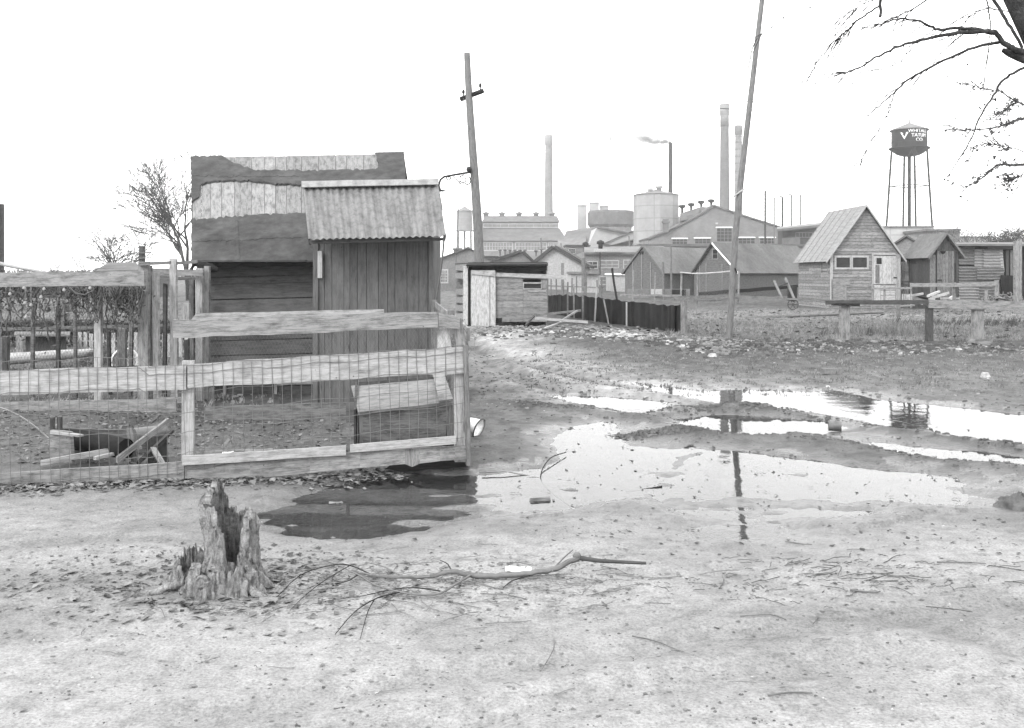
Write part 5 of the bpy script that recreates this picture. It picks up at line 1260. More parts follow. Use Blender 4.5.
# small pale water tank far left
def water_tower(name,label,cx,xr,ytop_roof,yroof,ybase,d,mats,legs,legtop,legbase,bowl=0,riser=0,brace=()):
    r=xr*d/F; c=Vector((X(cx,d),d,0)); th=thing(name,label,'water tower',c)
    zt,zb_=Z(yroof,d),Z(ybase,d)
    m=MB(); m.lathe([(r,zb_),(r,zt)],c,40); m.build('tank',M[mats[0]],th)
    if bowl:
        m=MB(); m.lathe([(r,zb_)]+[(r*math.cos(a),zb_-bowl*math.sin(a)) for a in [i*math.pi/2/8 for i in range(1,9)]],c,40); m.build('tank_bottom',M[mats[0]],th)
    else:
        m=MB(); m.lathe([(r*1.12,zb_-.4),(r*1.12,zb_),(.01,zb_+.02)],c,24); m.lathe([(r*1.12,zb_-.4),(.01,zb_-.4)],c,24); m.build('platform',M[mats[2]],th)
    m=MB(); m.lathe([(r*1.1,zt-.15),(r*1.1,zt),(.15,Z(ytop_roof,d)),(.12,Z(ytop_roof,d)+.7),(.001,Z(ytop_roof,d)+.75)],c,40,smooth=False); m.lathe([(r*1.1,zt-.15),(.1,zt-.1)],c,40); m.build('roof',M[mats[1]],th)
    for (ax,ay,wd) in legs:
        m=MB(); m.tube([c+Vector((ax*r*legtop,ay*r*legtop,zb_)),c+Vector((ax*r*legbase,ay*r*legbase,-1))],wd,8); m.build('leg',M[mats[2]],th)
    if riser: m=MB(); m.tube([c+Vector((0,0,zb_-bowl+.1)),c+Vector((0,0,-1))],riser,16); m.build('riser',M[mats[2]],th)
    for yb in brace:
        z=Z(yb,d); f=legtop+(legbase-legtop)*(zb_-z)/(zb_+1); P=[c+Vector((ax*r*f,ay*r*f,z)) for ax,ay,_ in legs]
        m=MB()
        for i in range(len(P)): m.tube([P[i],P[(i+1)%len(P)]],.1,6)
        m.build('strut',M[mats[2]],th)
    return th,c,r,zt,zb_
t,c,r,zt,zb_=water_tower('water_tower','small pale water tower far off, between the outhouse roof and the utility pole',464.5,7.8,206.5,211,230,330,('tankfar','factory_wall','factory_wall'),[(.8,.75,.28),(-.8,.75,.28),(-.8,-.75,.28),(.8,-.75,.28)],1.0,1.12,0,.35,(238,247))
# the dark tower with the lettering
th_a=[(math.cos(a),math.sin(a),.19) for a in (-2.62,-1.05,.52,2.09)]
legs=[(math.cos(a),math.sin(a),.22) for a in (math.radians(174),math.radians(-96),math.radians(-6),math.radians(84))]
t,c,r,zt,zb_=water_tower('water_tower','tall dark water tower with white lettering on its tank, beyond the small house',909.3,17.0,122.8,130,148,200,('tower','tower_roof','tower'),legs,1.0,1.53,1.75,.34,(186,))
m=MB(); m.lathe([(r+.02,zb_-.25),(r+.5,zb_-.25),(r+.5,zb_),(r+.02,zb_)],c,40)
m.build('walkway',M['tower'],t)
m=MB(); m.tube([c+Vector(((r+.45)*math.cos(a),(r+.45)*math.sin(a),zb_+.95)) for a in [i*2*math.pi/40 for i in range(41)]],.03,4,cap=False)
for i in range(20): a=i*2*math.pi/20; m.tube([c+Vector(((r+.45)*math.cos(a),(r+.45)*math.sin(a),zb_)),c+Vector(((r+.45)*math.cos(a),(r+.45)*math.sin(a),zb_+.95))],.025,4)
m.build('railing',M['tower'],t)
# crossed tie rods
P=[]
for ax,ay,_ in legs:
    P.append([c+Vector((ax*r*f,ay*r*f,z)) for f,z in ((1.0,zb_),(1.0+.53*(zb_-Z(186,200))/(zb_+1),Z(186,200)),(1.53,-1))])
m=MB()
for i in range(4):
    j=(i+1)%4
    for k in (0,1): m.tube([P[i][k],P[j][k+1]],.022,3,cap=False); m.tube([P[j][k],P[i][k+1]],.022,3,cap=False)
m.build('tie_rods',M['tower_roof'],t)
def wrap_text(body,size,cang,z,name='lettering'):
    cu=bpy.data.curves.new(name,'FONT'); cu.body=body; cu.size=size; cu.align_x='CENTER'; cu.extrude=.03; cu.resolution_u=3; cu.offset=-.004
    o=bpy.data.objects.new('t',cu); COL.objects.link(o); bpy.context.view_layer.update()
    me=bpy.data.meshes.new_from_object(o.evaluated_get(bpy.context.evaluated_depsgraph_get())); bpy.data.objects.remove(o)
    me.name=name
    for v in me.vertices:
        x,y,zz=v.co; a=cang+x/r; R=r+.03+zz; v.co=(R*math.sin(a),-R*math.cos(a),z+y)
    me.materials.clear(); me.materials.append(M['paint_white']); q=bpy.data.objects.new(name,me); COL.objects.link(q); q.parent=t; return q
az=math.atan2(c.x,c.y)   # which way the tank faces us
base=-az
wrap_text('WHITALL',.93,base+.52,Z(134.4,200)); wrap_text('TATUM',.95,base+.58,Z(138.8,200)); wrap_text('CO.',.95,base+.60,Z(143.2,200))
def tri(s,cz,lift,mat,name):
    m=MB(); pts=[(-s,s*.8),(s,s*.8),(0,-s*1.0)]; cen=base-.27; vs=[]
    for R in (r+lift,r+lift-.03):
        for x,y in pts: a=cen+x/r; vs.append(c+Vector((R*math.sin(a),-R*math.cos(a),cz+y)))
    m.add(vs,[[0,1,2],[5,4,3],[0,3,4,1],[1,4,5,2],[2,5,3,0]]); return m.build(name,M[mat],t)
tri(.75,Z(137.2,200),.05,'paint_white','emblem'); tri(.36,Z(137.2,200)+.05,.09,'tower','emblem_centre')

# clustered tanks far left of the round tank
ct=thing('storage_tank','wide dark many-sided tank on a narrower base, far beyond the brick range','tank',(X(610,345),345,0))
d=345; c=Vector((X(611,d),d,0))
m=MB(); m.lathe([(7.2,-1),(7.2,Z(225,d))],c,18,smooth=False); m.build('base',M['factory_wall'],ct)
m=MB(); m.lathe([(6.9,Z(229,d)),(8.1,Z(225,d)),(8.1,Z(213,d)),(7.6,Z(211,d)),(.01,Z(210,d))],c,14,smooth=False); m.build('tank',M['roof_mid'],ct)
for (x0,x1,y,dd,lb) in ((577.8,586.8,206,352,'leftmost of three small pale block towers on the wide dark tank'),(590,599,203.2,354,'middle and highest of the three small pale block towers on the wide dark tank'),(600.5,608.5,206.8,356,'rightmost of three small pale block towers on the wide dark tank')):
    th=thing('roof_tower',lb,'tower',(X((x0+x1)/2,dd),dd,0),'pale block towers'); m=MB(); m.frustum(X(x0,dd),X(x1,dd),dd,dd+3,-1,X(x0,dd),X(x1,dd),dd,dd+3,Z(y,dd)); m.build('wall',M['factory_pale'],th)
    m=MB(); m.frustum(X(x0-.4,dd),X(x1+.4,dd),dd-.2,dd+3.2,Z(y,dd)+.02,X(x0-.4,dd),X(x1+.4,dd),dd-.2,dd+3.2,Z(y,dd)+.35); m.build('roof',M['factory_wall'],th)
# pale conveyor house with sloping roofs
cs=thing('sloping_shed','group of pale roofs sloping down on both sides, between clerestory hall and round tank','building',(X(600,255),255,0))
def polyslab(m,pts,d0,dep,skew=None):
    f=[W(x,y,dd) for x,y,dd in pts]; g=[p+Vector((0,dep,0)) for p in f]; k=len(f); m.add(f+g,[list(range(k)),list(range(k,2*k))[::-1]]+[[i,(i+1)%k,k+(i+1)%k,k+i] for i in range(k)])
m=MB(); polyslab(m,[(586,262,255),(586,250,255),(597,227,255),(634,234,255),(634,262,255)],255,20); m.build('gable_wall',M['factory_pale'],cs)
m=MB(); m.slab(W(566,231,275),W(598,226.5,275),W(586,250,254),W(560,250,262),.5,away=Vector((0,0,-1))); m.build('roof',M['roof_mid'],cs)
m=MB(); m.slab(W(558,240,268),W(586,236,262),W(586,247,256),W(556,251,256),.5,away=Vector((0,0,-1))); m.build('roof',M['roof_grey'],cs)
m=MB(); polyslab(m,[(555,262,262),(555,251,262),(588,250,262),(588,262,262)],262,14); m.build('wall',M['factory_wall'],cs)
m=MB(); m.slab(W(597,226.2,254),W(634,233.2,254),W(634,234.6,254),W(597,227.8,254),22,away=Vector((0,1,0))); m.build('roof_edge',M['roof_mid'],cs)
c5=thing('covered_conveyor','pale covered conveyor rising right to the foot of the round tank','conveyor',(X(628,250),250,0))
m=MB(); polyslab(m,[(605,243.5,250),(634,231,250),(645,230,250),(645,236,250),(612,245,250)],250,5); m.build('wall',M['factory_pale'],c5)
m=MB(); m.slab(W(604.5,242.8,249.6),W(634,230,249.6),W(634,231.2,249.6),W(604.5,244,249.6),5.8,away=Vector((0,1,0))); m.build('roof',M['roof_mid'],c5)
# pale round tank
rt=thing('round_tank','big pale riveted round tank with a shallow cone roof, at the centre of the works','tank',(X(656,240),240,0))
c=Vector((X(656,240),240,0)); R=22.6*.24
m=MB(); m.lathe([(R,-1),(R,Z(195,240))],c,10,smooth=False,rot=.35); m.build('shell',M['tank'],rt)
m=MB(); m.lathe([(R*1.03,Z(195.6,240)),(R*1.04,Z(195.0,240)),(.1,Z(189.6,240))],c,10,smooth=False,rot=.35); m.build('roof',M['tower_roof'],rt)
for (x,y,s) in ((650,193,.75),(659,190.5,1.0)):
    m=MB(); m.lathe([(s*.6,-.8),(s*.6,.5),(s,.6),(s*.9,1.1),(.1,1.5)],W(x,y,239),12); m.build('vent',M['factory_pale'],rt)
# brick gabled works
gw=pxg('brick_works','wide brick gabled works with white-linteled windows, left of and behind the leaning pole','factory',652,783,222,.0,45,238,0,'brick','roof_mid',.4,.4,.46)
gw.r['label']='wide brick gabled works with white window lintels, behind the two gabled sheds'
bpy.data.objects.remove([o for o in gw.r.children if o.name.startswith('wall')][0]); bpy.data.objects.remove([o for o in gw.r.children if o.name.startswith('roof')][0])
d=222; pr=[(648,262),(648,240),(671,231),(700,216),(714,206.5),(745,217),(783,229),(783,262)]
m=MB(); f=[W(x,y,d) for x,y in pr]; gk=[p+Vector((0,45,0)) for p in f]; k=len(f)
m.add(f+gk,[list(range(k)),list(range(k,2*k))[::-1]]+[[i,(i+1)%k,k+(i+1)%k,k+i] for i in range(k)],[[(p.x,p.z) for p in f],[(p.x,p.z) for p in gk][::-1]]+[[(0,f[i].z),(0,f[(i+1)%k].z),(45,f[(i+1)%k].z),(45,f[i].z)] for i in range(k)])
m.build('wall',M['brick'],gw.r)
m=MB()
for (x0,y0),(x1,y1) in zip(pr[1:-2],pr[2:-1]):
    a=W(x0,y0,d-.4)+Vector((0,0,.1)); b=W(x1,y1,d-.4)+Vector((0,0,.1)); m.slab(a,b,b+Vector((0,46,0)),a+Vector((0,46,0)),.35,away=Vector((0,0,1)))
m.build('roof',M['roof_mid'],gw.r)
for (x0,y0,x1,y1,cc,rr) in ((717,228,731.5,241.5,4,4),(672.5,239,687,244,4,2),(695,238.5,710,243.5,4,2),(738.5,238,754.5,243.5,4,2),(760,238,775,243.5,4,2)):
    gw.opening(x0,y0,x1,y1,frame='factory_wall',pane='pane',cols=cc,rows=rr,fw=.18,proud=.12)
    k=MB(); k.slab(W(x0-1,y0-1.2,d-.25),W(x1+1,y0-1.2,d-.25),W(x1+1,y0-.1,d-.25),W(x0-1,y0-.1,d-.25),.2); k.build('lintel',M['paint_white'],gw.r)
m=MB(); m.slab(W(680,213.5,226),W(700,207,226),W(700,217,224),W(680,225,224),18,away=Vector((0,1,0))); m.slab(W(700,206.5,227),W(725,208.6,227),W(727,213,225),W(700,217,225),18,away=Vector((0,1,0))); m.build('monitor',M['roof_mid'],gw.r)
m=MB(); m.slab(W(681,217.5,223.4),W(703,212,223.4),W(703,216,223.4),W(681,222,223.4),.3); m.build('monitor_glass',M['factory_wall'],gw.r)
m=MB(); m.slab(W(680.5,221,223),W(704,216,223),W(704,217.2,223),W(680.5,222.6,223),.5); m.build('monitor_sill',M['dark'],gw.r)
for x,y in ((682.2,209.8),(691.2,208),(701.2,205.6),(711.2,204.2)):
    m=MB(); m.lathe([(.28,-2),(.28,.3),(.8,.6),(.75,1.1),(.3,1.15),(.05,1.2)],W(x,y,230),12); m.build('roof_vent',M['tower'],gw.r)
m=MB(); m.box((X(665.5,221),221,Z(226,221)),(1.2,1.2,3.0)); m.box((X(665.5,221),221,Z(222.3,221)),(1.7,1.7,.35)); m.box((X(665.5,221),220.37,Z(225,221)),(.8,.06,.8)); m.build('roof_cupola',M['tower_roof'],gw.r)
m=MB(); m.slab(W(715.5,222.5,221.6),W(718,222.5,221.6),W(718,224.3,221.6),W(715.5,224.3,221.6),.1); m.build('date_stone',M['factory_pale'],gw.r)
# dark shed right of the works
ds=thing('dark_shed','low dark-fronted shed roof under the five thin stacks, left of the small house','shed',(X(800,205),205,0))
m=MB(); m.slab(W(777,227,206),W(835,221,206),W(835,223.5,200),W(777,229.5,200),.4,away=Vector((0,0,-1))); m.slab(W(777,229,200),W(835,223,200),W(835,224.2,200),W(777,230.2,200),.3); m.build('roof',M['tower_roof'],ds)
m=MB(); gslab(m,783,836,230.5,225,262,262,202,202,4); m.build('wall',M['roof_dark'],ds)
m=MB(); gslab(m,783.5,800,238,237,262,262,200.5,200.5,1.2); m.build('front_panel',M['roof_mid'],ds)
band(ds,796,812,233,237,201.8,frame='factory_wall',pane='pane',cols=5,rows=1,fw=.12)
# flat pale buildings under the tower
fb=thing('flat_building','long flat grey building below the tall dark water tower','building',(X(915,185),185,0)); blk(fb,872,934,226.8,185,20,'concrete'); m=MB(); gslab(m,871,935,226,225.8,227.2,227,184.6,184.6,20.6); m.build('roof',M['tower_roof'],fb)
fb=thing('flat_building','squat stepped grey building just right of the water tower legs','building',(X(948,175),175,0)); blk(fb,927,960,231,175,15,'factory_wall'); m=MB(); gslab(m,926,961,229,228.6,231.2,231,174.6,174.6,15.6); m.build('roof',M['tower_roof'],fb); band(fb,937,946,233,236,175,cols=3,rows=1)
fb=thing('flat_building','low grey works far off between the lean-to roof and the treetops','building',(X(980,230),230,0)); blk(fb,955,992,237,230,15,'factory_pale'); m=MB(); gslab(m,954,993,236.2,236.2,237.3,237.3,229.6,229.6,15.6); m.build('roof',M['tower_roof'],fb)
g=pxg('shed','gabled shed with a plain dark roof, between the small house and the dark outhouse','shed',884,930,62,-.5,7,252,237,'shedwall','roof_mid',.2,.3,.5)
# ground-floor works in front of the brick gable, hides the horizon
rg=thing('long_shed','long low grey shed behind the two gabled sheds','shed',(X(720,150),150,0)); blk(rg,640,812,246,150,14,'factory_wall'); m=MB(); gslab(m,639,813,244,244,246.4,246.4,149.6,149.6,14.8); m.build('roof',M['roof_mid'],rg)
# left: far stack, shed edges, utility pole
stack('dark square-shouldered stack cut by the left edge of the view',-11,3.6,204,100,'metal_dark',1.0,cap=False)
m=MB(); m.tube([W(-70,253,30),W(-10,261,30),W(10,266,30),W(47,273,30)],[.06,.06,.055,.04],8); solo('leaning_log',m,M['rail'],'long pale pole slanting down over the left end of the vine beam','pole')
dp=thing('utility_pole','short far utility pole with two cross arms, beside the pen frame','utility pole',(X(142.5,46),46,0))
m=MB(); m.tube([W(142.5,320,46),W(142,246,46)],[.17,.14],9); m.build('pole',M['board_dark'],dp)
for y in (252.5,257.8): m=MB(); m.slab(W(134.5,y,45.8),W(151,y-.6,45.8),W(151,y+.5,45.8),W(134.5,y+1,45.8),.08); m.build('cross_arm',M['board_mid'],dp)
wire(W(-300,212,40),W(142,258,46),.5,.008,'thin wire sloping down to the far utility pole at the left',20)
fs=thing('far_shed','low dark shed roof showing just above the vine beam at the left','shed',(X(125,70),70,0)); blk(fs,95,140,268,70,6,'barnwall'); m=MB(); m.slab(W(108,262.5,73),W(136,262,73),W(142,270,69),W(94,271,69),.12,away=Vector((0,0,-1))); m.build('roof',M['roof_mid'],fs)
fs=thing('far_shed','far low shed at the left edge behind the back fence','shed',(X(30,70),70,0)); blk(fs,-200,60,283,70,6,'barnwall'); m=MB(); m.slab(W(-202,279,73),W(62,279,73),W(64,285,69),W(-204,285,69),.12,away=Vector((0,0,-1))); m.build('roof',M['roof_dark'],fs)

# ------------------------------------------------------------------ trees
def grow(m,p,d,L,r,depth,spread=.5,up=.25,kids=(2,3),rng=None,minr=.01,shr=.72):
    rng=rng or rnd; n=4; q=[p]; rr=[r]
    for i in range(n):
        d=(d+Vector((rng.uniform(-.2,.2),rng.uniform(-.2,.2),rng.uniform(-.14,.15)))).normalized(); q.append(q[-1]+d*L/n); rr.append(r*(1-.35*(i+1)/n))
    m.tube(q,rr,5 if r>.03 else 3,cap=False)
    if depth==0: return
    for k in range(rng.randint(*kids)):
        i=rng.randint(2,n); a=rng.uniform(0,6.28); s=rng.uniform(.5,1)*spread
        side=Vector((math.cos(a),math.sin(a),0)); nd=(d+side*s*1.9+Vector((0,0,up))).normalized()
        grow(m,q[i],nd,L*rng.uniform(.6,.85),max(minr,rr[i]*shr),depth-1,spread,up,kids,rng,minr,shr)
    grow(m,q[-1],d,L*.75,max(minr,rr[-1]*.9),depth-1,spread,up,kids,rng,minr,shr)
def tree(label,px,d,h,r,depth=5,seed=1,cat='tree',group=None,spread=.55,lean=0,name='bare_tree',kids=(1,3),bush=0,split=.25,minr=.012):
    depth-=0; minr*=.85
    rng=random.Random(seed); c=Vector((X(px,d),d,0)); th=thing(name,label,cat,c,group); m=MB(); th_=h*split
    top=c+Vector((lean,0,th_)); m.tube([c-Vector((0,0,.3)),c.lerp(top,.5)+Vector((.03,0,0)),top],[r*1.25,r,r*.9],10); m.build('trunk',M['bark'],th)
    m=MB()
    for k in range(3 if depth<6 else 4):
        a=rng.uniform(0,6.28); dd=Vector((math.cos(a)*spread,math.sin(a)*spread,1)).normalized(); grow(m,top-Vector((0,0,rng.uniform(0,.3)*th_)),dd,h*.25,r*.6,depth-1,spread,.1,kids,rng,minr)
    if bush:
        for i in range(bush):
            v=rng.choice(m.v); leaf(m,Vector(v)+Vector((rng.gauss(0,.3),rng.gauss(0,.3),rng.gauss(0,.25))),rng.uniform(.06,.16))
    m.build('crown',M['twig'],th); return th
tree('bare branching tree left of the shack, the smaller of two near the far utility pole',120,80,6.6,.17,6,5,minr=.02,split=.2,spread=.62)
tree('large bare tree rising close behind the shack\'s left edge',190,62,9.6,.2,7,11,minr=.016,split=.2,spread=.5,lean=-.2)
tree('slim bare sapling at the left, leaning left above the vine beam',88,60,3.6,.05,4,21,minr=.013,split=.25,spread=.35,lean=-.3)
tree('thin bare tree over the vine beam, far left',60,95,4.4,.06,3,29,minr=.02,spread=.3,lean=-.4)
tree('small bare tree just right of the tall water tower',948,150,9.0,.14,5,31,minr=.03,split=.3)
tree('faint bare tree between the lean-to roof and the dense thicket',975,170,11.5,.16,5,37,minr=.03,split=.3)
for i,(px,d,h,lb) in enumerate(((1000,120,8.2,'left end of the dense pale thicket of trees at the right edge'),(1016,115,9.2,'dense twiggy tree in the thicket above the lean-to'),(1036,118,9.4,'dense twiggy tree mostly cut by the right edge'))):
    tree(lb,px,d,h,.16,6,50+i,minr=.03,split=.15,spread=.75,bush=1800,group='thicket of trees behind the lean-to',name='twiggy_tree')
# the overhanging tree at the right edge
D9=8.4
ov=thing('overhanging_tree','dark-trunked tree at the right edge with long drooping bare branches','tree',(X(1140,D9),D9,0))
def bpath(pts,d=D9,jit=0): return [W(x,y,d+(jit*(i/len(pts)))) for i,(x,y) in enumerate(pts)]
def smoothp(pts,k=4):
    out=[]
    for i in range(len(pts)-1):
        p0=pts[max(i-1,0)];p1=pts[i];p2=pts[i+1];p3=pts[min(i+2,len(pts)-1)]
        for j in range(k):
            t=j/k; out.append(.5*((2*p1)+(p2-p0)*t+(2*p0-5*p1+4*p2-p3)*t*t+(3*p1-p0-3*p2+p3)*t**3))
    return out+[pts[-1]]
m=MB(); q=smoothp(bpath([(985,-75),(1003,-35),(1021,0),(1038,32),(1062,80),(1090,150),(1115,260),(1130,360),(1138,470)])); n=len(q)
m.tube(q,[.09+.13*i/(n-1) for i in range(n)],14); tg=m.build('trunk',M['bark'],ov)
m=MB(); q=bpath([(1002.5,50),(1010,53),(1020,57),(1034,62),(1050,70)]); m.tube(q,[.018,.035,.04,.045,.06],9); m.build('broken_limb',M['bark'],ov)
def bough(pts,r0,r1,name='bough',dz=0,twigs=0,d=D9,seed=0,len_=.3,droop=.5,mat='bark'):
    rng=random.Random(seed+len(pts)); q=smoothp(bpath(pts,d,dz)); n=len(q); m=MB()
    q=[p+Vector((rng.uniform(-.006,.006),0,rng.uniform(-.006,.006))) for p in q]
    m.tube(q,[r0+(r1-r0)*(i/(n-1)) for i in range(n)],6)
    for k in range(twigs*3):
        i=rng.randint(n//4,n-2); dirn=(q[i+1]-q[i]).normalized(); dd=(dirn+Vector((rng.uniform(-.5,.2),rng.uniform(-.6,.6),rng.uniform(-.9,.5)))).normalized(); p=q[i]; w=[p]
        L=len_*rng.uniform(.5,1.4)
        for s in range(7): dd=(dd+Vector((rng.uniform(-.12,.12),rng.uniform(-.12,.12),-droop*.18))).normalized(); w.append(w[-1]+dd*L/7)
        m.tube(w,[.0042*(1-.6*s/7) for s in range(8)],3,cap=False)
    m.build(name,M[mat],ov)
bough([(1036,60),(1022,52),(1012,48),(1003,42),(995,33),(985,31.5),(960,32.5),(940,35.5),(920,40),(900,46),(880,55),(862,66),(850,71.5),(838,75)],.028,.003,dz=-.6,twigs=9,seed=1,len_=.45)
bough([(995,33),(975,29.5),(955,28.5),(938,29.5),(928,25),(918,20.5),(900,19),(885,22.5),(872,28),(858,26.5)],.017,.0022,dz=-.3,twigs=6,seed=2)
bough([(1003,42),(992,43),(975,47.5),(950,58),(925,70),(908,80),(896,91),(886,100),(872,112),(858,124)],.016,.0025,dz=-.4,twigs=4,seed=3,len_=.4)
bough([(896,91),(886,117),(872,140),(863,158),(857,173)],.0045,.0015,dz=-.1,twigs=2,seed=4)
bough([(1034,64),(1022,69),(1010,75),(1000,84),(993,96),(982,113),(972,136),(961,156),(947,177)],.014,.003,dz=-.5,twigs=0,seed=5)
bough([(940,-10),(915,8),(893,18),(875,24),(862,28)],.008,.002,dz=-.3,twigs=4,seed=6)
bough([(881.5,-25),(880.5,0),(880,17)],.014,.012,seed=7)
bough([(880,5),(868,13),(856,22),(848,29),(841,36),(834,42),(822,56),(814,68),(807,82)],.009,.0018,dz=-.2,twigs=7,seed=8,len_=.35)
bough([(905,-15),(880,-3),(862,4),(845,15),(825,25)],.006,.0015,dz=-.2,twigs=5,seed=18,len_=.35)
bough([(983,-12),(988,8),(990,22),(989,45),(986,70),(981,112)],.007,.002,twigs=1,seed=9)
bough([(987,-12),(1003,15),(1013,31),(1023,48)],.014,.013,seed=10)
bough([(1023,14),(1000,10),(985,9),(972,15),(962,27),(950,45)],.006,.0015,twigs=5,seed=12)
bough([(860,-10),(820,4),(790,13),(768,30),(750,45)],.004,.0012,twigs=3,seed=13,len_=.4)
bough([(935,29),(912,48),(900,62),(885,68),(870,71)],.004,.0015,twigs=2,seed=14)
# second, leafier tree beside it
D10=10.5
bt=thing('budding_tree','slender tree at the right edge, its low twigs hung with small dry leaves','tree',(X(1190,D10),D10,0))
m=MB(); q=smoothp([W(x,y,D10) for x,y in ((1185,430),(1180,300),(1170,200),(1150,130),(1120,80))]); n=len(q); m.tube(q,[.12-.06*i/(n-1) for i in range(n)],10); m.build('trunk',M['bark'],bt)
m=MB(); lf=MB()
rng=random.Random(91)
for pts,r0 in (([(1150,140),(1080,112),(1030,117),(1010,123),(992,128),(965,130),(948,125)],.02),([(1170,190),(1100,160),(1040,163),(1015,165),(998,165),(985,176),(972,184),(963,188)],.02),([(1150,130),(1080,112),(1040,110),(1012,99),(1000,91),(985,89),(962,83)],.016),([(1040,163),(1020,150),(1000,146),(985,144),(972,148)],.008),([(1035,117),(1022,103),(1012,104),(1004,112),(996,116)],.007),([(1030,165),(1020,176),(1008,180)],.006)):
    q=smoothp([W(x,y,D10) for x,y in pts]); n=len(q); m.tube(q,[r0*(1-.86*i/(n-1)) for i in range(n)],5)
    for k in range(36):
        i=rng.randint(n//3,n-2); dd=((q[i+1]-q[i]).normalized()+Vector((rng.uniform(-.6,.6),rng.uniform(-.6,.6),rng.uniform(-.8,.9)))).normalized(); w=[q[i]]; L=rng.uniform(.08,.3)
        for s in range(5): dd=(dd+Vector((rng.uniform(-.2,.2),rng.uniform(-.2,.2),rng.uniform(-.2,.2)))).normalized(); w.append(w[-1]+dd*L/5)
        m.tube(w,[.0045,.004,.0035,.003,.003,.002],3,cap=False)
        for s in range(rng.randint(0,4)):
            if q[i].x> X(955,D10): leaf(lf,rng.choice(w)+Vector((rng.uniform(-.02,.02),rng.uniform(-.02,.02),rng.uniform(-.02,.02))),rng.uniform(.012,.03))
m.build('crown',M['twig'],bt); lf.build('leaves',M['twig'],bt)

# line poles and oddments among the works
for i,(px,t,b,d,r,lb) in enumerate(((583.5,258,303,60,.16,'stout grey pole standing before the brick range'),(541,238,262,140,.12,'thin pole rising behind the two low barns'),(629,236,262,150,.12,'thin pole in front of the covered conveyor'),(561,243,262,150,.1,'slim pole between clerestory hall and sloping pale roofs'),(663,262,300,58,.09,'thin pale pole in front of the left gabled shed'),(671,246,300,70,.08,'thin leaning pole between the two gabled sheds'))):
    m=MB(); m.tube([W(px+.6,b,d),W(px,t,d)],[r,r*.8],7); solo('pole',m,M['board_mid'],lb,'pole')
for (x0,x1,y,d,dep,mt,lb) in ((566,590,246,160,6,'factory_wall','small plain grey shed just left of the brick range'),(634,652,251,145,6,'roof_mid','small dark shed joined to the right end of the brick range'),(476,498,257,128,5,'brick','small brick shed between the pole and the dark low barn'),(756,790,249,120,8,'factory_pale','pale low shed behind the right gabled shed roof')):
    th=thing('small_shed',lb,'shed',(X((x0+x1)/2,d),d,0)); blk(th,x0,x1,y,d,dep,mt); m=MB(); gslab(m,x0-.6,x1+.6,y-1.4,y-1,y+.3,y+.3,d-.3,d-.3,dep+.6); m.build('roof',M['roof_dark'],th); band(th,x0+3,x0+9,y+3,y+7,d,cols=3,rows=2,pane='pane',fw=.08)
for (x0,y0,x1,y1,d,r) in ((600,252,600,275,134,.09),(640,250,640,275,134,.09),):
    m=MB(); m.tube([W(x0,y0,d),W(x1,y1,d)],r,6); m.build('drain_pipe',M['metal_dark'],br_)
# the rest of the overhanging tree, above the picture
rng=random.Random(303); top=W(985,-75,D9)
for k,(dx,dy,L,r) in enumerate(((-.5,.1,1.5,.085),(.55,.3,1.5,.07),(.1,-.5,1.4,.06))):
    m=MB(); grow(m,top-Vector((0,0,.04)),Vector((dx,dy,1.15)).normalized(),L,r,5,.45,.45,(1,2),rng,.006); m.build('upper_limb',M['bark'],ov)
m=MB(); f=W(1138,470,D9); f.z=-.1; m.lathe([(.36,0),(.29,.1),(.24,.28),(.215,.5)],f+Vector((0,0,-.02)),14); m.build('root_flare',M['bark'],ov)
# low far woods closing the horizon on the left and beyond the works
m=MB(); rng=random.Random(17)
for i in range(9000):
    x=rng.uniform(-420,330); y=rng.uniform(372,384); h=3.2+1.2*mnoise.noise(Vector((x*.03,0,5)))
    if x>-20: h+=3
    p=Vector((x,y,rng.random()**.8*h)); s=rng.uniform(.5,1.3); leaf(m,p,s)
m.build('far_woods',M['twig'])['kind']='stuff'
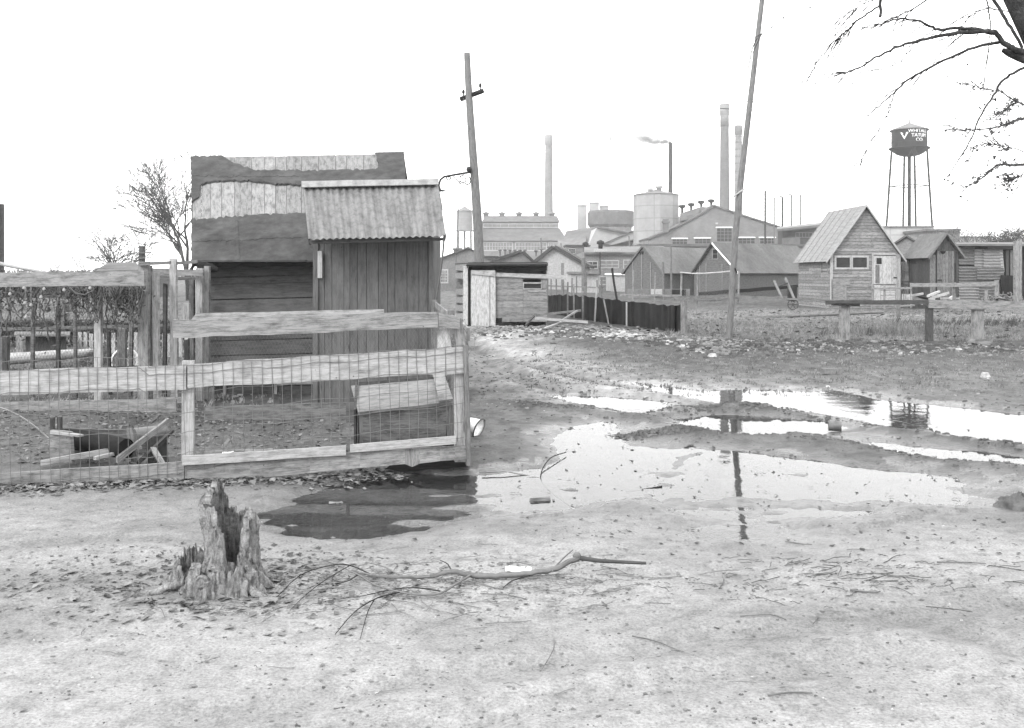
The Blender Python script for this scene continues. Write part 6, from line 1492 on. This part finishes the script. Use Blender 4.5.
# ------------------------------------------------------------------ what lies on the ground
def GH(xs,ys): return ground_fields(np.asarray(xs,float),np.asarray(ys,float))[0]
def pebble(m,p,s,rng):
    n=6; a0=rng.uniform(0,6); top=[];bot=[]; sq=rng.uniform(.5,1.3)
    for k in range(n):
        a=a0+2*math.pi*k/n; r=s*rng.uniform(.5,1.2)
        bot.append(p+Vector((r*math.cos(a)*1.2,r*math.sin(a)*sq,-s*.4))); k2=rng.uniform(.35,.9); top.append(p+Vector((r*k2*math.cos(a)*1.2,r*k2*math.sin(a)*sq,s*rng.uniform(.1,.55))))
    m.add(bot+top,[list(range(n,2*n))]+[[k,(k+1)%n,n+(k+1)%n,n+k] for k in range(n)])
def scatter(name,mat,n,fn,kind_='stone',smin=.02,smax=.06,seed=1,label=None,lift=0):
    rng=random.Random(seed); pts=[]
    while len(pts)<n:
        p=fn(rng)
        if p: pts.append(p)
    hs=GH([p[0] for p in pts],[p[1] for p in pts]); m=MB()
    for (x,y),h in zip(pts,hs):
        s=smin+(smax-smin)*rng.random()**2.2; h=max(h,WL) if kind_!='stone' else h; p=Vector((x,y,h+lift))
        if kind_=='stone': pebble(m,p+Vector((0,0,s*.1)),s,rng)
        elif kind_=='leaf':
            p.z+=s*.25; a=rng.uniform(0,6.28); u=Vector((math.cos(a),math.sin(a),rng.uniform(-.35,.35)))*s; v=Vector((-math.sin(a),math.cos(a),rng.uniform(-.4,.4)))*s*rng.uniform(.4,.8)
            c=p+Vector((0,0,s*rng.uniform(-.1,.35))); m.add([p-u,c+v,p+u,c-v],[[0,1,2],[0,2,3]])
        elif kind_=='twig':
            a=rng.gauss(0,.6); L=s; q=[p+Vector((0,0,.006))]; d=Vector((math.cos(a),math.sin(a),0))
            for k in range(4): d=(d+Vector((rng.uniform(-.25,.25),rng.uniform(-.25,.25),0))).normalized(); e=q[-1]+d*L/4; e.z=p.z+.006+rng.uniform(0,.008); q.append(e)
            m.tube(q,max(.0018,L*.012),3,cap=False)
        elif kind_=='blade':
            for k in range(rng.randint(3,7)):
                a=rng.uniform(0,6.28); L=s*rng.uniform(.5,1.2); w=.004+.0006*y**.5; b=p+Vector((rng.uniform(-.05,.05),rng.uniform(-.05,.05),-.01)); t=b+Vector((math.cos(a)*L*.5,math.sin(a)*L*.5,L)); sd_=Vector((w,0,0))
                m.add([b-sd_,b+sd_,b.lerp(t,.55)+sd_*.7,t,b.lerp(t,.55)-sd_*.7+Vector((0,0,.01))],[[0,1,2,3,4]])
    o=m.build(name,M[mat]); tag(o,label,kind='stuff'); return o
def box_(x0,x1,y0,y1): return lambda r:(r.uniform(x0,x1),r.uniform(y0,y1))
def pxbox(x0,x1,y0,y1):
    def f(r):
        py=r.uniform(y0,y1); px=r.uniform(x0,x1); d=GD(py); return ((px-512)*d/F,d)
    return f
def along(pts,w):
    def f(r):
        i=r.randrange(len(pts)-1); t=r.random(); a,b=pts[i],pts[i+1]; d0=GD(a[1]*(1-t)+b[1]*t+r.gauss(0,w)); px=a[0]*(1-t)+b[0]*t+r.gauss(0,3); return ((px-512)*d0/F,d0)
    return f
dd=lambda py:GD(py)
# rubble bank in front of the tar paper fence and verge clods
scatter('rubble','stone',2300,along([(470,334),(520,330),(590,332),(640,338),(700,346),(740,349)],3.4),'stone',.02,.10,2)
scatter('rubble','pale_stone',420,along([(500,334),(600,337),(650,342),(720,348)],3.6),'stone',.02,.085,3)
scatter('rubble','pale_stone',90,along([(596,339),(650,341)],1.0),'stone',.04,.12,33)
scatter('rubble','dark_litter',900,along([(480,335),(590,336),(700,347),(800,349)],3.8),'stone',.02,.10,4)
scatter('dirt_clods','dark_litter',1500,along([(690,346),(800,348),(900,349),(1024,351),(1150,352),(1300,352)],1.9),'stone',.02,.09,5)
scatter('dirt_clods','stone',900,along([(690,347),(800,349),(900,350),(1024,352),(1150,353),(1300,353)],2.4),'stone',.015,.08,6)
scatter('dirt_clods','pale_stone',70,along([(690,348),(800,350),(900,350),(1024,353),(1300,353)],3.5),'stone',.02,.08,7)
scatter('stones','stone',2600,pxbox(430,1300,352,412),'stone',.008,.035,8)
scatter('stones','pale_stone',110,pxbox(440,1300,350,412),'stone',.008,.035,9)
scatter('stones','mud',1300,pxbox(440,1300,350,420),'stone',.008,.035,10)
scatter('pebbles','stone',1500,pxbox(-150,1200,412,728),'stone',.003,.011,11)
scatter('pebbles','mud',900,pxbox(-150,1200,412,728),'stone',.003,.009,12)
scatter('pebbles','pale_stone',160,pxbox(-100,1150,412,728),'stone',.003,.009,13)
# leaves and litter
scatter('dead_leaves','litter',1500,along([(-200,497),(0,492),(100,486),(184,482),(300,478),(400,470)],3.5),'leaf',.012,.045,14)
scatter('dead_leaves','dark_litter',700,along([(-200,495),(0,491),(100,486),(184,482),(230,480)],2.0),'leaf',.012,.04,15)
scatter('dead_leaves','deck',160,along([(-200,497),(0,493),(184,484),(420,474)],4),'leaf',.012,.04,16)
def around(px,py,sx,sy):
    c=(W(px,0,GD(py)).x,GD(py)); return lambda r:(r.gauss(c[0],sx),r.gauss(c[1],sy))
scatter('bark_chips','litter',600,around(215,590,.55,.3),'leaf',.008,.035,17)
scatter('bark_chips','dark_litter',320,around(190,575,.5,.3),'leaf',.008,.03,18)
scatter('bark_chips','deck',260,around(225,592,.45,.25),'leaf',.008,.035,19)
scatter('bark_chips','litter',500,pxbox(-120,330,545,615),'leaf',.006,.022,20)
scatter('dead_leaves','litter',260,pxbox(-100,1150,420,728),'leaf',.006,.02,21)
scatter('dead_leaves','dark_litter',330,pxbox(560,1150,400,560),'leaf',.006,.024,22)
scatter('dead_leaves','litter',520,around(490,582,.55,.25),'leaf',.006,.02,23)
scatter('dead_leaves','litter',420,around(860,585,.6,.25),'leaf',.005,.018,24)
scatter('twigs','litter',150,pxbox(-50,1100,480,700),'twig',.02,.13,25)
scatter('twigs','litter',260,around(430,585,.6,.25),'twig',.04,.25,26)
scatter('twigs','dark_litter',110,around(840,580,.5,.22),'twig',.04,.22,27)
scatter('twigs','litter',160,around(230,590,.6,.25),'twig',.04,.2,28)
# yard litter at the left
scatter('yard_litter','litter',4200,box_(-8,-1.2,8.4,12),'leaf',.01,.035,29)
scatter('yard_litter','deck',750,box_(-8,-2.8,8.6,13.5),'leaf',.008,.03,30)
scatter('yard_litter','dark_litter',1700,box_(-8,-1.2,8.4,13),'leaf',.01,.035,31)
scatter('yard_litter','stone',700,box_(-9,-3.4,11.7,20),'stone',.015,.05,32)
# rough grass of the field
scatter('field_grass','grass',6500,lambda r:(lambda y:(r.uniform(1.5+.1*y,y*.75),y))(23.3+22*r.random()**1.3),'blade',.03,.13,34)
scatter('field_grass','litter',2600,lambda r:(lambda y:(r.uniform(1.5+.1*y,y*.75),y))(23+24*r.random()**1.3),'blade',.03,.12,35)
scatter('field_grass','dark_litter',2600,lambda r:(lambda y:(r.uniform(2,y*.75),y))(23+20*r.random()),'leaf',.03,.12,36)
scatter('verge_grass','litter',1700,lambda r:(lambda y:(r.uniform(-.2+.03*y,y*.8),y))(14+8*r.random()),'blade',.02,.07,37)
scatter('verge_grass','grass',1700,lambda r:(lambda y:(r.uniform(-.2+.03*y,y*.8),y))(13.5+9*r.random()),'blade',.02,.06,38)
scatter('yard_grass','grass',1200,box_(-12,-3,12,22),'blade',.04,.12,39)
scatter('weeds','litter',160,around(886,335,.9,.5),'blade',.2,.5,40)
scatter('weeds','dark_litter',260,around(1000,325,1.6,1.0),'blade',.12,.32,41)
scatter('weeds','dark_litter',260,around(560,332,1.6,1.0),'leaf',.03,.1,42)

def gzero(px,py,dz=0): v=G(px,py); v.z+=dz; return v
# tree stump
def stump():
    c=G(222,590); th=thing('tree_stump','rotten hollow tree stump with jagged broken top, in the left foreground','stump',c)
    rng=random.Random(5); nz_=lambda x,y,z:mnoise.noise(Vector((x,y,z)))
    def shell(cx,cy,R0,Hf,nt,nz,thick,flare,seed,name,zl=-.05,sq=.8):
        for part in (0,1):
            vs=[];fs=[]
            for j in range(nz+1):
                t=j/nz
                for i in range(nt):
                    a=2*math.pi*i/nt; ca,sa=math.cos(a),math.sin(a); Ht=Hf(a); lo=zl if part==0 else .02
                    z=lo+(Ht-lo)*(t if part==0 else t); hz=max(0,z)/.5
                    n1=nz_(ca*1.6+seed,sa*1.6,z*2.2); n2=nz_(ca*4.5,sa*4.5+seed,z*5); n3=nz_(ca*12,sa*12,z*16+seed); n4=nz_(ca*30,sa*30,z*40+seed)
                    R=R0*(1+flare*math.exp(-hz*7)*(.7+.9*n2)-.10*hz)*(1+.30*n1+.22*n2+.10*n3+.05*n4)
                    if part==1: R*=thick*(.6+.4*t)
                    if t>.97: R*=.93 if part==0 else 1.04
                    zz=z+.010*n3*t+.008*n4*t
                    vs.append(Vector((cx+R*ca+.02*n3*t*.5,cy+R*sa*sq,c.z+zz)))
            for j in range(nz):
                for i in range(nt):
                    i2=(i+1)%nt; f=[j*nt+i,j*nt+i2,(j+1)*nt+i2,(j+1)*nt+i]; fs.append(f if part==0 else f[::-1])
            m=MB(); m.add(vs,fs,None,True)
            if part==0: outer=vs[-nt:]; m.build(name,M['stump'],th)
            else:
                b=vs[-nt:]; m.build('hollow',M['stump_dark'],th)
                r=MB(); r.add(outer+b,[[i,(i+1)%nt,nt+(i+1)%nt,nt+i] for i in range(nt)],None,True); r.build('broken_rim',M['stump'],th)
    def gg(a,a0,w): return math.exp(-(((a-a0+math.pi)%(2*math.pi)-math.pi)/w)**2)
    def H1(a):
        jag=.05*nz_(math.cos(a)*5,math.sin(a)*5,2)+.045*nz_(math.cos(a)*13,math.sin(a)*13,5)+.03*nz_(math.cos(a)*34,math.sin(a)*34,5)
        return max(.10,.40+.12*gg(a,2.7,.7)-.03*gg(a,.2,.8)-.36*gg(a,-1.22,.42)-.10*gg(a,-2.2,.4)-.05*gg(a,1.4,.5)+jag*1.0)
    shell(c.x+.035,c.y+.03,.142,H1,180,54,.62,.42,1.3,'trunk')
    shell(c.x-.165,c.y+.04,.075,lambda a:.09+.11*gg(a,1.8,1.3)+.06*nz_(math.cos(a)*6,math.sin(a)*6,9)+.03*nz_(math.cos(a)*20,math.sin(a)*20,9),110,30,.78,.5,4.1,'side_trunk')
    shell(c.x-.055,c.y-.085,.075,lambda a:.115+.03*math.sin(a*2+1)+.05*nz_(math.cos(a)*6,math.sin(a)*6,19),110,30,.35,.55,7.7,'burl')
    shell(c.x+.10,c.y-.06,.072,lambda a:.10+.03*math.sin(3*a)+.05*nz_(math.cos(a)*6,math.sin(a)*6,29),110,26,.4,.5,9.4,'burl')
    for pts,r in (([(-.17,-.0,.05),(-.26,-.04,.03),(-.35,-.08,.0),(-.44,-.12,-.02)],.028),([(.12,-.05,.05),(.2,-.1,.015),(.27,-.13,-.02)],.03),([(.1,.1,.05),(.2,.16,.01),(.3,.2,-.02)],.03)):
        k=MB(); q=smoothp([c+Vector(p) for p in pts],6); n=len(q); k.tube([p+Vector((rng.uniform(-.006,.006),rng.uniform(-.006,.006),rng.uniform(-.006,.006))) for p in q],[r*(1-.6*i/n)*rng.uniform(.85,1.15) for i in range(n)],10); k.build('root',M['stump'],th)
    k=MB(); k.lathe([(.001,.0),(.012,.006),(.02,.0),(.025,.008),(.032,-.004),(.036,-.03)],c+Vector((-.06,-.155,.085)),12,axis=(0.1,-1,.2)); k.build('knot',M['stump'],th)
stump()
# the long fallen branch
def fallen():
    c=G(470,580); th=thing('fallen_branch','long crooked fallen branch with a straight snapped end, on the foreground dirt','branch',c)
    P=[(352,573,.02),(372,579,.03),(400,580.5,.03),(430,579.5,.03),(452,577.5,.05),(470,579,.03),(486,580.5,.02),(500,580,.02),(530,578.5,.03),(552,575.5,.045),(566,570.5,.06),(578,566.5,.075)]
    m=MB(); q=smoothp([gzero(x,y+z*90,z) for x,y,z in P],4); n=len(q); rg=random.Random(3)
    m.tube([p+Vector((rg.uniform(-.003,.003),0,rg.uniform(-.003,.003))) for p in q],[.005+.010*min(1,i/(n*.5)) for i in range(n)],8); m.build('limb',M['pole'],th)
    m=MB(); m.tube([gzero(576,573,.075),gzero(600,573.5,.06),gzero(646,572.5,.04)],[.014,.011,.008],7); m.build('stick_end',M['board_dark'],th)
    m=MB(); m.lathe([(.001,-.015),(.018,-.01),(.024,.004),(.014,.02),(.001,.024)],gzero(577,573,.08),8); m.build('knob',M['pole'],th)
    for pts,r in (([(470,580,.03),(455,589,.03),(440,596,.02),(420,597,.02),(400,595,.02),(375,589,.03),(358,580,.04),(340,570,.03),(322,562,.02)],.007),([(430,580,.03),(405,580,.03),(385,573,.05),(366,567,.04)],.006),
        ([(440,594,.02),(415,590,.02),(390,593,.02),(365,597,.01),(340,600,.01)],.004),([(400,595,.02),(378,600,.02),(355,612,.01),(335,634,.01)],.004),([(375,600,.01),(368,612,.01),(360,640,.005)],.003),([(358,580,.04),(345,585,.02),(332,583,.03),(338,575,.02)],.004),
        ([(552,577,.04),(562,568,.07),(573,561,.1)],.006),([(530,580,.02),(512,586,.02),(503,592,.01)],.004),([(452,578,.04),(448,571,.06),(440,566,.05)],.004),([(372,579,.03),(350,571,.05),(330,570,.04),(300,578,.02),(275,600,.01),(270,606,.01)],.004),([(350,571,.05),(325,583,.02),(306,596,.01),(290,611,.01)],.003)):
        m=MB(); q=smoothp([gzero(x,y+z*90,z) for x,y,z in pts],3); n=len(q); m.tube(q,[r*(1-.6*i/n) for i in range(n)],5); m.build('twig',M['bark'] if r<.0045 else M['pole'],th)
fallen()
def stick(pts,r,label,mat='board_mid',z=.008):
    r*=.65; mat='board_mid'
    m=MB(); q=smoothp([gzero(x,y,z) for x,y in pts],3); m.tube(q,[r*(1-.4*i/len(q)) for i in range(len(q))],6); solo('stick',m,M[mat],label,'stick')
stick([(632,639),(655,642),(672,648),(684,656)],.005,'thin curved stick lying right of and below the fallen branch')
stick([(768,700),(790,697),(812,697)],.006,'short thin stick lowest in the picture at right','bark')
stick([(740,622),(770,621),(786,625)],.005,'faint bent stick right of the thin curved stick')
stick([(937,568),(965,568),(986,569)],.006,'dark twig lying below the dark clod, right of the scattered twigs','bark')
stick([(858,597),(850,597),(874,599),(880,597)],.008,'knobby dark stick amid the scattered twigs','bark')
stick([(888,582),(905,582),(925,585)],.005,'short dark twig just above the knobby dark stick','bark')
stick([(554,640),(553,652),(542,668)],.004,'small forked stick well below the fallen branch')
stick([(785,545),(803,546),(812,546)],.006,'small dark stick at the near edge of the wide puddle','bark')
# long reed bending over the pool
m=MB(); q=smoothp([gzero(566,451,.03),gzero(550,459,.03),gzero(541,470,.03),gzero(545,481,.02),gzero(570,500,.0)],5); m.tube(q,.005,5); solo('reed',m,M['bark'],'thin dark curved reed arching over the main puddle','reed')
m=MB(); q=[Vector(gzero(482,471,.02)),Vector(gzero(505,470,.03)),Vector(gzero(530,471,.02))]; m.tube(q,.006,5); solo('stick',m,M['deck'],'pale straight stick at the puddle shore right of the fence corner','stick')
m=MB(); m.tube([gzero(626,485.5,.01),gzero(645,484,.012),gzero(662,482.5,.01)],.006,5); solo('stick',m,M['bark'],'thin dark stick afloat near the middle of the puddles','stick')
# floating board with a bottle neck
def wz(px,py,dz=0):
    d=(CH-WL)*F/(py-HZ); return Vector(((px-512)*d/F,d,WL+dz))
m=MB(); m.box(wz(540,500.3,.006),(.15,.035,.022),.18,.02,.006); solo('wood_chip',m,M['deck'],'small pale wood block floating in the main puddle','wood')
for (x,y,s,lb) in ((574,452,.024,'dark clod at the head of the main puddle, right of the reed'),(578,444,.022,'smaller dark clod above the one beside the reed'),(633,450,.026,'dark clod by the tongue of mud in the middle puddle'),(640,477,.018,'dark lump afloat above the thin floating stick'),(724,462,.02,'dark clod in the broad puddle left of the pole reflection'),(744,466,.018,'dark clod right next to the pole reflection'),(692,488,.014,'tiny dark clod alone in the broad puddle')):
    m=MB(); rg=random.Random(int(x)); pebble(m,wz(x,y,-.003),s,rg); solo('clod',m,M['dark_litter'],lb,'clod')
# tin can, brick, bucket, clod, white scraps
cn=thing('tin_can','dark rusty tin can lying on its side on the mud ridge between puddles','can',G(835,427)); c=gzero(835,428.5,.055)
m=MB(); ax=(1,-.25,.02); m.lathe([(.05,-.062),(.053,-.058),(.051,-.05),(.053,0),(.051,.05),(.053,.062)],c,20,axis=ax); m.lathe([(.048,-.061),(.048,.058),(.001,.058)],c,20,axis=ax); m.build('body',M['tin'],cn)
m=MB(); A_=Vector(ax).normalized(); m.lathe([(.049,0),(.055,.002),(.055,.008),(.049,.01)],c-A_*.066,20,axis=ax); m.build('rim',M['galv'],cn)
m=MB(); c=G(830,374.5); m.box(c+Vector((0,0,.05)),(.28,.13,.09),.12,.03,.006); solo('brick',m,M['stone'],'single flat brick lying on the verge above the upper puddle','brick')
m=MB(); pebble(m,gzero(984,378,.03),.10,random.Random(3)); solo('stone',m,M['pale_stone'],'pale flat stone near the right end of the verge','stone')
m=MB(); pebble(m,gzero(712,357,.03),.09,random.Random(6)); solo('stone',m,M['pale_stone'],'single white stone below the leaning pole foot','stone')
m=MB(); c=G(979,348.5); m.box(c+Vector((0,0,.05)),(.42,.3,.1),.2,.08,.02); solo('stone',m,M['deck'],'flat pale slab at the foot of the third square post of the rail fence','stone')
bk=thing('enamel_basin','battered white enamel basin on its side at the right corner of the wire fence','basin',G(477,438)); c=gzero(477,437,.085)
m=MB(); ax=(.85,-.42,-.35); m.lathe([(.001,-.10),(.06,-.10),(.085,.0),(.098,.02),(.1,.026),(.08,.0),(.055,-.09),(.001,-.09)],c,24,axis=ax); m.build('bowl',M['enamel'],bk); m=MB(); m.lathe([(.097,.018),(.104,.02),(.104,.028),(.097,.03)],c,24,axis=ax); m.build('rim',M['metal_dark'],bk)
def lump(px,py,sx,sz,mat,label,cat='clod',name='clod',seed=1):
    c=G(px,py); m=MB(); nt,nz=28,10; vs=[];fs=[]
    for j in range(nz+1):
        ph=math.pi/2*j/nz
        for i in range(nt):
            a=2*math.pi*i/nt; n=1+.3*mnoise.noise(Vector((math.cos(a)*1.8+seed,math.sin(a)*1.8,ph*2)))+.14*mnoise.noise(Vector((math.cos(a)*6+seed,math.sin(a)*6,ph*7)))
            vs.append(c+Vector((sx*math.cos(a)*math.cos(ph)*n,sx*.8*math.sin(a)*math.cos(ph)*n,-.02+sz*math.sin(ph)*n)))
    for j in range(nz):
        for i in range(nt): i2=(i+1)%nt; fs.append([j*nt+i,j*nt+i2,(j+1)*nt+i2,(j+1)*nt+i])
    m.add(vs,fs,None,True); solo(name,m,M[mat],label,cat)
lump(1022,508,.17,.11,'mud','big dark earth clod at the right edge of the wide puddle',seed=2)
lump(231,459,.10,.16,'litter','small pointed heap of earth behind the netting left of the nest box','heap','earth_heap',seed=5)
lump(245,466,.5,.12,'litter','low long mound of litter under the shack hatches','heap','litter_heap',seed=8)
m=MB(); rg=random.Random(12)
def scrap(px,py,w,h,label,mat='paper',tilt=.3,lift=.02,seed=1):
    rg=random.Random(seed); c=gzero(px,py,lift); m=MB(); n=6; vs=[]
    for j in range(n+1):
        for i in range(n+1):
            x=(i/n-.5)*w;y=(j/n-.5)*h; vs.append(c+Vector((x+rg.uniform(-.1,.1)*w/n,y,.25*min(w,h)*mnoise.noise(Vector((x*9/w+seed,y*5/h,1)))+tilt*y*.5)))
    fs=[[j*(n+1)+i,j*(n+1)+i+1,(j+1)*(n+1)+i+1,(j+1)*(n+1)+i] for j in range(n) for i in range(n)]
    m.add(vs,fs,None,True); m.add([v-Vector((0,0,.003)) for v in vs],[f[::-1] for f in fs],None,True); solo('scrap',m,M[mat],label,'scrap')
scrap(515,575,.10,.06,'torn white paper scrap lying against the fallen branch',seed=4)
scrap(526,576,.06,.05,'smaller white scrap touching the torn paper at the branch',seed=9)
scrap(268,603,.09,.05,'pale chip of bark on the dirt right of the stump','deck',seed=5)
scrap(181,479,.14,.03,'pale splinter lying along the foot of the wire fence','deck',seed=6)
scrap(228,465.5,.09,.05,'pale crumpled scrap behind the kick board of the wire fence','paper',seed=7,lift=.1)
scrap(336,498,.10,.04,'pale scrap floating on the dark end of the main puddle','deck',seed=8)
# white scrap heap before the dark outhouse
th=thing('scrap_heap','jumbled white heap of scrap wood and plaster before the dark outhouse','heap',(X(932,42),42,0))
rg=random.Random(77)
for i in range(26):
    x=rg.uniform(908,950); y=rg.uniform(297,301)+(3.5 if i%3==0 else 0); a=W(x,y,42+rg.uniform(-.6,.6)); L=rg.uniform(.2,.75); an=rg.gauss(0,.35); v=Vector((math.cos(an)*L,rg.uniform(-.2,.2),math.sin(an)*L*.4)); k=MB(); k.slab(a+Vector((0,0,.09)),a+v+Vector((0,0,.09)),a+v,a,.12,2,.02); k.build('fragment',M['pale_stone'] if i%4 else M['dark'],th)
k=MB(); k.slab(W(912,296.8,41.6),W(935,298,41.6),W(935,300.6,41.6),W(912,299.8,41.6),.3,6,.03); k.build('plank',M['pale_stone'],th)
m=MB(); 
for i in range(420):
    x=rg.gauss(1004,9); p=W(x,302-abs(rg.gauss(0,3)),46+rg.uniform(-.5,.5)); L=rg.uniform(.05,.22); d=Vector((rg.uniform(-1,1),rg.uniform(-1,1),rg.uniform(-.6,.6))).normalized()*L; m.tube([p,p+d],.03,4)
solo('firewood_heap',m,M['stone'],'heap of broken firewood in front of the lean-to','firewood')['kind']='stuff'
m=MB(); m.slab(W(896,305.8,40),W(915,304.6,40),W(915,306,40),W(896,307.4,40),.2); solo('plank',m,M['deck'],'pale plank on the ground at the left of the white scrap heap','plank')

# clods on the mud ridges between the pools and along the track edges
for k,(pts,w,h) in enumerate(RIDGES):
    def fn(r,pts=pts,w=w):
        i=r.randrange(len(pts)-1); t=r.random(); a,b=pts[i],pts[i+1]; return (a[0]+(b[0]-a[0])*t+r.gauss(0,w*.4),a[1]+(b[1]-a[1])*t+r.gauss(0,w*.45))
    scatter('mud_clods','mud',420,fn,'stone',.006,.034,60+k); scatter('mud_clods','litter',160,fn,'leaf',.006,.025,70+k)
scatter('mud_clods','mud',900,pxbox(470,1150,395,480),'stone',.004,.02,81)
scatter('debris','dark_litter',260,pxbox(480,1100,405,545),'leaf',.006,.022,82)
